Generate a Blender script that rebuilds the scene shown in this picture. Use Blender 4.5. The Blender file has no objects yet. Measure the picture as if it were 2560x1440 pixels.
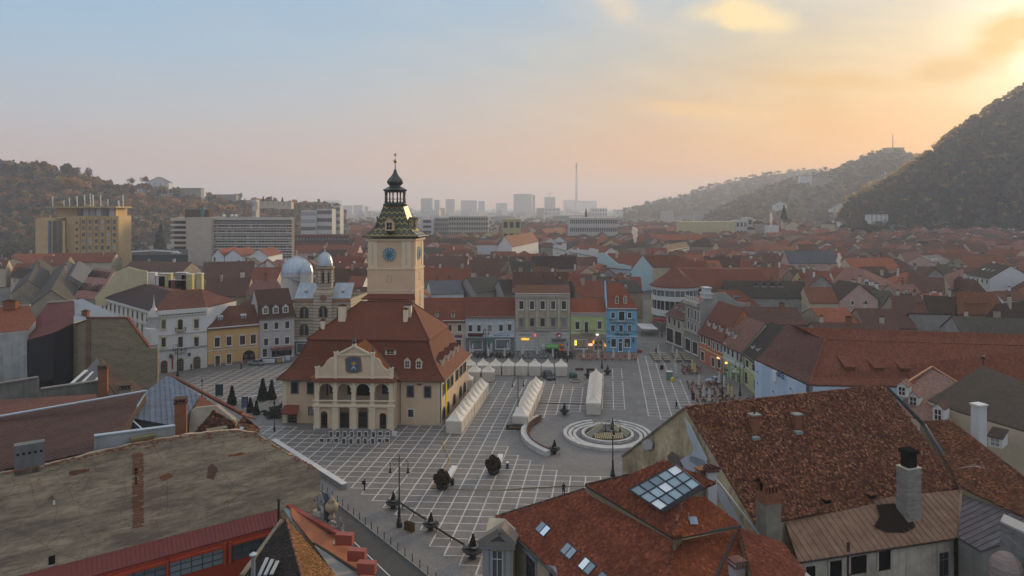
import bpy,math,random
import numpy as np
from mathutils import Vector as V
SC=bpy.context.scene
COL=SC.collection
RND=random.Random(7)
# ------------------------------------------------------------------ camera (level view camera, 45 m above the square)
F,HZ,CH=1720.0,515.0,45.0
cam=bpy.data.cameras.new('camera');cam_o=bpy.data.objects.new('camera',cam);COL.objects.link(cam_o)
cam_o.location=(0,0,CH);cam_o.rotation_euler=(math.pi/2,0,0)
cam.sensor_width=36.0;cam.lens=36.0*F/2560.0
cam.shift_y=-(720.0-HZ)/2560.0
cam.clip_start=1.0;cam.clip_end=30000.0
SC.camera=cam_o
# ------------------------------------------------------------------ sky
def lin(r,g,b):
 f=lambda c:(c/255.0/12.92)if c/255.0<=0.04045 else((c/255.0+0.055)/1.055)**2.4
 return(f(r),f(g),f(b))
SUN_AZ,SUN_EL=math.radians(38.5),math.radians(11.5)
SUN=V((math.sin(SUN_AZ)*math.cos(SUN_EL),math.cos(SUN_AZ)*math.cos(SUN_EL),math.sin(SUN_EL)))
W=bpy.data.worlds.new('World');SC.world=W;W.use_nodes=True
nt=W.node_tree;nt.nodes.clear()
def wn(t,**k):
 n=nt.nodes.new(t)
 for a,b in k.items():setattr(n,a,b)
 return n
def wl(a,b):nt.links.new(a,b)
def wmath(op,a,b=None,clamp=False):
 n=wn('ShaderNodeMath',operation=op);n.use_clamp=clamp
 for i,v in enumerate((a,b)):
  if v is None:continue
  if isinstance(v,(int,float)):n.inputs[i].default_value=v
  else:wl(v,n.inputs[i])
 return n.outputs[0]
def wramp(fac,stops):
 n=wn('ShaderNodeValToRGB');e=n.color_ramp.elements
 while len(e)>1:e.remove(e[-1])
 e[0].position=stops[0][0];e[0].color=(*stops[0][1],1)
 for p,c in stops[1:]:
  x=e.new(p);x.color=(*c,1)
 wl(fac,n.inputs[0]);return n.outputs[0]
def wmix(f,a,b,mode='MIX'):
 n=wn('ShaderNodeMix',data_type='RGBA',blend_type=mode);n.clamp_factor=True
 for i,v in((0,f),(6,a),(7,b)):
  if isinstance(v,(int,float)):n.inputs[i].default_value=v
  elif isinstance(v,tuple):n.inputs[i].default_value=(*v,1)
  else:wl(v,n.inputs[i])
 return n.outputs[2]
tc=wn('ShaderNodeTexCoord');nrm=wn('ShaderNodeVectorMath',operation='NORMALIZE');wl(tc.outputs['Generated'],nrm.inputs[0])
sep=wn('ShaderNodeSeparateXYZ');wl(nrm.outputs[0],sep.inputs[0])
el=wmath('MULTIPLY',wmath('ARCSINE',sep.outputs[2]),180/math.pi)
az=wmath('MULTIPLY',wmath('ARCTAN2',sep.outputs[0],sep.outputs[1]),180/math.pi)
dt=wn('ShaderNodeVectorMath',operation='DOT_PRODUCT');wl(nrm.outputs[0],dt.inputs[0]);dt.inputs[1].default_value=SUN
th=wmath('MULTIPLY',wmath('ARCCOSINE',dt.outputs['Value']),180/math.pi)
e01=wmath('DIVIDE',el,90.0,True)
d=lambda x:x/90.0
far=wramp(e01,[(0,lin(196,166,156)),(d(3),lin(194,170,164)),(d(7),lin(178,184,192)),(d(12),lin(158,186,208)),(d(18),lin(144,180,210)),(d(40),lin(206,212,222)),(1,lin(222,226,232))])  # both ramps: unseen upper sky brightened to lift the light on the town
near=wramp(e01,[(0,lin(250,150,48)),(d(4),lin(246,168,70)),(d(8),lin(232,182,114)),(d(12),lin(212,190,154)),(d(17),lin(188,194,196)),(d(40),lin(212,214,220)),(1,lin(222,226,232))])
wt=wramp(wmath('DIVIDE',th,90.0,True),[(0,(1,1,1)),(d(16),(.95,)*3),(d(26),(.68,)*3),(d(38),(.36,)*3),(d(52),(.14,)*3),(d(72),(.0,)*3)])
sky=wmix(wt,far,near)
glow=wramp(wmath('DIVIDE',th,15.0,True),[(0,(1.0,)*3),(.12,(.7,)*3),(.25,(.30,)*3),(.5,(.06,)*3),(1,(0,)*3)])
sky=wmix(wmath('MULTIPLY',glow,1.0),sky,(1.9,1.65,1.25))
# thin stretched cloud veils, strongest towards the sun
cx=wn('ShaderNodeCombineXYZ');wl(wmath('MULTIPLY',az,.05),cx.inputs[0]);wl(wmath('ADD',wmath('MULTIPLY',el,.22),wmath('MULTIPLY',az,.035)),cx.inputs[1])
nz=wn('ShaderNodeTexNoise');nz.inputs['Scale'].default_value=1.6;nz.inputs['Detail'].default_value=7;nz.inputs['Roughness'].default_value=.55;nz.inputs['Distortion'].default_value=.4
wl(cx.outputs[0],nz.inputs['Vector'])
veil=wramp(nz.outputs[0],[(.42,(0,)*3),(.72,(1,)*3)])
veil_w=wmath('MULTIPLY',wmath('MULTIPLY',veil,wramp(wmath('DIVIDE',th,90.0,True),[(0,(.9,)*3),(d(25),(.6,)*3),(d(50),(.22,)*3),(1,(.12,)*3)])),wramp(e01,[(d(2),(.15,)*3),(d(9),(1,)*3)]))
sky=wmix(wmath('MULTIPLY',veil_w,.55),sky,wmix(wt,lin(205,200,200),lin(255,226,170)))
def cloud(a0,e0,sa,se,seed,col,amt,tilt=0.0):
 """one soft cloud bank round azimuth a0, elevation e0 (degrees)"""
 global sky
 da=wmath('SUBTRACT',az,a0);de=wmath('SUBTRACT',wmath('SUBTRACT',el,e0),wmath('MULTIPLY',da,tilt))
 r2=wmath('ADD',wmath('POWER',wmath('DIVIDE',da,sa),2.0),wmath('POWER',wmath('DIVIDE',de,se),2.0))
 g=wmath('EXPONENT',wmath('MULTIPLY',r2,-1.0))
 c=wn('ShaderNodeCombineXYZ');wl(wmath('MULTIPLY',az,.22),c.inputs[0]);wl(wmath('MULTIPLY',el,.42),c.inputs[1]);c.inputs[2].default_value=seed
 n=wn('ShaderNodeTexNoise');n.inputs['Scale'].default_value=1.5;n.inputs['Detail'].default_value=6;wl(c.outputs[0],n.inputs['Vector'])
 m=wmath('SMOOTH_MAX',wmath('SUBTRACT',wmath('ADD',g,wmath('MULTIPLY',wmath('SUBTRACT',n.outputs[0],.5),1.3)),.28),0.0)
 m=wmath('MULTIPLY',wmath('MULTIPLY',m,1.6,True),wmath('MULTIPLY',g,1.6,True),True)
 sky=wmix(wmath('MULTIPLY',m,amt),sky,col)
cloud(33.0,9.6,3.6,1.3,3.1,lin(220,176,108),.9,.05)
cloud(36.0,11.4,3.0,2.2,1.4,lin(228,180,96),.9,.25)
cloud(19.0,14.8,4.6,1.8,5.2,lin(255,226,168),.95,-.15)
cloud(8.5,16.4,2.2,1.5,8.2,lin(244,216,180),.6,-.3)
cloud(26.0,9.2,7.0,.8,2.7,lin(226,178,108),.7,-.12)
cloud(15.5,7.6,7.5,.8,6.7,lin(246,196,130),.6,-.10)
st=wn('ShaderNodeTexSky',sky_type='NISHITA');st.sun_disc=False;st.sun_elevation=SUN_EL;st.sun_rotation=SUN_AZ;st.altitude=600;st.dust_density=2.0
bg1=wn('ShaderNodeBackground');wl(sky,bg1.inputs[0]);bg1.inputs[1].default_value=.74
bg2=wn('ShaderNodeBackground');wl(st.outputs[0],bg2.inputs[0]);bg2.inputs[1].default_value=.05*.1
add=wn('ShaderNodeAddShader');wl(bg1.outputs[0],add.inputs[0]);wl(bg2.outputs[0],add.inputs[1])
wo=wn('ShaderNodeOutputWorld');wl(add.outputs[0],wo.inputs[0])
# ------------------------------------------------------------------ sun: low, veiled by cloud
sl=bpy.data.lights.new('sun','SUN');sl.energy=2.7;sl.angle=math.radians(10);sl.color=(1.0,.74,.42)
so=bpy.data.objects.new('sun',sl);COL.objects.link(so);so.rotation_euler=(-SUN).to_track_quat('-Z','Y').to_euler();so.location=(300,400,300)
SC.view_settings.view_transform='Standard';SC.view_settings.look='None';SC.view_settings.exposure=0.5;SC.view_settings.gamma=1.0;SC.view_settings.use_curve_mapping=False
SC.cycles.max_bounces=5;SC.cycles.diffuse_bounces=2;SC.cycles.glossy_bounces=2;SC.cycles.transmission_bounces=3;SC.cycles.volume_bounces=1;SC.cycles.transparent_max_bounces=6
SC.cycles.use_denoising=True
SC.cycles.caustics_reflective=False;SC.cycles.caustics_refractive=False
# ------------------------------------------------------------------ places: a pixel of the 2560 wide photograph -> a point of the town
def G(px,py,z=0.0):
 y=(CH-z)*F/(py-HZ);return V(((px-1280)*y/F,y,z))
def D(px,py,y):return V(((px-1280)*y/F,y,CH-(py-HZ)*y/F))
def pix(p):return(1280+F*p[0]/p[1],HZ+(CH-p[2])*F/p[1])
class Pl:
 """plane through three points; hit(px, py) is where the sight line meets it"""
 def __init__(s,a,b,c):
  s.p=V(a);s.n=(V(b)-V(a)).cross(V(c)-V(a)).normalized()
  if s.n.z<0:s.n=-s.n
 def hit(s,px,py,off=0.0):
  d=V(((px-1280)/F,1,(HZ-py)/F));o=V((0,0,CH))
  return o+d*((s.p+s.n*off-o).dot(s.n)/d.dot(s.n))
def flat(pts):
 """the same outline moved onto its best plane along the sight lines"""
 a=np.array([tuple(p)for p in pts]);c=a.mean(0);n=V(np.linalg.svd(a-c)[2][2]);o=V((0,0,CH));c=V(c)
 return[o+(V(p)-o)*((c-o).dot(n)/(V(p)-o).dot(n))for p in pts]
 # ------------------------------------------------------------------ objects
def put(o,parent=None,label=None,cat=None,group=None,kind=None):
 COL.objects.link(o)
 if parent is not None:o.parent=parent
 if label:o['label']=label
 if cat:o['category']=cat
 if group:o['group']=group
 if kind:o['kind']=kind
 return o
def thing(name,label,cat,loc=(0,0,0),rz=0.0,group=None):
 o=bpy.data.objects.new(name,None);o.location=loc;o.rotation_euler=(0,0,rz);o.empty_display_size=.5
 return put(o,None,label,cat,group)
def kids(o):return[c for c in bpy.data.objects if c.parent==o]
def copy_tree(src,ch,loc,rz=0.0,label=None,group=None,scale=None):
 """a copy of a thing, its parts and their sub-parts; ch = [(part, [sub-parts])]"""
 r=src.copy();COL.objects.link(r);r.location=loc;r.rotation_euler=(0,0,rz)
 if label:r['label']=label
 if group:r['group']=group
 if scale:r.scale=(scale,)*3
 for c,sub in ch:
  k=c.copy();COL.objects.link(k);k.parent=r
  for s in sub:
   q=s.copy();COL.objects.link(q);q.parent=k
 return r
def tree_of(o):
 allc={}
 for c in bpy.data.objects:
  if c.parent:allc.setdefault(c.parent.name,[]).append(c)
 return[(c,allc.get(c.name,[]))for c in allc.get(o.name,[])]
def base_of(o):
 p=V((0,0,0))
 while o is not None:p=p+V(o.location);o=o.parent
 return p
class MB:
 """collects faces in world (or local) coordinates; build() links them as ONE mesh"""
 def __init__(s):s.v=[];s.f=[];s.m=[];s.cur=0
 def poly(s,pts):
  i=len(s.v);s.v+=[tuple(p)for p in pts];s.f.append(tuple(range(i,i+len(pts))));s.m.append(s.cur);return s
 def quad(s,a,b,c,d):return s.poly((a,b,c,d))
 def hexa(s,lo,hi):
  i=len(s.v);n=len(lo);s.v+=[tuple(p)for p in lo]+[tuple(p)for p in hi]
  s.f.append(tuple(range(i+n-1,i-1,-1)));s.f.append(tuple(range(i+n,i+2*n)))
  for k in range(n):
   j=(k+1)%n;s.f.append((i+k,i+j,i+n+j,i+n+k))
  s.m+=[s.cur]*(n+2);return s
 def box(s,c,sx,sy,sz,rz=0.0):
  """box standing on c"""
  ca,sa=math.cos(rz),math.sin(rz)
  q=[(-sx/2,-sy/2),(sx/2,-sy/2),(sx/2,sy/2),(-sx/2,sy/2)]
  b=[(c[0]+x*ca-y*sa,c[1]+x*sa+y*ca)for x,y in q]
  return s.hexa([(x,y,c[2])for x,y in b],[(x,y,c[2]+sz)for x,y in b])
 def prism(s,pts,z0,z1):return s.hexa([(p[0],p[1],z0)for p in pts],[(p[0],p[1],z1)for p in pts])
 def slab(s,pts,t=.18,n=None):
  """thick sheet under a polygon"""
  n=V(n)if n is not None else V((0,0,1))
  a=(V(pts[1])-V(pts[0])).cross(V(pts[2])-V(pts[0]))
  pts=[V(p)for p in pts]
  if a.dot(n)<0:pts=pts[::-1]
  return s.hexa([p-n*t for p in pts],pts)
 def bar(s,a,b,w,h=None,up=(0,0,1)):
  a,b=V(a),V(b);d=(b-a).normalized();u=V(up)
  if abs(d.dot(u))>.98:u=V((1,0,0))
  x=d.cross(u).normalized();z=x.cross(d).normalized();h=h or w
  q=[(-w/2,-h/2),(w/2,-h/2),(w/2,h/2),(-w/2,h/2)]
  return s.hexa([a+x*i+z*j for i,j in q],[b+x*i+z*j for i,j in q])
 def tube(s,pts,r,n=6):
  pts=[V(p)for p in pts];rs=r if isinstance(r,(list,tuple))else[r]*len(pts);i0=len(s.v)
  for k,p in enumerate(pts):
   d=(pts[min(k+1,len(pts)-1)]-pts[max(k-1,0)]).normalized();u=V((0,0,1))if abs(d.z)<.95 else V((1,0,0))
   x=d.cross(u).normalized();y=d.cross(x)
   s.v+=[tuple(p+(x*math.cos(2*math.pi*j/n)+y*math.sin(2*math.pi*j/n))*rs[k])for j in range(n)]
  for k in range(len(pts)-1):
   for j in range(n):
    a=i0+k*n+j;b=i0+k*n+(j+1)%n;s.f.append((a,b,b+n,a+n));s.m.append(s.cur)
  s.f.append(tuple(i0+j for j in range(n)));s.f.append(tuple(i0+(len(pts)-1)*n+j for j in reversed(range(n))));s.m+=[s.cur]*2
  return s
 def lathe(s,c,prof,n=12,sy=1.0,ph=0.0):
  i0=len(s.v)
  for r,z in prof:s.v+=[(c[0]+r*math.cos(ph+2*math.pi*j/n),c[1]+sy*r*math.sin(ph+2*math.pi*j/n),c[2]+z)for j in range(n)]
  for k in range(len(prof)-1):
   for j in range(n):
    a=i0+k*n+j;b=i0+k*n+(j+1)%n;s.f.append((a,b,b+n,a+n));s.m.append(s.cur)
  s.f.append(tuple(i0+j for j in reversed(range(n))));s.f.append(tuple(i0+(len(prof)-1)*n+j for j in range(n)));s.m+=[s.cur]*2
  return s
 def ball(s,c,r,n=8,m=5,sz=1.0):
  return s.lathe(c,[(max(r*math.sin(math.pi*k/m),.004),-r*sz*math.cos(math.pi*k/m))for k in range(m+1)],n)
 def each(s,name,mats,parent=None,**k):
  """link every separate piece as an object of its own"""
  par=list(range(len(s.v)))
  def fd(i):
   while par[i]!=i:par[i]=par[par[i]];i=par[i]
   return i
  for f in s.f:
   a=fd(f[0])
   for i in f[1:]:par[fd(i)]=a
  isl={}
  for n,f in enumerate(s.f):isl.setdefault(fd(f[0]),[]).append(n)
  r=[]
  for ns in isl.values():
   q=MB();mp={}
   for n in ns:
    q.f.append(tuple(mp.setdefault(i,len(mp))for i in s.f[n]));q.m.append(s.m[n])
   q.v=[s.v[i]for i in mp];r.append(q.build(name,mats,parent,**k))
  return r
 def build(s,name,mats,parent=None,label=None,cat=None,group=None,kind=None,smooth=False,uv=True,local=False):
  if parent is not None and not local:
   b=base_of(parent);s.v=[(x-b.x,y-b.y,z-b.z)for x,y,z in s.v]
  me=bpy.data.meshes.new(name);me.from_pydata(s.v,[],s.f)
  mats=mats if isinstance(mats,(list,tuple))else[mats]
  for m in mats:me.materials.append(m)
  if len(mats)>1:me.polygons.foreach_set('material_index',s.m)
  if uv:auto_uv(me)
  if smooth:me.polygons.foreach_set('use_smooth',[True]*len(me.polygons))
  me.update()
  return put(bpy.data.objects.new(name,me),parent,label,cat,group,kind)
def auto_uv(me):
 """UV in metres: u level along each face, v up its slope"""
 n=len(me.loops);co=np.empty(len(me.vertices)*3,np.float32);me.vertices.foreach_get('co',co);co=co.reshape(-1,3)
 li=np.empty(n,np.int32);me.loops.foreach_get('vertex_index',li)
 tot=np.empty(len(me.polygons),np.int32);me.polygons.foreach_get('loop_total',tot)
 no=np.empty(len(me.polygons)*3,np.float32);me.polygons.foreach_get('normal',no);no=np.repeat(no.reshape(-1,3),tot,axis=0)
 u=np.stack([-no[:,1],no[:,0],np.zeros(n)],1);l=np.linalg.norm(u,axis=1);flat=l<.02
 u[flat]=(1,0,0);u/=np.linalg.norm(u,axis=1)[:,None]
 v=np.cross(no,u);p=co[li]
 uv=np.stack([(p*u).sum(1),(p*v).sum(1)],1).astype(np.float32)
 me.uv_layers.new(name='uv').data.foreach_set('uv',uv.ravel())
def raw(name,verts,faces,mat,parent=None,**k):
 me=bpy.data.meshes.new(name);me.from_pydata(verts,[],faces)
 for m in(mat if isinstance(mat,(list,tuple))else[mat]):me.materials.append(m)
 return put(bpy.data.objects.new(name,me),parent,**k)
def tri_mesh(name,co,quads,mat,parent=None,attr=None,**k):
 """fast mesh of separate quads from numpy arrays: co (n*4,3)"""
 me=bpy.data.meshes.new(name);n=len(co)//4
 me.vertices.add(len(co));me.vertices.foreach_set('co',co.astype(np.float32).ravel())
 me.loops.add(n*4);me.loops.foreach_set('vertex_index',np.arange(n*4,dtype=np.int32))
 me.polygons.add(n);me.polygons.foreach_set('loop_start',np.arange(0,n*4,4,dtype=np.int32));me.polygons.foreach_set('loop_total',np.full(n,4,np.int32))
 me.materials.append(mat);me.update(calc_edges=True)
 return put(bpy.data.objects.new(name,me),parent,**k)
def text(s,size,loc,rz,mat,name='lettering',parent=None,depth=.05,tilt=math.pi/2,align='CENTER',bold=0.0,**k):
 c=bpy.data.curves.new('letters','FONT');c.body=s;c.size=size;c.extrude=depth;c.offset=bold;c.align_x=align;c.align_y='CENTER'
 c.resolution_u=2
 o=bpy.data.objects.new('letters',c);COL.objects.link(o)
 me=bpy.data.meshes.new_from_object(o.evaluated_get(bpy.context.evaluated_depsgraph_get()));bpy.data.objects.remove(o);bpy.data.curves.remove(c)
 me.name=name;me.materials.clear();me.materials.append(mat)
 r=bpy.data.objects.new(name,me);r.location=V(loc)-(base_of(parent)if parent is not None else V((0,0,0)));r.rotation_euler=(tilt,0,rz)
 return put(r,parent,**k)
 # ------------------------------------------------------------------ materials
MC={}
def _new(name):
 m=bpy.data.materials.new(name);m.use_nodes=True;t=m.node_tree
 return m,t,t.nodes['Principled BSDF']
def _noise(t,vec,scale,detail=4,rough=.6):
 n=t.nodes.new('ShaderNodeTexNoise');n.inputs['Scale'].default_value=scale;n.inputs['Detail'].default_value=detail;n.inputs['Roughness'].default_value=rough
 if vec is not None:t.links.new(vec,n.inputs['Vector'])
 return n.outputs[0]
def _ramp(t,fac,stops):
 n=t.nodes.new('ShaderNodeValToRGB');e=n.color_ramp.elements
 while len(e)>1:e.remove(e[-1])
 e[0].position=stops[0][0];c=stops[0][1];e[0].color=(*c,1)if isinstance(c,tuple)else(c,c,c,1)
 for p,c in stops[1:]:
  x=e.new(p);x.color=(*c,1)if isinstance(c,tuple)else(c,c,c,1)
 t.links.new(fac,n.inputs[0]);return n.outputs[0]
def _mix(t,f,a,b,mode='MIX'):
 n=t.nodes.new('ShaderNodeMix');n.data_type='RGBA';n.blend_type=mode
 for i,v in((0,f),(6,a),(7,b)):
  if isinstance(v,(int,float)):n.inputs[i].default_value=v
  elif isinstance(v,tuple):n.inputs[i].default_value=(*v,1)
  else:t.links.new(v,n.inputs[i])
 return n.outputs[2]
def _bump(t,b,h,dist=.02,strength=.6):
 n=t.nodes.new('ShaderNodeBump');n.inputs['Distance'].default_value=dist;n.inputs['Strength'].default_value=strength
 t.links.new(h,n.inputs['Height']);t.links.new(n.outputs[0],b.inputs['Normal'])
def _geo(t):return t.nodes.new('ShaderNodeNewGeometry')
def _uv(t,sx=1,sy=1):
 u=t.nodes.new('ShaderNodeTexCoord');m=t.nodes.new('ShaderNodeMapping');m.inputs['Scale'].default_value=(sx,sy,1);t.links.new(u.outputs['UV'],m.inputs[0]);return m.outputs[0]
def mul(c,k):return tuple(min(x*k,1.0)for x in c)
def plain(c,rough=.6,metal=0.0,var=.12,scale=1.5):
 key=('p',c,rough,metal,var,scale)
 if key in MC:return MC[key]
 m,t,b=_new('paint');g=_geo(t)
 if var:t.links.new(_mix(t,_noise(t,g.outputs['Position'],scale),mul(c,1-var),mul(c,1+var)),b.inputs[0])
 else:b.inputs[0].default_value=(*c,1)
 b.inputs['Roughness'].default_value=rough;b.inputs['Metallic'].default_value=metal
 if rough>.55:b.inputs['Specular IOR Level'].default_value=.12 if rough<.65 else 0
 MC[key]=m;return m
def plaster(c,dirt=.25,scale=.35,stain=None):
 """limewashed wall: cloudy tone, rain streaks, fine grain"""
 key=('w',c,dirt,scale,stain)
 if key in MC:return MC[key]
 m,t,b=_new('plaster');g=_geo(t);p=g.outputs['Position']
 n1=_noise(t,p,scale,6,.65);col=_mix(t,_ramp(t,n1,[(.3,0.0),(.7,1.0)]),mul(c,1-dirt*.7),mul(c,1+dirt*.25))
 mp=t.nodes.new('ShaderNodeMapping');mp.inputs['Scale'].default_value=(1.6,1.6,.12);t.links.new(p,mp.inputs[0])
 st=_ramp(t,_noise(t,mp.outputs[0],1.0,5,.7),[(.52,0.0),(.75,1.0)])
 col=_mix(t,_mix(t,st,(0,0,0),(dirt,)*3),col,stain or mul(c,.45))
 t.links.new(col,b.inputs[0]);b.inputs['Roughness'].default_value=.9;b.inputs['Specular IOR Level'].default_value=.15
 _bump(t,b,_noise(t,p,9,3),.012,.5)
 MC[key]=m;return m
def oldwall(c1,c2,brick=(.20,.075,.035)):
 """weathered render with bare brick showing through"""
 key=('ow',c1,c2,brick)
 if key in MC:return MC[key]
 m,t,b=_new('weathered_render');g=_geo(t);p=g.outputs['Position'];uv=_uv(t)
 mp=t.nodes.new('ShaderNodeMapping');mp.inputs['Scale'].default_value=(.32,.32,1.7);t.links.new(p,mp.inputs[0])
 a=_noise(t,mp.outputs[0],.55,9,.68);col=_mix(t,_ramp(t,a,[(.38,0.0),(.62,1.0)]),c1,c2)
 f=_noise(t,mp.outputs[0],2.4,8,.75);col=_mix(t,_ramp(t,f,[(.36,.6),(.56,0.0)]),col,mul(c1,.6))
 sc_=_ramp(t,_noise(t,mp.outputs[0],4.5,6,.8),[(.60,0.0),(.72,.5)]);col=_mix(t,sc_,col,mul(c2,1.5))
 br=t.nodes.new('ShaderNodeTexBrick');br.inputs['Scale'].default_value=1.0;br.inputs['Brick Width'].default_value=.28;br.inputs['Row Height'].default_value=.085;br.inputs['Mortar Size'].default_value=.012
 br.inputs['Color1'].default_value=(*mul(brick,1.3),1);br.inputs['Color2'].default_value=(*mul(brick,.7),1);br.inputs['Mortar'].default_value=(*c2,1);t.links.new(uv,br.inputs[0])
 k=_noise(t,p,.42,8,.72);col=_mix(t,_ramp(t,k,[(.63,0.0),(.68,.8)]),col,br.outputs[0])
 vo=t.nodes.new('ShaderNodeTexVoronoi');vo.feature='DISTANCE_TO_EDGE';vo.inputs['Scale'].default_value=.33;vn=t.nodes.new('ShaderNodeTexNoise');vn.inputs['Scale'].default_value=.9;vn.inputs['Detail'].default_value=5;t.links.new(p,vn.inputs['Vector']);t.links.new(_mix(t,.55,p,vn.outputs['Color'],'ADD'),vo.inputs['Vector'])
 col=_mix(t,_ramp(t,vo.outputs['Distance'],[(.0,.55),(.012,0.0)]),col,mul(c1,.4))
 t.links.new(col,b.inputs[0]);b.inputs['Roughness'].default_value=.95;b.inputs['Specular IOR Level'].default_value=.1
 _bump(t,b,f,.025,.7)
 MC[key]=m;return m
def tiles(c,var=.35,tw=.22,th=.34,moss=0.0,patch=.3,rough=.8):
 """tiled slope seen from far: courses and single tiles on metre UVs, patched and weathered"""
 key=('t',c,var,tw,th,moss,patch)
 if key in MC:return MC[key]
 m,t,b=_new('roof_tile');uv=_uv(t);g=_geo(t);p=g.outputs['Position']
 br=t.nodes.new('ShaderNodeTexBrick');br.inputs['Scale'].default_value=1.0;br.inputs['Brick Width'].default_value=tw;br.inputs['Row Height'].default_value=th;br.inputs['Mortar Size'].default_value=.022;br.inputs['Mortar Smooth'].default_value=.6
 br.inputs['Color1'].default_value=(*mul(c,1+var),1);br.inputs['Color2'].default_value=(*mul(c,1-var),1);br.inputs['Mortar'].default_value=(*mul(c,.42),1);t.links.new(uv,br.inputs[0])
 col=br.outputs[0]
 wv=t.nodes.new('ShaderNodeTexWave');wv.bands_direction='Y';wv.wave_profile='SAW';wv.inputs['Scale'].default_value=1.0/(th*2)*.314*2;wv.inputs['Distortion'].default_value=.6;wv.inputs['Detail'].default_value=1;t.links.new(uv,wv.inputs[0])
 a=_noise(t,p,.22,8,.7);col=_mix(t,_ramp(t,a,[(.38,patch),(.62,0.0)]),col,mul(c,.45))
 a2=_noise(t,p,.6,6,.7);col=_mix(t,_ramp(t,a2,[(.58,0.0),(.75,patch)]),col,tuple(min(1,x*1.7+.015)for x in c))
 f=_noise(t,uv,2.6,4,.8);col=_mix(t,_ramp(t,f,[(.3,0.35),(.55,0.0)]),col,mul(c,.4))
 if moss:col=_mix(t,_ramp(t,_noise(t,p,.5,7,.75),[(.45,0.0),(.7,moss)]),col,(.055,.052,.042))
 t.links.new(col,b.inputs[0]);b.inputs['Roughness'].default_value=rough;b.inputs['Specular IOR Level'].default_value=.2
 _bump(t,b,_mix(t,.4,wv.outputs[1],br.outputs[1],'SUBTRACT'),.05,.7)
 MC[key]=m;return m
def tile_piece(c,var=.5,odd=(.35,.13,.06),dark=.35,grey=0.0):
 """single real tiles: each its own tone"""
 key=('tp',c,var,odd,dark,grey)
 if key in MC:return MC[key]
 m,t,b=_new('clay_tile');g=_geo(t);r=g.outputs['Random Per Island']
 col=_ramp(t,r,[(0,mul(c,dark)),(.3,mul(c,1-var*.5)),(.6,c),(.86,mul(c,1+var)),(.95,odd),(1,mul(odd,1.5))])
 a=_noise(t,g.outputs['Position'],.35,7,.7);col=_mix(t,_ramp(t,a,[(.38,.55),(.58,0.0)]),col,mul(c,.45))
 if grey:col=_mix(t,_ramp(t,_noise(t,g.outputs['Position'],.7,6,.75),[(.45,0.0),(.68,grey)]),col,(.07,.062,.05))
 col=_mix(t,_ramp(t,_noise(t,g.outputs['Position'],7,4,.7),[(.35,.4),(.6,0.0)]),col,mul(c,.4))
 t.links.new(col,b.inputs[0]);b.inputs['Roughness'].default_value=.85;b.inputs['Specular IOR Level'].default_value=.15
 MC[key]=m;return m
def sheet_metal(c,rust=(.12,.06,.035),amt=.5,rough=.45,metal=.3):
 key=('sm',c,rust,amt,rough)
 if key in MC:return MC[key]
 m,t,b=_new('sheet_metal');g=_geo(t);uv=_uv(t,1,.25)
 n=_noise(t,g.outputs['Position'],.8,8,.7);col=_mix(t,_ramp(t,n,[(.35,amt),(.65,0.0)]),c,rust)
 col=_mix(t,_ramp(t,g.outputs['Random Per Island'],[(0,.30),(1,0.0)]),col,mul(c,.45))
 oi=t.nodes.new('ShaderNodeObjectInfo');col=_mix(t,_ramp(t,oi.outputs['Random'],[(0,.35),(.6,0.0)]),col,mul(rust,.8))
 t.links.new(col,b.inputs[0]);b.inputs['Metallic'].default_value=metal
 t.links.new(_ramp(t,n,[(.3,rough+.3),(.7,rough)]),b.inputs['Roughness'])
 _bump(t,b,_noise(t,uv,3,3),.01,.4)
 MC[key]=m;return m
def glass(c=(.02,.028,.035),rough=.08):
 key=('g',c,rough)
 if key in MC:return MC[key]
 m,t,b=_new('window_glass');oi=t.nodes.new('ShaderNodeObjectInfo')
 t.links.new(_ramp(t,oi.outputs['Random'],[(0,mul(c,.5)),(.6,c),(.78,mul(c,1.8)),(.9,tuple(min(1,x*2.2+.09)for x in c)),(1,tuple(min(1,x*2.5+.2)for x in c))]),b.inputs[0])
 b.inputs['Roughness'].default_value=rough;b.inputs['IOR'].default_value=1.5
 MC[key]=m;return m
def emit(c,s=1.0):
 key=('e',c,s)
 if key in MC:return MC[key]
 m,t,b=_new('lit');b.inputs[0].default_value=(*mul(c,.5),1);b.inputs['Emission Color'].default_value=(*c,1);b.inputs['Emission Strength'].default_value=s
 MC[key]=m;return m
def leaf(cols,transl=.35,big=.03):
 key=('l',tuple(cols),transl)
 if key in MC:return MC[key]
 m,t,b=_new('leaves');g=_geo(t);n=len(cols)
 col=_ramp(t,g.outputs['Random Per Island'],[(i/(n-1),c)for i,c in enumerate(cols)])
 col=_mix(t,_ramp(t,_noise(t,g.outputs['Position'],big,3),[(.35,0.0),(.65,.8)]),col,mul(cols[n//2],.7))
 t.links.new(col,b.inputs[0]);b.inputs['Roughness'].default_value=.8
 tr=t.nodes.new('ShaderNodeBsdfTranslucent');t.links.new(col,tr.inputs[0]);mx=t.nodes.new('ShaderNodeMixShader');mx.inputs[0].default_value=transl
 o=t.nodes['Material Output'];t.links.new(b.outputs[0],mx.inputs[1]);t.links.new(tr.outputs[0],mx.inputs[2]);t.links.new(mx.outputs[0],o.inputs[0])
 MC[key]=m;return m
WHITE=(.62,.60,.57);STONE=(.42,.38,.32);DARKW=(.035,.028,.024);IRON=(.012,.013,.014)
M_WHITE=plain(WHITE,.7);M_STONE=plaster(STONE,.3);M_IRON=plain(IRON,.5,.2,0);M_DARK=plain((.012,.011,.011),.7,0,0);M_GLASS=glass()
M_BROWN=plain((.05,.028,.018),.6);M_SASH=plain((.10,.085,.07),.6);M_CREAM=plaster((.55,.45,.33),.15)
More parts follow.
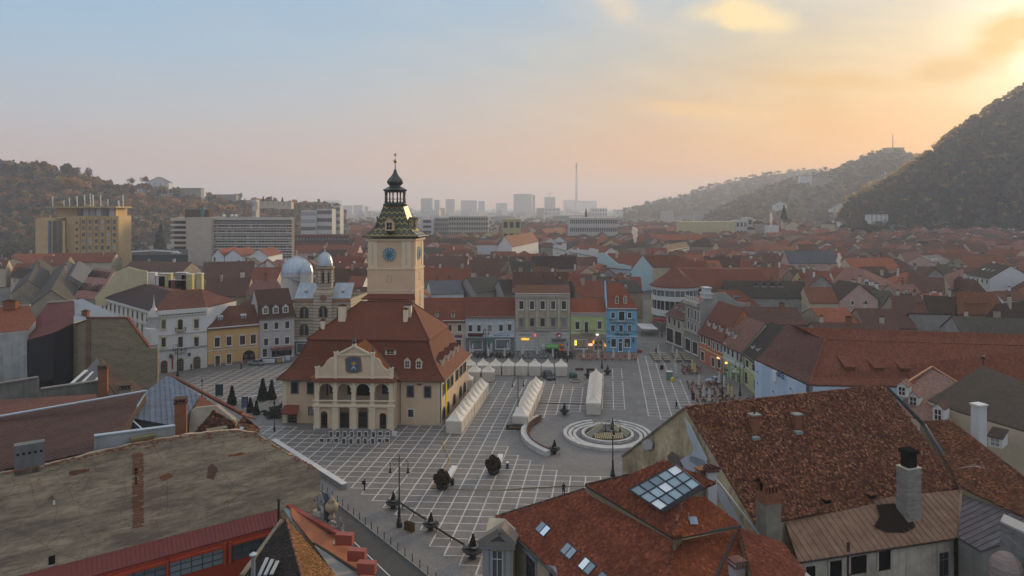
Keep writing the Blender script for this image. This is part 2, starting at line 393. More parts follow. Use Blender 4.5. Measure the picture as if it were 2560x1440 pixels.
RED=(.215,.064,.036);RED2=(.32,.09,.042);BRN=(.135,.054,.034);BRN2=(.18,.07,.04);DKB=(.065,.040,.031);GREY=(.11,.11,.105);PNK=(.30,.15,.12);ORG=(.34,.11,.05);SLT=(.17,.20,.24);OLV=(.085,.078,.062)
CREAMW=(.62,.50,.34);WHT=(.66,.65,.64);PINKW=(.56,.36,.30);YELW=(.62,.48,.20);GRYW=(.36,.34,.31);OLDW=(.33,.27,.20)
# ------------------------------------------------------------------ windows, doors, chimneys, dormers, houses
WC={}
def win_mesh(w,h,style):
 key=(round(w,1),round(h,1),style)
 if key in WC:return WC[key]
 w,h=key[0],key[1]
 def mk(mb,nm,mats):
  o=mb.build(nm,mats,None);me=o.data;bpy.data.objects.remove(o);return me
 arch=style.startswith('arch');fr=MB();pa=MB();sa=MB()
 def outline(ww,hh,y):
  if not arch:return[(-ww/2,y,-hh/2),(ww/2,y,-hh/2),(ww/2,y,hh/2),(-ww/2,y,hh/2)]
  r=ww/2;zs=hh/2-r
  return[(-r,y,-hh/2),(r,y,-hh/2)]+[(r*math.cos(a*math.pi/8),y,zs+r*math.sin(a*math.pi/8))for a in range(9)]
 t=.16 if min(w,h)<1.2 else.2
 a=outline(w+2*t,h+2*t,0);b=outline(w,h,0);n=len(a);pr=-.13
 for k in range(n):
  j=(k+1)%n;A,B,C,E=V(a[k]),V(a[j]),V(b[j]),V(b[k]);o=V((0,pr,0))
  fr.quad(A+o,B+o,C+o,E+o);fr.quad(E+o,C+o,C,E);fr.quad(A,B,B+o,A+o)
 if 'plain' not in style:
  fr.box((0,-.16,-h/2-t-.10),w+2*t+.2,.34,.12)
  if 'hood' in style:fr.box((0,-.18,h/2+t+.12),w+2*t+.3,.36,.16);fr.poly([(-w/2-t-.1,-.3,h/2+t+.28),(w/2+t+.1,-.3,h/2+t+.28),(0,-.3,h/2+t+.62)]);fr.poly([(-w/2-t-.1,-.3,h/2+t+.28),(0,-.3,h/2+t+.62),(0,0,h/2+t+.62),(-w/2-t-.1,0,h/2+t+.28)]);fr.poly([(w/2+t+.1,-.3,h/2+t+.28),(w/2+t+.1,0,h/2+t+.28),(0,0,h/2+t+.62),(0,-.3,h/2+t+.62)])
  elif 'lintel' in style:fr.box((0,-.16,h/2+t+.06),w+2*t+.24,.32,.14)
 pa.poly([(x,-.02,z)for x,y,z in outline(w,h,0)])
 s=.06 if w<1.4 else.08
 if 'door' not in style and 'shop' not in style:
  for x in([0]if w<1.6 else[-w/6,w/6]):sa.box((x,-.05,-h/2),s,.05,h if not arch else h-.02)
  sa.box((0,-.052,h*.18),w,.05,s)
  sa.box((-w/2+s/2,-.05,-h/2),s,.05,h-(w/2 if arch else 0));sa.box((w/2-s/2,-.05,-h/2),s,.05,h-(w/2 if arch else 0));sa.box((0,-.051,-h/2),w,.05,s)
 elif 'door' in style:
  sa.box((0,-.06,-h/2),.05,.05,h*.95)
  for x in(-w/4,w/4):
   for z in(-h*.36,-h*.02):sa.box((x,-.06,z),w*.32,.05,h*.24)
 else:
  for x in(-w/4,w/4):sa.box((x,-.06,-h/2),.07,.05,h)
  sa.box((0,-.061,-h/2),w,.07,.35)
 r=(mk(fr,'window',M_WHITE),mk(pa,'pane',M_GLASS),mk(sa,'sash',M_SASH))
 WC[key]=r;return r
class Fac:
 """vertical facade through ground points A (left) and B (right), seen from outside"""
 def __init__(s,A,B,root):
  s.A=V((A[0],A[1],0));s.B=V((B[0],B[1],0));s.d=(s.B-s.A).normalized();s.n=V((s.d.y,-s.d.x,0));s.L=(s.B-s.A).length;s.root=root
  s.rz=math.atan2(s.d.y,s.d.x);s.b=base_of(root)
 def hit(s,px,py,off=0.0):
  dr=V(((px-1280)/F,1,(HZ-py)/F));o=V((0,0,CH));p0=s.A+s.n*off
  return o+dr*((p0-o).dot(s.n)/dr.dot(s.n))
 def at(s,u,z,off=0.0):return s.A+s.d*(u*s.L)+s.n*off+V((0,0,z))
 def size(s,px,py,wp,hp):
  a=s.hit(px-wp/2,py);b=s.hit(px+wp/2,py);c=s.hit(px,py-hp/2);e=s.hit(px,py+hp/2)
  return(b-a).length,abs(c.z-e.z)
 def put(s,p,w,h,style='std',frame=None,pane=None,sash=None,name=None):
  fm,pm,sm=win_mesh(w,h,style);nm=name or('door' if 'door' in style else 'shop_window' if 'shop' in style else 'window')
  def inst(me,n,par,mat,df):
   if mat is not None and mat!=df:
    k=(me.name,mat.name)
    if k not in WC:q=me.copy();q.materials.clear();q.materials.append(mat);WC[k]=q
    me=WC[k]
   return put(bpy.data.objects.new(n,me),par)
  o=inst(fm,nm,s.root,frame,M_WHITE);o.location=p-s.b;o.rotation_euler=(0,0,s.rz)
  inst(pm,'pane' if nm!='door' else 'panel',o,pane or(M_BROWN if nm=='door' else None),M_GLASS)
  inst(sm,'sash' if nm!='door' else 'moulding',o,sash,M_SASH)
  return o
 def win(s,px,py,wp,hp,style='std',**k):
  w,h=s.size(px,py,wp,hp);return s.put(s.hit(px,py),max(w,.4),max(h,.4),style,**k)
 def wins(s,pts,wp,hp,style='std',**k):
  for px,py in pts:s.win(px,py,wp,hp,style,**k)
 def grid(s,u0,u1,n,zs,w,h,style='std',**k):
  for z in zs:
   for i in range(n):s.put(s.at(u0+(u1-u0)*(i+.5)/n,z),w,h,style,**k)
 def band(s,z,h=.25,d=.18,u0=0.0,u1=1.0,mat=None,name='cornice',ext=0.0):
  a=s.at(u0,z)-s.d*ext;b=s.at(u1,z)+s.d*ext;m=MB();o=s.n*d
  m.hexa([a,b,b+o,a+o],[x+V((0,0,h))for x in(a,b,b+o,a+o)])
  return m.build(name,mat or M_WHITE,s.root)
 def panel(s,px,py,wp,hp,mat,d=.12,name='sign_board',frm=0.0):
  w,h=s.size(px,py,wp,hp);c=s.hit(px,py);m=MB();x=s.d*(w/2);z=V((0,0,h/2));o=s.n*d
  m.hexa([c-x-z,c+x-z,c+x-z+o,c-x-z+o],[c-x+z,c+x+z,c+x+z+o,c-x+z+o]);return m.build(name,mat,s.root)
 def text(s,t,px,py,hp,mat,off=.16,name='lettering',bold=.0,depth=.04):
  w,h=s.size(px,py,4,hp);return text(t,h*1.35,s.hit(px,py,off),s.rz,mat,name,s.root,depth,bold=bold)
 def balcony(s,px,py,wp,mat=M_IRON,dep=1.0,h=1.0,name='balcony'):
  w,_=s.size(px,py,wp,4);c=s.hit(px,py);m=MB();x=s.d*(w/2);o=s.n*dep;z=V((0,0,1))
  m.hexa([c-x,c+x,c+x+o,c-x+o],[p+z*.15 for p in(c-x,c+x,c+x+o,c-x+o)])
  k=m.build(name,M_STONE if mat==M_IRON else mat,s.root);r=MB()
  for a,b in((c-x+o,c+x+o),(c-x,c-x+o),(c+x,c+x+o)):
   r.bar(a+z*h,b+z*h,.08);n=max(2,int((b-a).length/.28))
   for i in range(n+1):q=a+(b-a)*(i/n);r.bar(q+z*.15,q+z*h,.035)
  b=base_of(k);r.build('railing',mat,k);return k
def chimney(root,p,w,l,h,mat=None,rz=0.0,cap=True,name='chimney',sub=False):
 m=MB();mats=[mat or M_CREAM,plain((.10,.055,.04),.8)]
 m.box(p,w,l,h,rz)
 if cap:m.cur=1;m.box((p[0],p[1],p[2]+h),w+.24,l+.24,.16,rz);m.box((p[0],p[1],p[2]+h+.16),w*.6,l*.7,.22,rz)
 return m.build(name,mats,root)
def roof_parts(P,over,kind,ze,zr,inset=None,zb=None,ro=0.5):
 """P = four ground corners (front left, front right, back right, back left)"""
 A,B,C,E=[V((p[0],p[1],0))for p in P];d=(B-A).normalized();n=(A-E).normalized();L=(B-A).length;W=(A-E).length
 Z=lambda p,z:V((p.x,p.y,z))
 sl=(zr-ze)/(W*ro)if kind!='gablex' else(zr-ze)/(L*.5);dz=over*sl
 a,b,c,e=A-d*.15+n*over,B+d*.15+n*over,C+d*.15-n*over,E-d*.15-n*over
 R0=A+(E-A)*ro;R1=B+(C-B)*ro
 if kind=='gable':return[[Z(a,ze-dz),Z(b,ze-dz),Z(R1+d*.15,zr),Z(R0-d*.15,zr)],[Z(c,ze-dz),Z(e,ze-dz),Z(R0-d*.15,zr),Z(R1+d*.15,zr)]]
 if kind=='gablex':
  M0,M1=(A+B)/2+n*over,(C+E)/2-n*over;a,b,c,e=A-d*over+n*over,B+d*over+n*over,C+d*over-n*over,E-d*over-n*over
  return[[Z(e,ze-dz),Z(a,ze-dz),Z(M0,zr),Z(M1,zr)],[Z(b,ze-dz),Z(c,ze-dz),Z(M1,zr),Z(M0,zr)]]
 a,b,c,e=A-d*over+n*over,B+d*over+n*over,C+d*over-n*over,E-d*over-n*over
 if kind in('hip','hipl','hipr'):
  i=W*ro if inset is None else inset;i0=i if kind!='hipr' else 0;i1=i if kind!='hipl' else 0
  r0,r1=Z(R0+d*i0,zr),Z(R1-d*i1,zr);z=ze-dz*.5
  return[[Z(a,z),Z(b,z),r1,r0],[Z(c,z),Z(e,z),r0,r1]]+([[Z(e,z),Z(a,z),r0]]if i0 else[])+([[Z(b,z),Z(c,z),r1]]if i1 else[])
 if kind=='shed':return[[Z(a,ze-dz*.5),Z(b,ze-dz*.5),Z(c,zr),Z(e,zr)]]
 if kind=='flat':return[[Z(a,ze),Z(b,ze),Z(c,ze+.05),Z(e,ze+.05)]]
 if kind=='mansard':
  i=inset or 1.6;q=[A-n*i,B-n*i,C+n*i,E+n*i]
  return[[Z(a,ze-.2),Z(b,ze-.2),Z(q[1],zb),Z(q[0],zb)],[Z(q[0]+n*.2,zb),Z(q[1]+n*.2,zb),Z(R1,zr),Z(R0,zr)],[Z(c,ze-.2),Z(e,ze-.2),Z(q[3],zb),Z(q[2],zb)],[Z(q[2]-n*.2,zb),Z(q[3]-n*.2,zb),Z(R0,zr),Z(R1,zr)]]
def house(A,B,dep,ze,zr,label,wall=None,roof=None,kind='gable',name='town_house',cat='house',over=.5,group=None,inset=None,zb=None,ro=.5,eave=True,z0=0):
 A,B=V((A[0],A[1],0)),V((B[0],B[1],0));d=(B-A).normalized();n=V((d.y,-d.x,0));C,E=B-n*dep,A-n*dep
 wall=wall or M_CREAM;roof=roof or tiles(RED);c=(A+B+C+E)/4
 root=thing(name,label,cat,(c.x,c.y,z0),0,group)
 m=MB();Z=lambda p,z:V((p.x,p.y,z))
 for a,b in((A,B),(B,C),(C,E),(E,A)):m.quad(Z(a,z0),Z(b,z0),Z(b,ze),Z(a,ze))
 R0,R1=A+(E-A)*ro,B+(C-B)*ro
 if kind in('gable','hipl','hipr'):
  if kind!='hipl':m.poly([Z(E,ze),Z(A,ze),Z(R0,zr-.05)])
  if kind!='hipr':m.poly([Z(B,ze),Z(C,ze),Z(R1,zr-.05)])
 if kind=='mansard':
  i=inset or 1.6;q=[A-n*i,B-n*i,C+n*i,E+n*i]
  m.poly([Z(E,ze),Z(A,ze),Z(q[0],zb-.05),Z(R0,zr-.05),Z(q[3],zb-.05)]);m.poly([Z(B,ze),Z(C,ze),Z(q[2],zb-.05),Z(R1,zr-.05),Z(q[1],zb-.05)])
 if kind=='gablex':m.poly([Z(A,ze),Z(B,ze),Z((A+B)/2,zr-.05)]);m.poly([Z(C,ze),Z(E,ze),Z((C+E)/2,zr-.05)])
 if kind=='shed':m.quad(Z(B,ze),Z(C,ze),Z(C,zr-.1),Z(B,ze));m.quad(Z(E,ze),Z(A,ze),Z(A,ze),Z(E,zr-.1));m.quad(Z(C,ze),Z(E,ze),Z(E,zr-.1),Z(C,zr-.1))
 m.build('wall',wall,root)
 r=MB()
 for p in roof_parts((A,B,C,E),over,kind,ze,zr,inset,zb,ro):r.slab(p,.22)
 ro_=r.build('roof',roof,root)
 f=Fac(A,B,root);f.ze=ze;f.zr=zr;f.dep=dep;f.roof=ro_
 f.R=Fac(B,C,root);f.Lf=Fac(E,A,root)
 if eave and kind in('gable','hip','mansard','hipl','hipr'):
  g=MB();o=n*(over+.04);x=d*.1
  g.tube([Z(A-x+o,ze-.28),Z(B+x+o,ze-.28)],.10,6);g.build('gutter',plain((.13,.10,.085),.5),root)
 return f
def zAt(y,py):return CH-(py-HZ)*y/F
def ridge_house(x1,y1,x2,y2,ex,ey,zr,ze,kind,label,roof,wall=None,nch=1,group=None,chm=None,name='town_house',cat='house',wn=0,half=None):
 """a house known by its ridge (two pixels at height zr) and its near eave (pixel at height ze)"""
 a,b=G(x1,y1,zr),G(x2,y2,zr);e=G(ex,ey,ze);a.z=b.z=e.z=0
 d=(b-a).normalized();n=V((d.y,-d.x,0));h=(e-a).dot(n)
 if h<0:a,b=b,a;d=-d;n=-n;h=-h
 h=max(min(h,9),2.5)if half is None else half
 if kind=='hip':a,b=a-d*h*.6,b+d*h*.6
 f=house(a+n*h,b+n*h,2*h,ze,zr,label,wall or plaster(OLDW,.4),roof,kind,name,cat,.4,group,inset=h*.6 if kind=='hip' else None)
 rr=random.Random(hash((x1,y1,x2))&0xffff)
 L=(b-a).length
 for i in range(nch):
  t=(i+.3+.4*rr.random())/nch;p=a+d*(L*t)+n*(h*rr.uniform(-.1,.35));hh=rr.uniform(1.6,2.8)
  chimney(f.root,(p.x,p.y,zr-h*.35*(zr-ze)/h),rr.choice([.7,.9,1.4]),.7,hh+.35*(zr-ze)-.6,chm or rr.choice([plaster((.50,.45,.38),.4),plaster((.36,.30,.24),.5),oldwall((.22,.10,.06),(.28,.15,.09))]),math.atan2(d.y,d.x))
 for i in range(wn):
  f.put(f.at((i+.5)/wn,ze-1.9),1.0,1.5,'std')
 return f
def dormer(root,p,d,w,h,dep,roofm,wallm,style='gable',name='dormer',pane=None):
 """p: middle of the dormer's foot on the roof; d: unit vector pointing out of the roof"""
 d=V(d).normalized();x=V((-d.y,d.x,0));p=V(p);z=V((0,0,1));q=p-d*dep
 m=MB();c=[p-x*w/2,p+x*w/2,q+x*w/2,q-x*w/2]
 m.hexa(c,[v+z*h for v in c])
 if style=='gable':
  t=p+z*(h+w*.5);m.poly([c[0]+z*h,c[1]+z*h,t])
 o=m.build(name,wallm,root);r=MB()
 if style=='gable':
  e=d*.18;g=z*(h-.08);t=z*(h+w*.5+.1)
  r.slab([c[0]-x*.18+e+g,p+e+t,q+t,c[3]-x*.18+g],.1);r.slab([c[1]+x*.18+e+g,c[2]+x*.18+g,q+t,p+e+t],.1)
 else:r.slab([c[0]-x*.15+d*.2+z*(h-.02),c[1]+x*.15+d*.2+z*(h-.02),c[2]+x*.15+z*(h+dep*.25),c[3]-x*.15+z*(h+dep*.25)],.1)
 r.build('dormer_roof',roofm,o)
 g=MB();f=d*.03;g.hexa([p-x*w*.33+z*h*.15,p+x*w*.33+z*h*.15,p+x*w*.33+z*h*.15+f,p-x*w*.33+z*h*.15+f],[v+z*h*.72 for v in(p-x*w*.33+z*h*.15,p+x*w*.33+z*h*.15,p+x*w*.33+z*h*.15+f,p-x*w*.33+z*h*.15+f)])
 g.build('pane',pane or M_GLASS,o)
 s=MB();f=d*.08
 for k in(-.33,0,.33):s.bar(p+x*w*k+z*h*.15+f,p+x*w*k+z*h*.87+f,.07)
 s.bar(p-x*w*.33+z*h*.5+f,p+x*w*.33+z*h*.5+f,.07);s.build('frame',M_WHITE,o)
 return o
 # ---- pieces laid on a sloping polygon
def slope_frame(poly):
 p=[V(q)for q in poly];n=(p[1]-p[0]).cross(p[2]-p[0]).normalized()
 if n.z<0:n=-n
 u=V((-n.y,n.x,0)).normalized();v=n.cross(u);return p[0],u,v,n
def inpoly(x,y,P):
 r=False;j=len(P)-1
 for i in range(len(P)):
  (xi,yi),(xj,yj)=P[i],P[j]
  if(yi>y)!=(yj>y)and x<(xj-xi)*(y-yi)/(yj-yi)+xi:r=not r
  j=i
 return r
def clip(P,a,b,c):
 """keep a*x+b*y<=c"""
 o=[]
 for i in range(len(P)):
  p,q=P[i],P[(i+1)%len(P)];s,t=a*p[0]+b*p[1]-c,a*q[0]+b*q[1]-c
  if s<=0:o.append(p)
  if(s<0<t)or(t<0<s):k=s/(s-t);o.append((p[0]+(q[0]-p[0])*k,p[1]+(q[1]-p[1])*k))
 return o
def lay_tiles(root,poly,mat,tw=.2,th=.26,jit=.012,name='roof_tiles',seed=1,wave=False,holes=(),sag=0.0):
 """real tiles on a slope, courses level, each tile its own tilted slab; joined as one part"""
 o,u,v,n=slope_frame(poly);P=[((V(q)-o).dot(u),(V(q)-o).dot(v))for q in poly]
 H=[[((V(q)-o).dot(u),(V(q)-o).dot(v))for q in h]for h in holes]
 x0,x1=min(p[0]for p in P),max(p[0]for p in P);y0,y1=min(p[1]for p in P),max(p[1]for p in P)
 rs=np.random.RandomState(seed);nx,ny=int((x1-x0)/tw)+1,int((y1-y0)/th)+1;out=[]
 un,vn,nn,on=[np.array(k)for k in(u,v,n,o)]
 for j in range(ny):
  y=y0+(j+.5)*th;off=(tw/2 if(j%2 and not wave)else 0)
  for i in range(nx+1):
   x=x0+i*tw+off
   if not inpoly(x,y,P)or any(inpoly(x,y,h)for h in H):continue
   a,b,c=rs.uniform(-1,1,3)*jit;w=tw*.485;lo=y-th*.62;hi=y+th*.5
   s0=.055+a;s1=.012+b*.5
   if wave:
    q=[(x-w,lo,s0-.02),(x,lo,s0+.03),(x,hi,s1+.03),(x-w,hi,s1-.02)];q2=[(x,lo,s0+.03),(x+w,lo,s0-.02),(x+w,hi,s1-.02),(x,hi,s1+.03)]
    fr=[(x-w,lo,0),(x+w,lo,0),(x,lo,s0+.03),(x-w,lo,s0-.02)]
    qs=(q,q2,fr)
   else:
    t=c*1.4
    q=[(x-w,lo+t,s0+c),(x+w,lo-t,s0-c),(x+w,hi,s1),(x-w,hi,s1)]
    qs=(q,[(x-w,lo+t,-.02),(x+w,lo-t,-.02),(x+w,lo-t,s0-c),(x-w,lo+t,s0+c)])
   out.append(np.array(qs).reshape(-1,3))
 if not out:return None
 a=np.concatenate(out);co=on+a[:,:1]*un+a[:,1:2]*vn+a[:,2:3]*nn
 if sag:co[:,2]+=sag*(.8+np.sin(co[:,0]*.55+co[:,1]*.3)*.5+np.sin(co[:,0]*1.3-co[:,1]*.8)*.3)
 b=np.array(base_of(root));me_v=co-b
 # weld each tile's quads so that one tile is one island
 k=len(out[0]);nt_=len(out);verts=me_v.reshape(nt_,k,3)
 if wave:idx=np.array([0,1,2,3,1,5,6,2,8,9,1,0]);keep=None
 base_i=np.arange(nt_)[:,None]*k
 if wave:loops=base_i+np.array([[0,1,2,3,1,5,6,2,0,5,1,1]])[:,:8];nf=2
 else:loops=base_i+np.array([[0,1,2,3,4,5,1,0]]);nf=2
 me=bpy.data.meshes.new(name);me.vertices.add(nt_*k);me.vertices.foreach_set('co',verts.astype(np.float32).ravel())
 me.loops.add(nt_*nf*4);me.loops.foreach_set('vertex_index',loops.astype(np.int32).ravel())
 me.polygons.add(nt_*nf);me.polygons.foreach_set('loop_start',np.arange(0,nt_*nf*4,4,dtype=np.int32));me.polygons.foreach_set('loop_total',np.full(nt_*nf,4,np.int32))
 me.materials.append(mat);me.update(calc_edges=True)
 return put(bpy.data.objects.new(name,me),root,kind='stuff')
def lay_sheets(root,poly,mat,w=.55,gap=.0,seam=.06,name='roof_sheet',t=.03,across=False,lift=.02,dirv=None):
 """standing-seam sheets running up the slope, each an object with its raised seam"""
 o,u,v,n=slope_frame(poly)
 if dirv is not None:v=(V(dirv)-n*V(dirv).dot(n)).normalized();u=v.cross(n)
 P=[((V(q)-o).dot(u),(V(q)-o).dot(v))for q in poly];ax=1 if across else 0
 a0,a1=min(p[ax]for p in P),max(p[ax]for p in P);k=0;r=[]
 W3=lambda x,y,z:o+u*x+v*y+n*z
 rr=random.Random(5)
 while a0+k*w<a1:
  lo,hi=a0+k*w,min(a0+(k+1)*w,a1);k+=1
  e=(1,0)if not across else(0,1)
  q=clip(clip(P,-e[0],-e[1],-lo),e[0],e[1],hi-gap)
  if len(q)<3:continue
  m=MB();j=rr.uniform(0,.012)
  m.hexa([W3(x,y,lift)for x,y in q],[W3(x,y,lift+t+j)for x,y in q])
  q2=clip(clip(P,-e[0],-e[1],-(hi-gap-seam)),e[0],e[1],hi-gap-.004)
  if len(q2)>=3:m.hexa([W3(x,y,lift+t*.5)for x,y in q2],[W3(x,y,lift+t+.07)for x,y in q2])
  r.append(m.build(name,mat,root))
 return r
def ridge_caps(root,a,b,mat,r=.14,step=.34,name='ridge_tiles'):
 a,b=V(a),V(b);L=(b-a).length;d=(b-a)/L;m=MB();k=0;rr=random.Random(int(L*100))
 while k*step<L:
  p=a+d*(k*step);q=a+d*min((k+1.12)*step,L);z=V((0,0,rr.uniform(-.02,.02)));m.tube([p+z,q+z+V((0,0,.02))],[r,r*.86],7);k+=1
 return m.build(name,mat,root,kind='stuff')
 # ------------------------------------------------------------------ ground, square, paving, street
def ground_mat(c,c2,sc=.05,bump=.02):
 m,t,b=_new('ground');p=_geo(t).outputs['Position']
 col=_mix(t,_ramp(t,_noise(t,p,sc,8,.65),[(.35,0.0),(.65,1.0)]),c,c2)
 col=_mix(t,_ramp(t,_noise(t,p,2.2,5,.7),[(.35,.45),(.6,0.0)]),col,mul(c,.6))
 t.links.new(col,b.inputs[0]);b.inputs['Roughness'].default_value=.9;_bump(t,b,_noise(t,p,6,4),bump,.5);return m
def sett_mat(c,bw=.22,bh=.16,var=.3,rough=.75,stain=.4):
 m,t,b=_new('stone_setts');uv=_uv(t);g=_geo(t);p=g.outputs['Position']
 br=t.nodes.new('ShaderNodeTexBrick');br.inputs['Scale'].default_value=1.0;br.inputs['Brick Width'].default_value=bw;br.inputs['Row Height'].default_value=bh;br.inputs['Mortar Size'].default_value=.016
 br.inputs['Color1'].default_value=(*mul(c,1+var),1);br.inputs['Color2'].default_value=(*mul(c,1-var),1);br.inputs['Mortar'].default_value=(*mul(c,.45),1);t.links.new(uv,br.inputs[0])
 oi=t.nodes.new('ShaderNodeObjectInfo');col=_mix(t,_ramp(t,oi.outputs['Random'],[(0,.35),(.5,0.0)]),br.outputs[0],mul(c,.6))
 col=_mix(t,_ramp(t,oi.outputs['Random'],[(.6,0.0),(1,.30)]),col,(c[0]*1.25,c[1]*1.05,c[2]*.95))
 col=_mix(t,_ramp(t,_noise(t,p,.16,8,.7),[(.38,stain),(.6,0.0)]),col,mul(c,.45));col=_mix(t,_ramp(t,_noise(t,p,.55,5,.65),[(.36,.45),(.46,0.0)]),col,mul(c,.55))
 col=_mix(t,_ramp(t,_noise(t,p,1.4,6,.75),[(.56,0.0),(.72,.35)]),col,mul(c,1.6))
 t.links.new(col,b.inputs[0]);t.links.new(_ramp(t,_noise(t,p,.3,4),[(.3,rough-.25),(.7,rough)]),b.inputs['Roughness']);_bump(t,b,br.outputs[1],.012,-.5);return m
m=MB();R_=9000;m.poly([(-R_,-400,-.16),(R_,-400,-.16),(R_,R_,-.16),(-R_,R_,-.16)])
m.build('ground',ground_mat((.075,.07,.062),(.12,.11,.10)),kind='structure')
K0=G(839,1255);KD=(G(1070,1440)-K0).normalized();KN=V((-KD.y,KD.x,0))
if KN.x<0:KN=-KN
kn,kf=K0+KD*48,K0-KD*75
m=MB();m.prism([kn+KN*.16,V((60,kn.y,0)),V((120,330,0)),V((-150,330,0)),V((-150,kf.y+60,0)),kf+KN*.16],-.15,0)
SQ=m.build('square',sett_mat((.20,.186,.175)),kind='structure')
m=MB();m.poly([p+V((0,0,-.125))for p in(kn-KN*9,kn,kf,kf-KN*9)]);m.build('road',ground_mat((.050,.049,.048),(.066,.064,.062),.3,.006),kind='structure')
m=MB();k=0
KERB=thing('kerb','long stone kerb between the asphalt street and the cobbled pavement','kerb',K0)
m.hexa([kn,kn+KN*.15,kf+KN*.15,kf],[p+V((0,0,.16))for p in(kn,kn+KN*.15,kf+KN*.15,kf)]);m.v=[(x,y,z-.14)for x,y,z in m.v]
m.build('kerb_stone',plain((.26,.25,.24),.85,0,.3,2.5),KERB)
m=MB();a,b=G(850,1321,-.12),G(990,1455,-.12);w=KN*.14
for q0,q1 in((a-(b-a)*1.2,b+(b-a)),):m.poly([p+V((0,0,.005))for p in(q0-w/2,q0+w/2,q1+w/2,q1-w/2)])
m.build('road_marking',plain((.55,.54,.52),.8,0,.3,3),kind='structure')
# white stone grid of the square: grey panels between pale strips
EA=V((math.sin(math.radians(7.94)),math.cos(math.radians(7.94)),0));EB=V((math.cos(math.radians(3.0)),-math.sin(math.radians(3.0)),0))
SA,SB=2.47,2.26
def to_grid(p):
 det=EB.x*EA.y-EB.y*EA.x;q=p-GO;return((q.x*EA.y-q.y*EA.x)/det,(EB.x*q.y-EB.y*q.x)/det)
p1,p2=G(1366,1135.3),G(1500,1154)
det=EB.x*EA.y-EB.y*EA.x;q=p2-p1;GO=p1+EA*((EB.x*q.y-EB.y*q.x)/det)
ZONES=[[(700,1066),(778,1078),(990,1082),(1000,1068),(1112,1068),(1180,985),(1203,944),(1380,944),(1405,966),(1478,968),(1530,925),(1588,915),(1590,892),(1640,893),(1668,930),(1745,1005),(1770,1060),(1640,1330),(1240,1440),(1196,1425),(1070,1335),(955,1262),(876,1216),(868,1196),(760,1138),(640,1066)],[(440,962),(470,948),(548,932),(640,918),(740,908),(700,1000),(660,1010),(560,1005),(470,985)]]
ZG=[[to_grid(G(*p))for p in z]for z in ZONES]
FC=G(1519,1089);FR_=21.5
HOLES=[[to_grid(G(*p))for p in h]for h in([(1545,910),(1600,900),(1612,1040),(1556,1040)],[(1190,945),(1590,945),(1590,952),(1190,952)])]
cells=set()
for i in range(-60,40):
 for j in range(-30,60):
  u,v=(i+.5)*SA,(j+.5)*SB;p=GO+EB*u+EA*v
  if not any(inpoly(u,v,z)for z in ZG)or any(inpoly(u,v,h)for h in HOLES):continue
  if(p-FC).length<FR_*(1.0 if p.y<FC.y+4 else.80):continue
  if p.y>215:continue
  cells.add((i,j))
PANEL_M=sett_mat((.185,.170,.160),.3,.14,.22,.7);STRIP_M=sett_mat((.56,.52,.47),.45,.45,.12,.8,.35)
def cell_box(i,j,z0,z1,m,g=.10):
 q=[(i*SA+g,j*SB+g),((i+1)*SA-g,j*SB+g),((i+1)*SA-g,(j+1)*SB-g),(i*SA+g,(j+1)*SB-g)]
 r=[GO+EB*u+EA*v for u,v in q];m.prism(r,z0,z1)
order=sorted(cells,key=lambda c:(GO+EB*((c[0]+.5)*SA)+EA*((c[1]+.5)*SB)).length)
vis=[c for c in order if 0<pix(GO+EB*((c[0]+.5)*SA)+EA*((c[1]+.5)*SB))[0]<2560]
near_c=vis[:290];m0=MB();cell_box(0,0,.004,.020,m0);m0.v=[(x-GO.x,y-GO.y,z)for x,y,z in m0.v]
p0=m0.build('paving_panel',PANEL_M,SQ)
for k,(i,j)in enumerate(near_c):
 o=p0 if k==0 else p0.copy()
 if k:COL.objects.link(o)
 o.location=GO+EB*(i*SA)+EA*(j*SB)+V((0,0,RND.uniform(-.002,.003)))
m=MB();ns=set(near_c)
for c in cells:
 if c not in ns:cell_box(c[0],c[1],.004,.020,m)
m.build('paving_panels',PANEL_M,SQ,kind='stuff')
def strips(ax):
 lines={}
 for i,j in cells:
  for s in(0,1):lines.setdefault((i+s)if ax==0 else(j+s),set()).add(j if ax==0 else i)
 for k,ss in lines.items():
  ss=sorted(ss);run=[ss[0]]
  for x in ss[1:]+[None]:
   if x is not None and x==run[-1]+1:run.append(x);continue
   a,b=run[0],run[-1]+1;w=.105 if ax==0 else.085;m=MB()
   if ax==0:q=[(k*SA-w,a*SB-.08),(k*SA+w,a*SB-.08),(k*SA+w,b*SB+.08),(k*SA-w,b*SB+.08)]
   else:q=[(a*SA-.1,k*SB-w),(b*SA+.1,k*SB-w),(b*SA+.1,k*SB+w),(a*SA-.1,k*SB+w)]
   m.prism([GO+EB*u+EA*v for u,v in q],.005,.028 if ax==0 else.024);m.build('paving_strip',STRIP_M,SQ)
   run=[x]
strips(0);strips(1)
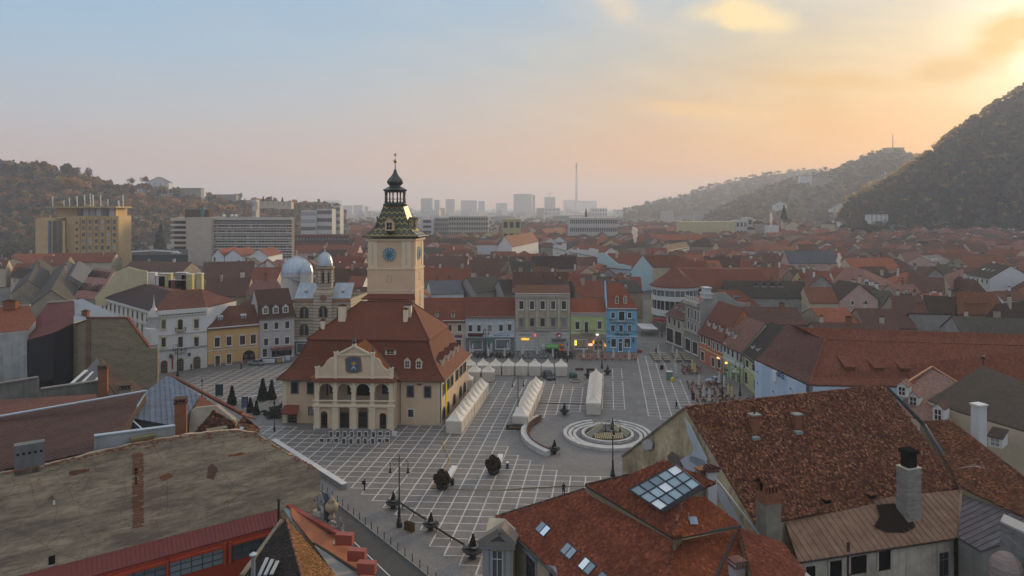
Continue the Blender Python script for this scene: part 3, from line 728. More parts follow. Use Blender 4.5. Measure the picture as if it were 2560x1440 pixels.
# ------------------------------------------------------------------ the old town hall with its clock tower
HALL=M_HALL=plaster((.66,.475,.315),.16);M_TRIM=plaster((.74,.61,.44),.12)
T_HALL=tiles((.185,.054,.030),.22,.2,.30,0,.18)
FL,FRt=G(706,1057),G(1104,1063);ZE=9.5
e=G(1168,884,ZE);BR=V((e.x,e.y,0));BL=FL+(BR-FRt)
cen=(FL+FRt+BR+BL)/4
HB=thing('town_hall','cream town hall with tall red double roof and arcaded loggia on the square','town hall',(cen.x,cen.y,0))
m=MB();Z=lambda p,z:V((p[0],p[1],z))
for a,b in((FL,FRt),(FRt,BR),(BR,BL),(BL,FL)):m.quad(Z(a,0),Z(b,0),Z(b,ZE),Z(a,ZE))
m.build('wall',M_HALL,HB)
def ring(i,z):
 ex=(FRt-FL).normalized();ey=(BL-FL).normalized();ix=i
 return[Z(FL+ex*ix+ey*i,z),Z(FRt-ex*ix+ey*i,z),Z(BR-ex*ix-ey*i,z),Z(BL+ex*ix-ey*i,z)]
r0,r1,r2,r3=ring(-.9,ZE-.35),ring(.9,10.9),ring(2.4,13.2),ring(4.0,17.0)
m=MB()
for A_,B_ in((r0,r1),(r1,r2),(r2,r3)):
 for k in range(4):m.slab([A_[k],A_[(k+1)%4],B_[(k+1)%4],B_[k]],.15)
u0=ring(3.5,16.75);Ra,Rb=D(903,756,154.5),D(1027,757,154.5);Ra.z=Rb.z=23.5
M_UP=MB()
m.slab([u0[0],u0[1],Rb,Ra],.2);m.slab([u0[1],u0[2],Rb],.2);m.slab([u0[2],u0[3],Ra,Rb],.2);m.slab([u0[3],u0[0],Ra],.2)
HROOF=m.build('roof',T_HALL,HB)
for a,b in((r0[0],r1[0]),(r0[1],r1[1]),(r1[0],r2[0]),(r1[1],r2[1]),(r2[0],r3[0]),(r2[1],r3[1]),(u0[0],Ra),(u0[1],Rb),(Ra,Rb),(u0[2],Rb)):pass
m=MB()
for a,b in((r0[0],r1[0]),(r1[0],r2[0]),(r2[0],r3[0]),(r0[1],r1[1]),(r1[1],r2[1]),(r2[1],r3[1]),(u0[0],Ra),(u0[1],Rb),(Ra,Rb),(u0[2],Rb)):m.tube([a+V((0,0,.05)),b+V((0,0,.05))],.13,6)
m.each('ridge_tiles',tiles((.13,.05,.035),.3,.3,.3),HB)
m=MB();m.tube([r0[0],r0[1],r0[2]],.11,6);m.build('gutter',plain((.05,.035,.03),.5),HB)
HF=Fac(FL,FRt,HB);HR=Fac(FRt,BR,HB)
FRAMEG=plain((.16,.165,.18),.7);M_SH=plain((.028,.03,.036),.6)
for px,py,w,h in((737,969,15,26),(1026,978.5,15,26),(1069,979.5,15,26),(777,970,15,26)):HF.win(px,py,w,h,'plain',frame=FRAMEG,sash=M_DARK)
HF.win(1027,1033,13,18,'plain',frame=M_WHITE);HF.win(778,1027,12,18,'plain',frame=FRAMEG)
HF.win(731,1044,19,24,'doorplain',frame=FRAMEG,pane=M_DARK)
a=HF.hit(729,1018);m=MB();dx=HF.d*1.55;nn=HF.n
m.slab([a-dx+V((0,0,.5)),a+dx+V((0,0,.5)),a+dx*1.1+nn*1.5-V((0,0,.85)),a-dx*1.1+nn*1.5-V((0,0,.85))],.1);m.hexa([a-dx*1.1+nn*1.4+V((0,0,-1.15)),a+dx*1.1+nn*1.4+V((0,0,-1.15)),a+dx*1.1+nn*1.5+V((0,0,-1.15)),a-dx*1.1+nn*1.5+V((0,0,-1.15))],[a-dx*1.1+nn*1.4+V((0,0,-.85)),a+dx*1.1+nn*1.4+V((0,0,-.85)),a+dx*1.1+nn*1.5+V((0,0,-.85)),a-dx*1.1+nn*1.5+V((0,0,-.85))])
m.build('awning',plain((.20,.06,.045),.7),HB)
HF.text('1420',1047.5,961.5,4.6,plain((.09,.03,.02),.6,0,0),bold=.02)
for px in(712,1100):HF.panel(px,1000,9,115,M_TRIM,.06,'quoin')
rw=[(1110,972.6,24),(1120,959,26),(1129.3,948,31),(1142,936.6,25),(1152,926,24),(1161,917,23)]
for i,(px,py,h)in enumerate(rw):HR.win(px,py,5.4,h,'archplain' if i in(1,2)else 'plain',frame=FRAMEG)
for i,(px,py,h)in enumerate(((1109,1032,28),(1119.6,1019,27),(1135,998,25),(1150.7,979,25),(1160.8,968.7,24))):HR.win(px,py,5,h,'archplain',frame=FRAMEG,sash=M_BROWN)
HR.panel(1115.2,1000,3.4,80,plain((.75,.52,.01),.7),.08,'banner')
m=MB()
for px in(1000.5,1101):m.tube([HF.hit(px,947,.18),HF.hit(px,1058,.18)],.08,6)
m.each('downpipe',plain((.05,.035,.03),.5),HB)
# -- loggia
PY=138.3
PL,PR=G(785,1074.5),G(985,1076.5);PF=Fac(PL,PR,HB);ED,EN=PF.d,PF.n
IN=-EN
def lw(mb,x0,x1,z0,z1,ops,t=.45,seg=8):
 """arcade wall along the loggia front: ops = (centre, width, sill, spring)"""
 P=lambda x,z,o:PL+ED*x+IN*o+V((0,0,z))
 xs=x0
 for c,w,zb,zs in ops:
  l,r=c-w/2,c+w/2
  for o in(0,t):
   mb.quad(P(xs,z0,o),P(l,z0,o),P(l,z1,o),P(xs,z1,o));
   if zb>z0:mb.quad(P(l,z0,o),P(r,z0,o),P(r,zb,o),P(l,zb,o))
   arc=[(c-w/2*math.cos(k*math.pi/seg),zs+w/2*math.sin(k*math.pi/seg))for k in range(seg+1)]
   for k in range(seg):mb.quad(P(arc[k][0],arc[k][1],o),P(arc[k+1][0],arc[k+1][1],o),P(arc[k+1][0],z1,o),P(arc[k][0],z1,o))
  pr=[(l,zb)]+arc+[(r,zb)]
  for k in range(len(pr)-1):mb.quad(P(*pr[k],0),P(*pr[k+1],0),P(*pr[k+1],t),P(*pr[k],t))
  mb.quad(P(l,zb,0),P(r,zb,0),P(r,zb,t),P(l,zb,t));xs=r
 for o in(0,t):mb.quad(P(xs,z0,o),P(x1,z0,o),P(x1,z1,o),P(xs,z1,o))
LP=(PR-PL).length
def ux(px,py=975):return(PF.hit(px,py)-PL).dot(ED)
def pz(py,y=138.2):return CH-(py-HZ)*y/F
z_fl,z_sill,z_top=pz(1012),pz(1001),pz(951)
arch=[(ux(c),2.85,z_sill,pz(976))for c in(815.5,861,907.5,954)]
lo=[(ux(c),w,0.25,zz)for c,w,zz in((810,1.4,pz(1037)),(860.6,2.0,pz(1026)),(907,2.0,pz(1027)),(957,1.4,pz(1040)))]
m=MB();lw(m,0,LP,z_fl,z_top,arch);lw(m,0,LP,0,z_fl,lo)
dep=(FL+(FRt-FL)*.5-PL).dot(IN)+.0
dep=abs((HF.A-PL).dot(HF.n))if abs((HF.A-PL).dot(HF.n))>1 else 3.4
for x in(0,LP):
 p=PL+ED*x;m.hexa([p,p+IN*.45,p+IN*dep,p+IN*dep+ED*.001],[v+V((0,0,z_top))for v in(p,p+IN*.45,p+IN*dep,p+IN*dep+ED*.001)])
p=PL;q=PR
for z in(z_fl-.3,z_top-.15):m.hexa([Z(p+IN*.45,z),Z(q+IN*.45,z),Z(q+IN*dep,z),Z(p+IN*dep,z)],[Z(p+IN*.45,z+.15),Z(q+IN*.45,z+.15),Z(q+IN*dep,z+.15),Z(p+IN*dep,z+.15)])
LOG=m.build('loggia',M_HALL,HB)
m=MB();w1=PL+IN*2.4;w2=PR+IN*2.4;m.hexa([w1,w2,w2+IN*.2,w1+IN*.2],[Z(v,z_fl-.3)for v in(w1,w2,w2+IN*.2,w1+IN*.2)]);m.build('porch_wall',M_HALL,HB)
IF=Fac(PL+IN*2.4,PR+IN*2.4,HB)
for c,w,h,mat in((810,15,26,M_BROWN),(860.6,22,33,plain((.02,.035,.03),.5)),(907,22,34,plain((.02,.03,.028),.5)),(957,15,27,plain((.015,.016,.018),.5))):IF.win(c+1,1049,w,h,'doorplain',frame=FRAMEG,pane=mat)
m=MB()
for c in(792.5,838,884,930.6,977):
 x=ux(c);P=PL+ED*x
 for z0,z1,w,d in((0,z_fl-.9,1.15,.22),(0,.9,1.35,.32),(z_fl-.9,z_fl-.45,1.35,.34),(z_fl+.02,z_sill+.1,1.0,.2),(z_sill+.1,z_top-.1,.78,.16),(z_top-.5,z_top-.05,.95,.24)):
  a=[P-ED*w/2,P+ED*w/2,P+ED*w/2+EN*d,P-ED*w/2+EN*d];m.hexa([Z(v,z0)for v in a],[Z(v,z1)for v in a])
m.each('pilaster_block',M_TRIM,LOG)
m=MB()
for z,h,d in((z_fl-.35,.35,.42),(z_sill-.12,.2,.34),(z_fl+.0,.12,.3)):
 a=[PL-ED*d*.6,PR+ED*d*.6,PR+ED*d*.6+EN*d,PL-ED*d*.6+EN*d];m.hexa([Z(v,z)for v in a],[Z(v,z+h)for v in a])
for c,w,zb,zs in arch:
 for k in range(8):
  a0,a1=k*math.pi/8,(k+1)*math.pi/8;r=w/2+.12
  m.bar(PL+ED*(c-r*math.cos(a0))+EN*.06+V((0,0,zs+r*math.sin(a0))),PL+ED*(c-r*math.cos(a1))+EN*.06+V((0,0,zs+r*math.sin(a1))),.2,.2)
 for s in(-1,1):m.box(PL+ED*(c+s*(w/2+.1))+EN*.05+V((0,0,zs-.15)),.5,.35,.2,PF.rz)
m.each('moulding',M_TRIM,LOG)
m=MB()
for c,w,zb,zs in arch:
 for i in range(9):
  x=c-w/2+.25+(w-.5)*i/8
  m.bar(PL+ED*(x-.13)+EN*.03+V((0,0,z_fl+.3)),PL+ED*(x+.13)+EN*.03+V((0,0,zb-.2)),.06);m.bar(PL+ED*(x+.13)+EN*.03+V((0,0,z_fl+.3)),PL+ED*(x-.13)+EN*.03+V((0,0,zb-.2)),.06)
m.build('parapet_tracery',plaster((.42,.33,.25),.2),LOG,kind='stuff')
m=MB()
for c in(861,907,810,957):x=PL+ED*ux(c,1050)+IN*.2;m.box(x+EN*(1.2)+V((0,0,0)),3.4,2.4,.2,PF.rz);m.box(x+EN*.9+V((0,0,.2)),3.0,1.6,.16,PF.rz)
m.each('step',plaster((.20,.19,.18),.3),HB)
W2=Fac(FL+HF.n*.03,FRt+HF.n*.03,HB)
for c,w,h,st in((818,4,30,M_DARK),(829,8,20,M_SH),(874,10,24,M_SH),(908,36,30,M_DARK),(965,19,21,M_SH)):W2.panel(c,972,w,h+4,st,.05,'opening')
m=MB();a=PL-ED*.6+EN*.75;b=PR+ED*.6+EN*.75
m.slab([Z(a,z_top-.1),Z(b,z_top-.1),Z(PR+ED*.2,z_top+.55),Z(PL-ED*.2,z_top+.55)],.12);m.build('pent_roof',T_HALL,LOG)
# -- shaped gable
gp=[(788,948),(789,921),(798,921),(805,917.5),(812,910),(817,901),(825,895),(834.5,892.5),(836,886),(843,886),(881,866),(890,866),(927,887),(935.5,887),(936.5,895),(945,897),(951,903),(955,914),(962,922),(969,925.5),(982,925.5),(982.5,950)]
gf=[PF.hit(x,y,-.05)for x,y in gp];m=MB();m.hexa(gf,[p+IN*.55 for p in gf]);GB=m.build('gable',plaster((.68,.51,.35),.12),HB)
m=MB()
def gbox(mb,x0,x1,y0,y1,d=.16):
 a,b,c,e=PF.hit(x0,y1,-.05),PF.hit(x1,y1,-.05),PF.hit(x1,y0,-.05),PF.hit(x0,y0,-.05);o=EN*d;i=IN*.6
 mb.hexa([a+o,b+o,b+i,a+i],[e+o,c+o,c+i,e+i])
for x0,x1,y0,y1,d_ in((835.5,843.5,880,947,.2),(834.5,844.5,879,882,.3),(928,936,881.5,949,.2),(927,937,880.5,883.5,.3),(788.5,797.5,917,948,.2),(787.5,798.5,916,919,.3),(974.5,982.5,920.5,950,.2),(973.5,983.5,919.5,922.5,.3),(843,928,885,888,.3),(788,983,941,948,.12),(881,890,860,868,.25),(883,887,915,947,.08)):gbox(m,x0,x1,y0,y1,d_)
for(xa,ya),(xb,yb)in(((843,886),(885,864.5)),((885,864.5),(928,887))):m.bar(PF.hit(xa,ya,.12),PF.hit(xb,yb,.12),.35,.4)
m.each('gable_trim',M_TRIM,GB)
m=MB()
for x,y,s in((885.5,860,1.35),(839.5,880,.85),(932,881,.85),(793,917,.8),(978.5,920,.8)):m.lathe(PF.hit(x,y,-.2),[(.05*s,0),(.26*s,.1*s),(.34*s,.42*s),(.2*s,.8*s),(.1*s,.95*s),(.12*s,1.15*s),(.03*s,1.6*s)],8)
m.each('finial',plain((.035,.04,.038),.5),GB)
# painted coat of arms: a shield with frame, crown and root
m=MB();sh=[(866,898),(870,894.5),(884,893),(897,894.5),(901,898),(901.5,926),(893,930),(884,931),(873,930),(866,926)]
a=[PF.hit(x,y,.02)for x,y in sh];m.hexa(a,[p+EN*.08 for p in a]);CA=m.build('coat_of_arms',plain((.085,.12,.155),.8,0,.3,3),GB)
m=MB();b=[PF.hit(884+(x-884)*1.16+(1.6 if i%2 else-1),912+(y-912)*1.13,.0)for i,(x,y)in enumerate(sh)];m.hexa(b,[p+EN*.06 for p in b]);m.build('shield_border',plain((.30,.16,.07),.8,0,.4,5),CA)
m=MB();c=[(879,912),(878,905),(881,908),(884,903),(888,908),(891,905),(889.5,912)];c=[PF.hit(x,y,.1)for x,y in c];m.hexa(c,[p+EN*.06 for p in c]);m.build('crown',plain((.50,.26,.04),.6),CA)
m=MB()
for p in([(884,912),(884,918),(878,924)],[(884,917),(890,924)],[(884,915),(880,919)],[(884,916),(888,920)]):m.tube([PF.hit(x,y,.14)for x,y in p],.09,5)
m.build('tree_root',plain((.50,.50,.48),.7),CA)
# cross roof behind the gable
zr=16.6;g0=PF.hit(885,866,-.5);g0.z=zr;g1=D(919,846,147.2);g1.z=16.9;vl=V((r0[0].x,r0[0].y,0));
eR=Z(PR+ED*.25+IN*.2,z_top+.35);eL=Z(PL-ED*.25+IN*.2,z_top+.35);bR=r0[0]+(r0[1]-r0[0])*.735;bL=r0[0]+(r0[1]-r0[0])*.2
m=MB();m.slab([eR,Z(bR,ZE+.1),g1,g0],.15);m.slab([Z(bL,ZE+.1),eL,g0,g1],.15);m.build('cross_roof',tiles((.33,.105,.03),.25,.2,.3,0,.15),HB)
m=MB();m.tube([g1,Z(bR,ZE+.2)],.12,5);m.build('valley_flashing',plain((.10,.11,.12),.5,.3),HB)
# dormers
pl_f=Pl(r1[0],r1[1],r2[1]);pl_f2=Pl(r2[0],r2[1],r3[1])
for px,py in((1018,921),(1047,922)):dormer(HB,pl_f.hit(px,py,.1),HF.n,1.3,1.75,2.6,T_HALL,M_TRIM)
dormer(HB,pl_f2.hit(976,887,.1),HF.n,2.3,1.1,2.6,T_HALL,M_TRIM,'shed',pane=M_DARK)
ey=(BR-FRt).normalized();ex=(FRt-FL).normalized();LR=(BR-FRt).length
for k in range(7):
 y=5.2+k*(LR-10.5)/6;p=FRt+ey*y-ex*(1.25 if k%2 else 1.0)+V((0,0,11.3 if k%2 else 11.0));dormer(HB,p,HR.n,.95,1.6,1.9,T_HALL,M_TRIM)
 # chimneys
for px,py,w,l,h,yy in((856,806,1.5,1.2,4.4,150.5),(807.5,828,.85,.8,3.1,148.6),(1014,817,.95,.8,4.6,149.8),(1020,806,1.6,1.4,4.6,151.2)):
 p=D(px,py,yy);p.z-=.8;chimney(HB,p,w,l,h,M_TRIM,PF.rz)
 # -- tower
TY=162.5
tl,tr=D(920,700,TY),D(1037,700,TY);tb=G(1058,727,zAt(169.6,727));tl.z=tr.z=tb.z=0
tk=tb-tr;TP=[tl,tr,tb,tl+tk];tc_=(tl+tr+tb+TP[3])/4
TW=thing('clock_tower','cream clock tower with green and yellow zigzag roof and dark onion cupola','clock tower',(tc_.x,tc_.y,0))
TX,TYY=(tr-tl),tk;tw,td=TX.length,TYY.length;tx,ty=TX.normalized(),TYY.normalized()
def tring(hx,hy,z,off=(0,0)):
 c=Z(tc_,z)+tx*off[0]+ty*off[1];return[c-tx*hx-ty*hy,c+tx*hx-ty*hy,c+tx*hx+ty*hy,c-tx*hx+ty*hy]
zt=zAt(TY,597);zb_=zAt(TY,672);m=MB();m.hexa(tring(tw/2+.12,td/2+.12,0),tring(tw/2+.12,td/2+.12,zb_));m.hexa(tring(tw/2,td/2,zb_),tring(tw/2,td/2,zt));m.build('shaft',HALL,TW)
m=MB();m.hexa(tring(tw/2+.3,td/2+.3,zb_-.12),tring(tw/2+.3,td/2+.3,zb_+.15));m.hexa(tring(tw/2+.35,td/2+.35,zt-.45),tring(tw/2+.45,td/2+.45,zt));m.hexa(tring(tw/2+.2,td/2+.2,zAt(TY,727)),tring(tw/2+.2,td/2+.2,zAt(TY,727)+.2));m.each('belt_course',M_TRIM,TW)
FT=Fac(tl,tr,TW);RT=Fac(tr,tb,TW)
for px in(931.5,1016):FT.panel(px,636,23,66,M_TRIM,.10,'wall_panel');FT.panel(px,636,4,52,HALL,.14,'groove')
for px in(1040.4,1055.6):RT.panel(px,634,3.6,60,M_TRIM,.10,'wall_panel')
def clock(fc,px,py,r,nm):
 c=fc.hit(px,py,.08);m=MB();n_=32
 P=lambda a,rr,o=0:c+fc.d*(rr*math.sin(a))+V((0,0,rr*math.cos(a)))+fc.n*o
 ci=[P(2*math.pi*k/n_,r)for k in range(n_)];m.hexa(ci,[p+fc.n*.1 for p in ci]);o=m.build('clock_face',plain((.10,.20,.24),.6,0,.2,2),TW)
 m=MB()
 for k in range(n_):
  a0,a1=2*math.pi*k/n_,2*math.pi*(k+1)/n_
  m.bar(P(a0,r,.1),P(a1,r,.1),.12,.14);m.bar(P(a0,r*.52,.1),P(a1,r*.52,.1),.08,.06)
 m.build('bezel',plain((.30,.36,.38),.6),o)
 m=MB()
 for k in range(12):a0=2*math.pi*k/12;m.bar(P(a0,r*.64,.12),P(a0,r*.9,.12),.16 if k%3 else.26,.05,up=fc.n)
 m.each('hour_mark',plain((.50,.55,.55),.6),o)
 m=MB();m.bar(P(math.pi*1.02,-.15,.2),P(math.pi*1.02,r*.85,.2),.13,.05,up=fc.n);m.bar(P(math.radians(222),-.1,.2),P(math.radians(222),r*.58,.2),.18,.05,up=fc.n);m.each('clock_hand',plain((.02,.04,.045),.5),o)
clock(FT,973.4,635.6,1.55,'front');clock(RT,1047.5,632,1.5,'right')
FT.win(973.4,697,8,16,'archplain',frame=plain((.35,.33,.32),.8));RT.win(1047,690,2.6,17,'archplain',frame=FRAMEG);RT.win(1049,737,2.6,13,'plain',frame=FRAMEG);RT.win(1048.5,755,2.6,12,'plain',frame=FRAMEG)
def zigzag():
 m,t,b=_new('glazed_tile');uv=_uv(t);s=t.nodes.new('ShaderNodeSeparateXYZ');t.links.new(uv,s.inputs[0])
 def mt(op,a,c=None):
  n=t.nodes.new('ShaderNodeMath');n.operation=op
  for i,v in enumerate((a,c)):
   if v is None:continue
   if isinstance(v,(int,float)):n.inputs[i].default_value=v
   else:t.links.new(v,n.inputs[i])
  return n.outputs[0]
 zz=mt('PINGPONG',s.outputs[0],.62);f=mt('FRACT',mt('MULTIPLY',mt('ADD',s.outputs[1],mt('MULTIPLY',zz,.9)),.78))
 r=t.nodes.new('ShaderNodeValToRGB');r.color_ramp.interpolation='CONSTANT';e=r.color_ramp.elements
 e[0].position=0;e[0].color=(.035,.11,.07,1);e[1].position=.36;e[1].color=(.66,.48,.09,1)
 for p,c in((.62,(.03,.09,.06)),(.86,(.24,.09,.04))):x=e.new(p);x.color=(*c,1)
 t.links.new(f,r.inputs[0])
 br=t.nodes.new('ShaderNodeTexBrick');br.inputs['Scale'].default_value=1;br.inputs['Brick Width'].default_value=.2;br.inputs['Row Height'].default_value=.24;br.inputs['Color1'].default_value=(1,1,1,1);br.inputs['Color2'].default_value=(.6,.6,.6,1);br.inputs['Mortar'].default_value=(.2,.2,.2,1);t.links.new(uv,br.inputs[0])
 t.links.new(_mix(t,1.0,r.outputs[0],br.outputs[0],'MULTIPLY'),b.inputs[0]);b.inputs['Roughness'].default_value=.38;_bump(t,b,br.outputs[1],.02,-.6);return m
ZIG=zigzag();zc=lambda py:zAt(TY+1,py)
rp=[tring(tw/2+.95,td/2+.95,zc(591)),tring(4.9,td/2-.05,zc(579)),tring(4.05,2.9,zc(566)),tring(3.35,2.65,zc(548)),tring(2.75,2.4,zc(530)),tring(2.3,2.2,zc(515))]
m=MB()
for k in range(5):
 for i in range(4):m.quad(rp[k][i],rp[k][(i+1)%4],rp[k+1][(i+1)%4],rp[k+1][i])
m.poly(rp[0][::-1]);m.poly(rp[5]);m.build('roof',ZIG,TW)
m=MB();GRN=plain((.022,.035,.030),.45)
for i in range(4):m.tube([rp[0][i],rp[0][(i+1)%4]],.16,6)
for i in range(4):m.tube([rp[k][i]+V((0,0,.04))for k in range(6)],.10,5)
m.each('roof_edge',GRN,TW)
dp=rp[1][0]+(rp[1][1]-rp[1][0])*.5+(rp[2][0]-rp[1][0])*.05;dormer(TW,D(973,577,TY-1.7),FT.n,2.0,2.2,2.4,ZIG,HALL,'gable',pane=M_DARK)
dormer(TW,tc_+tx*5.0+V((0,0,zc(574))),tx,1.7,2.0,2.2,ZIG,HALL,'gable',pane=M_DARK)
m=MB()
for px,yy in((943,TY+.6),(1036,TY+2.5)):p=D(px,556,yy);m.lathe(p-V((0,0,1.2)),[(.28,0),(.2,.8),(.07,1.0),(.06,1.9),(.24,2.15),(.2,2.4),(.03,2.7)],6)
m.each('corner_spike',GRN,TW)
lc=V((D(988,500,165.5).x,165.5,0));zl=lambda py:zAt(165.5,py)
m=MB();c0=Z(lc,0)
m.lathe(c0,[(2.9,zl(515)),(3.0,zl(511)),(2.6,zl(509)),(2.6,zl(507))],8,ph=.39);m.build('gallery_floor',GRN,TW)
for k in range(8):
 a=.39+k*math.pi/4;p=lc+V((2.35*math.cos(a),2.35*math.sin(a),zl(508)));mm=MB();mm.lathe(p,[(.22,0),(.26,.5),(.16,.6),(.2,1.3),(.15,1.6),(.2,2.4),(.25,2.75)],6);mm.build('column',GRN,TW)
m=MB()
for k in range(8):
 a,b=.39+k*math.pi/4,.39+(k+1)*math.pi/4
 for z in(zl(498),zl(506)):m.bar(lc+V((2.35*math.cos(a),2.35*math.sin(a),z)),lc+V((2.35*math.cos(b),2.35*math.sin(b),z)),.1)
m.build('railing',GRN,TW)
m=MB();m.lathe(c0,[(2.0,zl(481)),(2.5,zl(480)),(3.0,zl(475)),(2.9,zl(474)),(2.0,zl(469)),(1.45,zl(466)),(1.4,zl(463.5)),(1.75,zl(461)),(2.02,zl(456)),(1.95,zl(452)),(1.5,zl(446)),(.95,zl(440)),(.55,zl(433)),(.34,zl(426)),(.30,zl(424)),(.12,zl(423)),(.10,zl(407))],8,ph=.39);m.build('onion_cupola',plain((.030,.042,.038),.4),TW,smooth=False)
m=MB();m.ball(Z(lc,zl(403)),.45,10,6);m.build('orb',plain((.45,.28,.10),.35,.6,0),TW,smooth=True)
m=MB();m.tube([Z(lc,zl(400)),Z(lc,zl(384))],.045,5)
for k in range(3):a=k*math.pi/3;o=V((math.cos(a),0,math.sin(a)))*.4;m.bar(Z(lc,zl(387))-o,Z(lc,zl(387))+o,.09)
m.build('star',plain((.05,.05,.04),.4,.5,0),TW)
m=MB();a,b=D(903,747,TY-2.2),D(1038,747,TY-2.2);c,e=D(1036,734,TY),D(920,734,TY);m.slab([a,b,c,e],.2);m.build('lean_to_roof',T_HALL,TW)
# ------------------------------------------------------------------ houses round the square
D_BROWN=plain((.045,.03,.024),.6);D_GREY=plain((.12,.125,.13),.7);SHOP_DK=glass((.012,.012,.014),.15)
def ring_house(px_l,py_l,px_r,py_r,ye,dep,yr,rd,label,wall,roof,kind='gable',**k):
 """house from the two ground corners of its front, eave and ridge pixel rows"""
 A,B=G(px_l,py_l),G(px_r,py_r);ze=zAt((A.y+B.y)/2,ye);f0=Fac(A,B,SQ);yrid=(A.y+B.y)/2-f0.n.y*rd
 zr=zAt(yrid,yr);return house(A,B,dep,ze,zr,label,wall,roof,kind,ro=rd/dep,**k)
 # -- far side of the square, left to right
f=ring_house(1050,878,1162,878,800,11,744,6,'beige house with red roof and two small dormers half hidden behind the town hall',plaster((.55,.40,.29),.2),tiles(RED,.25,.22,.32))
f.wins([(1124,820.5),(1149,820)],9.5,16,'lintel');f.band(f.ze-.5,.4,.35);f.band(zAt(213,834),.2,.15)
for px in(1091.5,1132.5):dormer(f.root,Pl(f.at(0,f.ze),f.at(1,f.ze),f.at(.5,f.zr)-f.n*6).hit(px,793,.1),f.n,1.1,1.4,2,tiles(RED,.25,.22,.32),M_WHITE,'shed')
f.panel(1146,841,17,6,plain((.10,.05,.14),.6));f.win(1120,862,14,26,'shop');f.win(1146,862,14,26,'shop')
f=ring_house(1163,878,1287,878,790,12,743,6.5,'pale blue restaurant house with five hooded windows and red roof',plaster((.44,.50,.54),.15),tiles((.19,.055,.036),.25,.22,.32,0,.4))
f.wins([(1176,821),(1197.5,821),(1224.5,821),(1252.5,820),(1274,819)],9,15,'hood');f.band(f.ze-.7,.5,.45);f.band(zAt(213,833),.2,.2);f.grid(0,1,16,[f.ze-.95],.3,.3,'plain')
base=plaster((.16,.19,.21),.3);f.panel(1225,861,122,34,base,.08,'shopfront')
f.panel(1189,837,37,8,plain((.05,.018,.025),.6),.22);f.text('ARTESANA',1189,837,3.0,plain((.35,.03,.03),.6,0,0),.28)
f.panel(1254,838,62,9,plain((.52,.60,.66),.6),.2);f.text('RESTAURANT ROMA',1254,838,3.2,plain((.05,.12,.24),.6,0,0),.26)
f.panel(1224,852,15,4,plain((.02,.22,.12),.6),.7,'awning');f.win(1224,866,10,20,'door',pane=M_DARK);f.win(1190,862,30,22,'shop',pane=SHOP_DK);f.win(1257,860,34,22,'shop',pane=SHOP_DK);f.panel(1190,846,36,3,D_GREY,1.0,'awning')
f=ring_house(1288,878,1425,878,733,13,712,7,'beige palace with tall pilasters and white rusticated ground floor',plaster((.38,.33,.24),.3),tiles(BRN2,.3,.22,.32,.2,.5))
f.wins([(x,763)for x in(1303.5,1330,1356.5,1383,1409.5)],10.5,20,'lintel');f.wins([(x,806)for x in(1303.5,1330,1356.5,1383,1409.5)],10.5,20,'hood',frame=M_STONE)
for x in(1292,1316.5,1343,1370,1397,1421.5):f.panel(x,784,6,74,plaster((.45,.40,.30),.25),.22,'pilaster')
f.band(f.ze-1.0,1.0,.6,mat=M_STONE);f.band(zAt(213,746),.5,.35,mat=M_STONE);f.band(zAt(213,826),.5,.4,mat=M_STONE)
f.panel(1356.5,852,136,50,plaster((.50,.48,.45),.2),.1,'rusticated_base')
for y in range(6):f.band(.8+y*1.05,.07,.13,mat=plain((.25,.24,.22),.8),name='joint')
f.balcony(1356.5,826,34,M_STONE);f.win(1356.5,858,20,37,'archdoor',pane=M_DARK,frame=M_STONE)
f.win(1313.7,863,34,19,'shop',pane=SHOP_DK);f.win(1397,861,34,22,'shop',pane=SHOP_DK);f.panel(1397,849,36,4,D_GREY,.9,'awning')
f.text('volters',1313,847.5,5.2,emit((1.0,.55,.02),1.0),.3,bold=.05);f.text('RESTAURANT SHOP',1312,837,2.2,plain((.12,.11,.10),.6,0,0),.2)
f.panel(1337.5,838,3.5,6,emit((.9,.12,.05),.8),.5)
c=f.hit(1397,838,.3);mm=MB();q=[c+f.d*(.75*math.sin(a*math.pi/10))+V((0,0,.75*math.cos(a*math.pi/10)))for a in range(20)];mm.hexa(q,[p+f.n*.15 for p in q]);s_=mm.build('round_sign',plain((.50,.02,.03),.5),f.root)
mm=MB();q=[c+f.n*.2+f.d*(.5*math.sin(a*math.pi/10))+V((0,0,-.1+.36*math.cos(a*math.pi/10)))for a in range(14)];mm.hexa(q,[p+f.n*.1 for p in q]);mm.build('emblem',plain((.75,.70,.68),.6),s_)
f=ring_house(1426,878,1517,878,781,12,745,6,'lime green house with small iron balcony beside the blue bank',plaster((.42,.49,.20),.15),tiles((.27,.075,.036),.22,.22,.32,0,.15))
f.wins([(1443.5,814),(1499,813)],10,18,'lintel');f.win(1466,818,9,26,'lintel');f.band(f.ze-.8,.7,.45);f.band(zAt(213,834),.25,.2);f.grid(.02,.98,18,[f.ze-1.0],.2,.3,'plain')
f.panel(1471.5,857,91,41,plaster((.36,.28,.20),.3),.08,'shopfront');f.balcony(1469.5,832,34)
f.win(1452,860,30,22,'shop',pane=SHOP_DK);f.win(1496,860,22,34,'archdoor',pane=M_DARK);f.panel(1439,857,5.5,12,emit((.85,.75,.10),1.0),.25,'lit_poster');f.panel(1476,861.5,10,5.5,emit((1.0,.45,.28),1.1),.25,'lit_menu');f.text('LA CEAUN',1451,843,2.6,M_WHITE,.2);f.panel(1493,836.5,6,3,emit((1,1,1),.9),.4);f.text('2',1439,857,5,plain((.05,.2,.05),.6,0,0),.3)
for x,y in((1483.5,855),(1513,862)):f.panel(x,y,3,7,emit((1.0,.45,.05),1.0),.4,'wall_lamp')
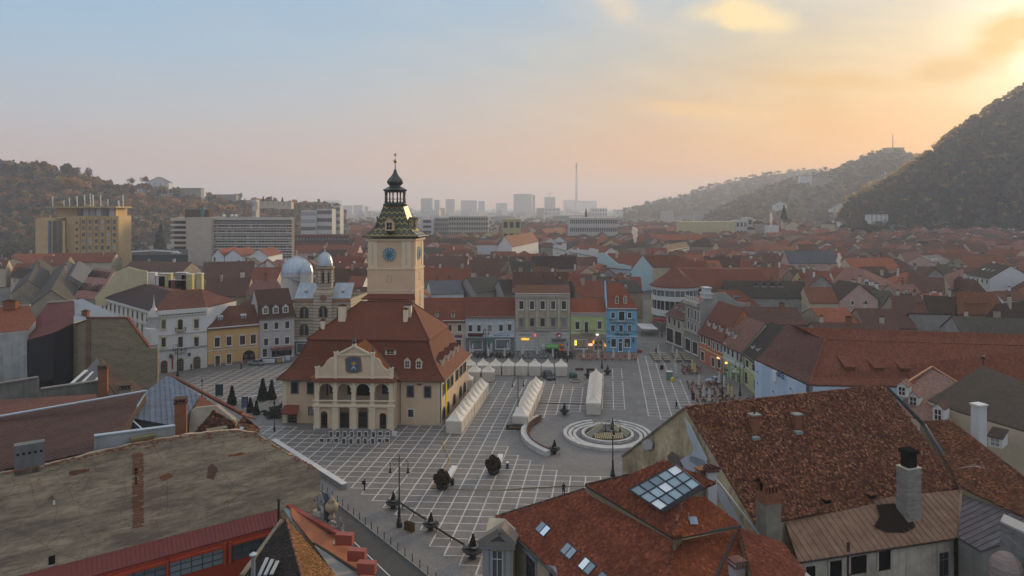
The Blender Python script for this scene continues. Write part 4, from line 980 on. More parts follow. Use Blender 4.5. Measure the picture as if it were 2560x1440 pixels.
f=ring_house(1518,878.5,1592,879.5,770,13,707,6.5,'bright blue bank with red mansard roof at the street corner',plaster((.18,.43,.62),.10),tiles((.26,.072,.038),.22,.22,.32,0,.15),kind='hipr',inset=4)
wfr=plain((.62,.68,.72),.6);f.wins([(1532.5,788),(1574,788)],9,14,'std',frame=wfr);f.win(1554,790,14,22,'std',frame=wfr);f.wins([(1532,821),(1552.5,821),(1574,821)],9,15,'lintel',frame=wfr)
f.balcony(1554,804,60);f.band(f.ze-.5,.45,.5,mat=wfr);f.band(zAt(213,829),.25,.2,mat=plain((.10,.22,.34),.6));f.band(zAt(213,841),.2,.25,mat=wfr)
f.text('CEC',1544,836,5,plain((.012,.07,.09),.5,0,0),.2,bold=.04);f.text('Bank',1566,836,5,plain((.012,.07,.09),.5,0,0),.2,bold=.03);f.panel(1554.5,836,7,7,plain((.05,.16,.12),.5),.2,'bank_emblem');f.text('G',1554.5,836,4.4,plain((.45,.42,.05),.5,0,0),.26)
f.win(1534,857,11,20,'shop',frame=wfr);f.win(1568,857,14,21,'shop',frame=wfr);f.win(1551,867,8,21,'door',pane=plain((.02,.06,.07),.5),frame=wfr);f.win(1551,851,8,7,'plain',frame=wfr);f.panel(1568,861,6,8,plain((.25,.32,.22),.6),.14,'poster')
f.panel(1522.5,854,3,6,plain((.02,.05,.10),.5),.5,'wall_box');f.panel(1583,850,4,9,plain((.02,.05,.08),.5),.5,'wall_box')
pl=Pl(f.at(0,f.ze),f.at(1,f.ze),f.at(.3,f.zr)-f.n*6.5)
for px in(1542.5,1563):dormer(f.root,pl.hit(px,760,.1),f.n,1.25,2.3,2.8,tiles((.26,.072,.038),.22,.22,.32,0,.15),plain((.60,.36,.30),.7))
m=MB();a0=f.at(0,0)-f.d*.35;m.hexa([a0+f.n*.2,a0+f.d*.35+f.n*.2,a0+f.d*.35-f.n*13,a0-f.n*13],[p+V((0,0,z))for p,z in((a0+f.n*.2,f.ze+.3),(a0+f.d*.35+f.n*.2,f.ze+.3),(a0+f.d*.35-f.n*6.5,f.zr+.7),(a0-f.n*6.5,f.zr+.7))]);m.build('fire_wall',plaster((.22,.45,.62),.1),f.root)
chimney(f.root,f.at(.15,f.zr-1)-f.n*7,.9,.9,2.6,plaster((.30,.16,.10),.4))
# -- left side of the square
A,B=G(393,934),G(517.5,918);C3=G(250,737,16.9);C3.z=0
WB=thing('corner_building','white three storey corner building with yellow window surrounds and brown hipped roof','building',((A+B)/2).to_tuple())
ze=16.9;zr_=21.0;R1,R2,R3=G(503,722,zr_),G(425,727,zr_),G(317,697,zr_);E3=C3;wallw=plaster((.66,.65,.63),.12)
m=MB();Bk=B+V((3,13,0));Ck=E3+V((12,8,0))
for a,b in((A,B),(B,Bk),(E3,A),(Ck,E3)):m.quad(Z(a,0),Z(b,0),Z(b,ze),Z(a,ze))
m.build('wall',wallw,WB)
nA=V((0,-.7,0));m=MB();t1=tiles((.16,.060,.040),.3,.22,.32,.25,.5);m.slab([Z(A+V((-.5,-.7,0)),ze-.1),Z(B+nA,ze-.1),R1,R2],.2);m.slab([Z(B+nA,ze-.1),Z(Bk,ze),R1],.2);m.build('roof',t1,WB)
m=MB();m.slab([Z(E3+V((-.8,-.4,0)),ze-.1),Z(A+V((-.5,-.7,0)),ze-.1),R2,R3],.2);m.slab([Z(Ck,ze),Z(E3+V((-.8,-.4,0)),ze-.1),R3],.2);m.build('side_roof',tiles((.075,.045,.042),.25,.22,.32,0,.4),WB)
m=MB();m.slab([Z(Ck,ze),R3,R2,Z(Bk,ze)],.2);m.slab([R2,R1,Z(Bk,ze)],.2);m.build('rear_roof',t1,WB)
f=Fac(A,B,WB);yel=plaster((.62,.53,.33),.1)
for y in(811,856):f.wins([(409,y),(491,y-1.5)],10.5,21,'hood',frame=yel)
f.win(450.5,811,12,26,'arch',frame=yel);f.win(451,855,11,26,'std',frame=yel);f.wins([(410,918),(450.5,912),(492,908)],17,34,'archdoor',pane=plain((.02,.022,.03),.5),frame=yel)
f.balcony(451,828,24);f.balcony(451,880,26);f.band(ze-1.2,1.1,.7);f.band(ze-1.9,.3,.4);f.band(f.hit(455,834).z,.3,.25);f.band(f.hit(455,872).z,.35,.3,mat=plain((.30,.31,.33),.7));f.grid(.02,.98,15,[ze-1.45],.25,.45,'plain')
for y in range(11):f.band(.6+y*.62,.05,.04,mat=plain((.40,.39,.38),.8),name='joint')
f.panel(385.5,860,6,120,yel,.06,'quoin');f.panel(431,905,3,36,plain((.40,.02,.03),.6),.3,'banner');f.panel(473,886,6,8,plain((.06,.06,.06),.6),.4,'shop_sign');f.panel(426,890,5,9,plain((.03,.08,.07),.6),.5,'shop_sign')
s=Fac(E3,A,WB);s.grid(.02,.97,12,[10.8,14.0],1.1,2.0,'lintel',frame=yel);s.band(ze-1.2,1.1,.7);s.band(12.3,.3,.3)
for u in[i/14 for i in range(1,14)]:s.put(s.at(u,4.0),1.4,3.0,'archplain',pane=SHOP_DK)
c=A+V((-1.0,.2,0));m=MB();m.lathe((c.x,c.y,12.2),[(1.5,0),(1.6,2.6),(1.75,2.8),(1.8,3.2),(1.5,3.9),(.9,4.9),(.4,5.6),(.25,6.2),(.12,7.4),(.03,9.0)],10);m.build('corner_turret',plaster((.48,.47,.46),.3),WB)
m=MB();m.lathe((c.x-.4,c.y-.2,6.5),[(.5,0),(1.3,1.0),(1.7,1.4),(1.75,5.7),(1.6,5.9)],10);m.build('oriel',wallw,WB)
chimney(WB,R3+V((4,0,-1.2)),1.2,.9,3.0,M_CREAM)
f=ring_house(519,918,647,904,815,12,765,7,'orange two storey house with dark archway and brown roof',plaster((.60,.37,.16),.15),tiles((.15,.058,.034),.35,.22,.32,.1,.5))
f.wins([(543,855.5),(572.5,852.5),(606,850.5),(633,848)],12.5,22,'lintel',pane=D_BROWN);f.wins([(544,903)],11,28,'door');f.wins([(572.5,898)],11,26,'door');f.win(622,893,30,36,'archdoorplain',pane=M_DARK,frame=plaster((.5,.34,.2),.2));f.band(f.ze-.5,.5,.4);f.band(f.hit(580,873).z,.2,.12);f.band(0,.7,.06,mat=plain((.20,.17,.15),.9),name='plinth')
pl=Pl(f.at(0,f.ze),f.at(1,f.ze),f.at(.5,f.zr)-f.n*7)
for px,py in((551,801),(609.5,797)):dormer(f.root,pl.hit(px,py,.1),f.n,1.3,1.0,1.3,plain((.30,.33,.36),.6),plain((.30,.33,.36),.6),'shed')
f=ring_house(648,903,736,893,793,13,722,7,'light grey narrow house with three white dormers in a brown mansard roof',plaster((.47,.44,.43),.15),tiles((.105,.052,.038),.35,.22,.32,.3,.5),kind='mansard',inset=2.2,zb=zAt(206,760))
f.wins([(664,815.5),(691,814),(718,812)],10,16.5,'std',pane=D_BROWN);f.wins([(665,855),(692,853),(717.5,851)],10,17,'std',pane=D_BROWN);f.band(f.ze-.35,.35,.35);f.win(662,882,11,20,'door',pane=M_DARK);f.win(704,880,50,22,'shop',pane=SHOP_DK);f.panel(704,868,56,3,plain((.30,.12,.09),.7),1.2,'awning');f.panel(704,874,52,3,plain((.35,.36,.38),.6),.3)
pl=Pl(f.at(0,f.ze-.2,.5),f.at(1,f.ze-.2,.5),f.at(.5,f.zr*0+zAt(206,760))-f.n*2.2)
for px,py in((664,785),(689.5,784),(714,782)):dormer(f.root,pl.hit(px,py,.05),f.n,1.7,1.9,2.0,tiles((.105,.052,.038),.35,.22,.32,.3,.5),M_WHITE)
# -- striped church with metal domes
CB=thing('church','church with striped brick facade, silver metal domes and octagonal belfry','church',G(806,886).to_tuple())
def stripes(a,b_,per):
 m,t,b=_new('banded_masonry');uv=_uv(t);s=t.nodes.new('ShaderNodeSeparateXYZ');t.links.new(uv,s.inputs[0])
 n=t.nodes.new('ShaderNodeMath');n.operation='FRACT';k=t.nodes.new('ShaderNodeMath');k.operation='MULTIPLY';k.inputs[1].default_value=1/per;t.links.new(s.outputs[1],k.inputs[0]);t.links.new(k.outputs[0],n.inputs[0])
 c=_ramp(t,n.outputs[0],[(.58,a),(.64,b_),(.95,b_),(1,a)]);c=_mix(t,_ramp(t,_noise(t,_geo(t).outputs['Position'],.8,6),[(.4,.35),(.6,0.0)]),c,mul(a,.6));t.links.new(c,b.inputs[0]);b.inputs['Roughness'].default_value=.85;return m
STR=stripes((.46,.40,.31),(.27,.19,.12),.95);ZINC=sheet_metal((.36,.43,.50),(.24,.27,.30),.4,.35,.55)
A,B=G(736,887),G(877,886);yC=A.y;ze=zAt(yC,746);zr=zAt(yC+4,709);Ck,Ek=B+V((2,16,0)),A+V((2,16,0));f=Fac(A,B,CB)
m=MB()
for a,b in((A,B),(B,Ck),(Ck,Ek),(Ek,A)):m.quad(Z(a,0),Z(b,0),Z(b,ze),Z(a,ze))
m.build('wall',STR,CB)
tA,tB=G(783,888),G(829,888);tF=Fac(tA,tB,CB)
for x0,x1 in((736,783),(829,876)):
 a,b=Z(f.hit(x0,746,.4),ze),Z(f.hit(x1,746,.4),ze);c,e=Z(b-f.n*6,zr),Z(a-f.n*6,zr);lay_sheets(CB,[a,b,c,e],ZINC,.6);mm=MB();mm.slab([a,b,c,e],.15);mm.build('roof',ZINC,CB)
 mm=MB();p=(a+b)/2-f.n*2.5+V((0,0,1.9));mm.box(p,.8,.8,.7);mm.build('roof_vent',M_WHITE,CB)
m=MB();tw2=(tB-tA).length;tc2=(tA+tB)/2+V((0,tw2/2,0));m.box((tc2.x,tc2.y,0),tw2,tw2,zAt(yC,732),tF.rz);m.build('tower_base',STR,CB)
zz=lambda py:zAt(tc2.y,py);cz=(tc2.x,tc2.y,0);m=MB();m.lathe(cz,[(tw2*.52,zz(734)),(tw2*.5,zz(728)),(tw2*.47,zz(726))],8,ph=.39);m.lathe(cz,[(tw2*.44,zz(728)),(tw2*.44,zz(709)),(tw2*.47,zz(708)),(tw2*.47,zz(706.5))],8,ph=.39);m.build('belfry_base',STR,CB)
m=MB();m.lathe(cz,[(tw2*.30,zz(708)),(tw2*.30,zz(672))],8,ph=.39);m.build('belfry_core',D_BROWN,CB)
for k in range(8):
 a=.39+k*math.pi/4;mm=MB();mm.box((cz[0]+tw2*.42*math.cos(a),cz[1]+tw2*.42*math.sin(a),zz(707)),.95,.95,zz(674)-zz(707),a);mm.build('belfry_pier',STR,CB)
m=MB();m.lathe(cz,[(tw2*.46,zz(680)),(tw2*.46,zz(673)),(tw2*.54,zz(671)),(tw2*.54,zz(667)),(tw2*.46,zz(666))],8,ph=.39);m.build('belfry_cornice',plaster((.34,.26,.17),.3),CB)
def dome(c,r,h,mat,n=16,nm='dome'):
 m=MB();m.lathe(c,[(r*math.cos(a*math.pi/16)*(1.0 if a<6 else.97),h*math.sin(a*math.pi/16))for a in range(8)]+[(.12,h*1.0),(.05,h+.1)],n);o=m.build(nm,mat,CB)
 for k in range(n):
  a=2*math.pi*k/n;mm=MB();mm.tube([(c[0]+r*1.005*math.cos(t*math.pi/16)*math.cos(a),c[1]+r*1.005*math.cos(t*math.pi/16)*math.sin(a),c[2]+h*1.005*math.sin(t*math.pi/16))for t in range(8)],.06,4);mm.build('dome_seam',mat,o)
 m=MB();m.bar((c[0],c[1],c[2]+h),(c[0],c[1],c[2]+h+2.2),.12);m.bar((c[0]-.55,c[1],c[2]+h+1.5),(c[0]+.55,c[1],c[2]+h+1.5),.12);m.ball((c[0],c[1],c[2]+h+.3),.25,6,4);m.build('cross',M_WHITE,o)
ZD=sheet_metal((.40,.47,.55),(.50,.52,.52),.5,.28,.6)
dome((cz[0],cz[1],zz(664)),tw2*.44,zz(630)-zz(664),ZD)
y2=yC+26;c=D(742,686,y2);r=38*y2/F;dome(tuple(c),r,zAt(y2,641)-c.z,ZD,20);m=MB();m.lathe((c.x,c.y,0),[(r*.99,c.z-8),(r*.99,c.z-.5),(r*1.03,c.z-.4),(r*1.03,c.z)],16);m.build('drum',plaster((.55,.52,.47),.2),CB)
c=D(767,684,y2-6);r=16.5*(y2-6)/F;dome(tuple(c),r,zAt(y2-6,655)-c.z,ZD,12);m=MB();m.lathe((c.x,c.y,0),[(r*.97,c.z-8),(r*.97,c.z)],12);m.build('drum',plaster((.55,.52,.47),.2),CB)
m=MB();m.slab([D(706,690,y2-4),D(783,712,y2-9),D(783,690,y2+2),D(706,684,y2+2)],.3);m.build('apse_roof',ZINC,CB)
oc=plaster((.30,.21,.11),.3)
for x in(760.5,853):f.win(x,781,21,28,'archplain',frame=oc);f.win(x,824,21,28,'archplain',frame=oc);f.panel(x,783,1.5,26,M_STONE,.12,'mullion');f.panel(x,826,1.5,26,M_STONE,.12,'mullion')
for y in(779,826):tF.win(808,y,21,27,'archplain',frame=oc);tF.panel(808,y+2,1.5,25,M_STONE,.12,'mullion')
c=tF.hit(808,745,.08);m=MB();q=[c+tF.d*(1.0*math.sin(a*math.pi/9))+V((0,0,1.0*math.cos(a*math.pi/9)))for a in range(18)];m.hexa(q,[p+tF.n*.12 for p in q]);m.build('rose_window',plain((.22,.12,.09),.6),CB)
f.band(zAt(yC,800),.3,.3,mat=M_STONE);f.band(ze-1.0,.8,.45,mat=plaster((.30,.17,.09),.3));f.panel(756,868,38,30,D_GREY,.1,'shopfront');f.win(756,870,26,22,'shop',pane=SHOP_DK);f.panel(756,851,40,4,M_WHITE,.3)
# -- right side of the square and the street beyond the bank
f=ring_house(1749,908,1808,936,838,12,762,7,'orange house with white framed windows and three swept dormers',plaster((.52,.17,.08),.15),tiles((.20,.07,.045),.25,.22,.32,0,.3))if False else None
def street_house(l,r,el,er,rl,label,wall,roof,dep=11,rd=6,**k):
 """house seen obliquely: ground pixels l, r of its front, eave pixel rows at both ends, ridge pixel rl above the left end"""
 A,B=G(*l),G(*r);ze=(zAt(A.y,el)+zAt(B.y,er))/2;f0=Fac(A,B,SQ);p=A-f0.n*rd;zr=zAt(p.y,rl);return house(A,B,dep,ze,zr,label,wall,roof,'gable',ro=rd/dep,**k)
f=street_house((1748,903),(1807,934),828,850,752,'orange house with white framed windows and three swept dormers in its red roof',plaster((.50,.17,.075),.15),tiles((.20,.07,.045),.25,.22,.32,0,.3))
wf=[(1755,847),(1762,850),(1773.5,857),(1785,864),(1795,868),(1804,872)];f.wins(wf,5,18,'plain',pane=glass((.06,.08,.10),.1));f.wins([(1757,890),(1783,905),(1798,908)],8,22,'doorplain',pane=D_BROWN);f.band(f.hit(1775,880).z,.3,.15,mat=M_CREAM)
pl=Pl(f.at(0,f.ze),f.at(1,f.ze),f.at(.5,f.zr)-f.n*6)
for px,py in((1770,815),(1785,822),(1800,829)):dormer(f.root,pl.hit(px,py,.1),f.n,1.5,1.3,2.4,tiles((.20,.07,.045),.25,.22,.32,0,.3),M_WHITE)
f.panel(1797,895,6,3,emit((1.0,.6,.2),.9),.3,'wall_lamp')
f=street_house((1808,935),(1857,962),852,881,790,'pale green and white house with a lit lantern beside the orange house',plaster((.50,.53,.46),.15),tiles((.24,.12,.09),.25,.22,.32,0,.3))
f.wins([(1813,870),(1821.5,876),(1832.5,883),(1844.5,891),(1854,896)],5,20,'plain');f.band(f.hit(1832,906).z,.3,.15);f.panel(1832,930,49,38,plaster((.30,.36,.19),.2),.06,'shopfront');f.wins([(1814,928),(1834,936)],10,32,'doorplain',pane=M_DARK);f.wins([(1847,944)],8,28,'archdoorplain',pane=M_DARK);f.panel(1818,907,2.5,4,emit((1.0,.55,.15),1.2),.5,'lantern');f.panel(1841,929,4,5,M_WHITE,.9,'round_sign')
pl=Pl(f.at(0,f.ze),f.at(1,f.ze),f.at(.5,f.zr)-f.n*6)
for px,py in((1818,838),(1833,846)):dormer(f.root,pl.hit(px,py,.1),f.n,1.6,1.4,2.4,tiles((.24,.12,.09),.25,.22,.32,0,.3),M_WHITE)
f=street_house((1858,960),(1898,996),882,902,804,'yellow green house with flower boxes and dark brown roof next to the tarpaulin',plaster((.47,.45,.20),.15),tiles((.05,.040,.032),.3,.22,.32,.4,.4),rd=7,dep=14)
f.wins([(1869,909),(1885,919)],7,17,'plain',sash=M_DARK);f.wins([(1866,944),(1889,962)],8,30,'archdoorplain',pane=M_DARK);f.band(f.hit(1878,930).z,.25,.15)
pl=Pl(f.at(0,f.ze),f.at(1,f.ze),f.at(.5,f.zr)-f.n*7)
for px,py in((1863,861),(1879,871),(1892,877)):dormer(f.root,pl.hit(px,py,.1),f.n,1.3,.9,1.6,tiles((.05,.040,.032),.3,.22,.32,.4,.4),M_WHITE,'shed')
f=street_house((1712,877),(1748,894),747,762,735,'grey ornate stone house with tall windows and crowned parapet at the street mouth',plaster((.30,.28,.25),.3),tiles((.25,.085,.055),.22,.22,.32,0,.3),dep=14,rd=7)
f.wins([(1722,782),(1731,785),(1739.5,789),(1748,793)],3.5,26,'plain');f.wins([(1722,812),(1731,816),(1739.5,820),(1748,824)],3.5,20,'archplain');f.band(f.ze-1.0,1.2,.7,mat=M_STONE);f.band(f.hit(1730,832).z,.5,.4,mat=M_STONE);f.wins([(1720,862),(1738,870)],12,30,'shop',pane=SHOP_DK);f.grid(.0,1,8,[f.ze+.9],.5,1.0,'plain',pane=M_STONE)
p=f.at(.95,f.zr+.1)-f.n*2.5;m=MB();m.box(p,3.4,2.2,1.2,f.rz);m.box(p+V((0,0,1.2)),3.9,2.6,.4,f.rz);m.box(p+V((0,0,1.6)),2.6,1.8,1.3,f.rz);m.box(p+V((0,0,2.9)),3.2,2.2,.35,f.rz);m.each('crown_block',plaster((.50,.52,.55),.2),f.root)
m=MB();a,b=f.B+f.n*.1,f.B-f.n*15;pts=[(0,0),(0,f.ze+.5),(.25,f.zr+1.6),(.55,f.zr+1.7),(.8,f.zr-1.2),(1,f.ze),(1,0)];q=[Z(a+(b-a)*t,z)for t,z in pts];m.hexa(q,[p+f.d*.5 for p in q]);m.build('fire_wall',plaster((.33,.32,.30),.35),f.root)
f=street_house((1666,856),(1711,875),781,800,750,'small beige shop house with slatted dormers beside the rounded building',plaster((.45,.38,.29),.25),tiles((.14,.07,.055),.3,.22,.32,.2,.4))
f.wins([(1674,800),(1687,806),(1698,812)],5,17,'plain');f.wins([(1675,838),(1696,846)],16,34,'shop',pane=SHOP_DK);pl=Pl(f.at(0,f.ze),f.at(1,f.ze),f.at(.5,f.zr)-f.n*6)
for px,py in((1686,772),(1697,776),(1706,781)):dormer(f.root,pl.hit(px,py,.1),f.n,1.5,.7,2.0,tiles((.14,.07,.055),.3,.22,.32,.2,.4),M_WHITE,'shed')
# rounded modern corner block
CT=thing('rounded_shop_building','modern rounded white shop building with ribbon windows and cone roof','building',G(1672,850).to_tuple())
yc=252;cc=D(1687,700,yc);rr_=56*yc/F;bz=lambda py:zAt(yc-rr_*.7,py);Wh=plaster((.58,.57,.56),.15);c0=(cc.x,cc.y,0)
for z0,z1,r,mt_,nm in((0,bz(790),.97,plaster((.20,.18,.17),.3),'ground_floor'),(bz(790),bz(775),1.03,Wh,'white_band'),(bz(775),bz(752),.98,glass((.03,.04,.045),.1),'ribbon_glass'),(bz(752),bz(741),1.03,Wh,'white_band'),(bz(741),bz(726),.98,glass((.03,.04,.045),.1),'ribbon_glass'),(bz(726),bz(717),1.04,Wh,'white_band')):
 m=MB();m.lathe(c0,[(rr_*r,z0),(rr_*r,z1)],28);m.build(nm,mt_,CT)
for k in range(28):
 a=2*math.pi*k/28
 for z0,z1 in((bz(775),bz(752)),(bz(741),bz(726))):m=MB();m.bar((c0[0]+rr_*.99*math.cos(a),c0[1]+rr_*.99*math.sin(a),z0),(c0[0]+rr_*.99*math.cos(a),c0[1]+rr_*.99*math.sin(a),z1),.25 if k%2==0 else.12);m.build('mullion',Wh,CT)
m=MB();m.lathe(c0,[(rr_*1.1,bz(718)),(rr_*1.1,bz(716)),(rr_*.55,zAt(yc,690)),(.2,zAt(yc,664))],28);m.build('roof',tiles((.19,.065,.045),.25,.22,.32,0,.3),CT)
m=MB();p=D(1760,700,yc+4);m.hexa([V((c0[0],c0[1]-4,bz(718))),V((c0[0]+34,c0[1]-2,bz(718))),V((c0[0]+34,c0[1]+14,bz(718))),V((c0[0],c0[1]+14,bz(718)))],[V((c0[0],c0[1]+4,zAt(yc,672))),V((c0[0]+33,c0[1]+5,zAt(yc,676))),V((c0[0]+33,c0[1]+7,zAt(yc,676))),V((c0[0],c0[1]+6,zAt(yc,672)))]);m.build('rear_roof',tiles((.20,.065,.042),.25,.22,.32,0,.3),CT)
m=MB();p=V((c0[0]+4,c0[1]-rr_-.4,bz(752)+.05));m.box(p,.9,.5,.8);m.box(p+V((1.1,0,0)),.9,.5,.8);m.each('air_conditioner',M_WHITE,CT);m=MB();q=D(1652,803,yc-rr_-1);m.box(q,5,1.4,.8);m.build('awning',plain((.35,.04,.03),.6),CT)
# block under a scaffold tarpaulin
SB_=thing('wrapped_building','building wrapped in pale blue scaffold tarpaulin under a big brown hipped roof','building',G(1960,1000).to_tuple())
A,B=G(1897,998),G(2030,1070);ze=13.2;A=G(1897,897,ze);B=G(2027,958,ze);C=G(2600,968,ze);A.z=B.z=C.z=0
zr=19.5;Rl,Rm,Rr=G(1969,808,zr),G(2063,848,zr),G(2640,866,zr);Dk=A+(C-B)*.35
TARP=plaster((.40,.50,.62),.10,.2);m=MB()
for a,b in((A,B),(B,C)):m.quad(Z(a,0),Z(b,0),Z(b,ze),Z(a,ze))
m.build('wall',plaster((.5,.48,.45),.2),SB_)
o=V((-.1,-.6,0));rt=tiles((.13,.056,.042),.35,.25,.42,.2,.4);rt2=tiles((.20,.062,.034),.30,.25,.42,0,.25)
hs=lambda a,b,t:a+(b-a)*t
A2,B2,C2=Z(A+V((-.9,-.5,0)),ze),Z(B+V((-.6,-.9,0)),ze),Z(C+V((0,-.9,0)),ze)
m=MB();m.slab([A2,B2,hs(B2,Rm,.22)-V((0,0,.5)),hs(A2,Rl,.22)-V((0,0,.5))],.2);m.slab([hs(A2,Rl,.22)-V((0,0,.5)),hs(B2,Rm,.22)-V((0,0,.5)),Rm,Rl],.2);m.build('side_roof',rt,SB_)
m=MB();m.slab([B2,C2,hs(C2,Rr,.22)-V((0,0,.5)),hs(B2,Rm,.22)-V((0,0,.5))],.2);m.slab([hs(B2,Rm,.22)-V((0,0,.5)),hs(C2,Rr,.22)-V((0,0,.5)),Rr,Rm],.2);m.build('roof',rt2,SB_)
m=MB();q=D(2000,818,Rm.y+9);q2=D(2640,838,Rr.y+9);m.slab([Rm+V((0,3,-5)),Rr+V((0,3,-5)),q2,q],.2);m.slab([Rl,Rm+V((0,.5,-.2)),q],.2);m.build('rear_roof',rt2,SB_)
for a,b in((Rl,Rm),(Rm,Rr),(B2,Rm)):ridge_caps(SB_,a,b,tiles((.24,.085,.05),.3,.3,.3),.16,.5)
for seg,n_ in(((A,B),6),((B,C),14)):
 fw=Fac(seg[0],seg[1],SB_)
 for i in range(n_):
  w_=fw.L/n_;mm=MB();a=fw.at(i/n_,0,.9);b=fw.at((i+1)/n_,0,.9);k=.18 if i%2 else 0
  mm.hexa([a+fw.n*k,b+fw.n*(.18-k),b-fw.n*.05,a-fw.n*.05],[p+V((0,0,ze-.35))for p in(a+fw.n*k,b+fw.n*(.18-k),b-fw.n*.05,a-fw.n*.05)]);t_=mm.build('tarpaulin',plaster((.40,.50,.62),.10,.2)if i%2 else plaster((.46,.55,.66),.10,.2),SB_)
  for z in(2.5,5.5,8.5,10.8):
   if(i+int(z))%2:continue
   q=fw.at((i+.5)/n_,z,1.12);mm=MB();mm.hexa([q-fw.d*.3,q+fw.d*.15,q+fw.d*.15+fw.n*.03,q-fw.d*.3+fw.n*.03],[v+V((0,0,.3))for v in(q-fw.d*.3,q+fw.d*.15,q+fw.d*.15+fw.n*.03,q-fw.d*.3+fw.n*.03)]);mm.build('printed_mark',plain((.08,.14,.28),.7,0,0),t_)
   q=q+fw.d*.5-V((0,0,.25));mm=MB();mm.hexa([q-fw.d*.3,q+fw.d*.5,q+fw.d*.5+fw.n*.03,q-fw.d*.3+fw.n*.03],[v+V((0,0,.12))for v in(q-fw.d*.3,q+fw.d*.5,q+fw.d*.5+fw.n*.03,q-fw.d*.3+fw.n*.03)]);mm.build('printed_mark',plain((.45,.42,.30),.7,0,0),t_)
fw=Fac(A,B,SB_);fw.panel(1950,940,9,26,plain((.62,.64,.66),.7),1.2,'poster');text('dr\u0103',2.0,fw.hit(1950,936,1.28),fw.rz,plain((.03,.05,.12),.6,0,0),'lettering',SB_,.03)
for t in(.3,.55,.78):
 mm=MB();p=hs(hs(B2,C2,t*.5),hs(Rm,Rr,t*.5),.35);mm.slab([p+V((-1,-.6,.45)),p+V((1,-.6,.45)),p+V((1,4.0,2.2)),p+V((-1,4.0,2.2))],.15);mm.hexa([p+V((-.9,-.4,-.2)),p+V((.9,-.4,-.2)),p+V((.9,.6,.3)),p+V((-.9,.6,.3))],[p+V((-.9,-.4,.35)),p+V((.9,-.4,.35)),p+V((.9,.6,.75)),p+V((-.9,.6,.75))]);mm.build('hatch',[rt2],SB_)
m=MB();p=D(2035,952,B.y-3);m.box((p.x,p.y,p.z-3),1.4,1.0,3.2)
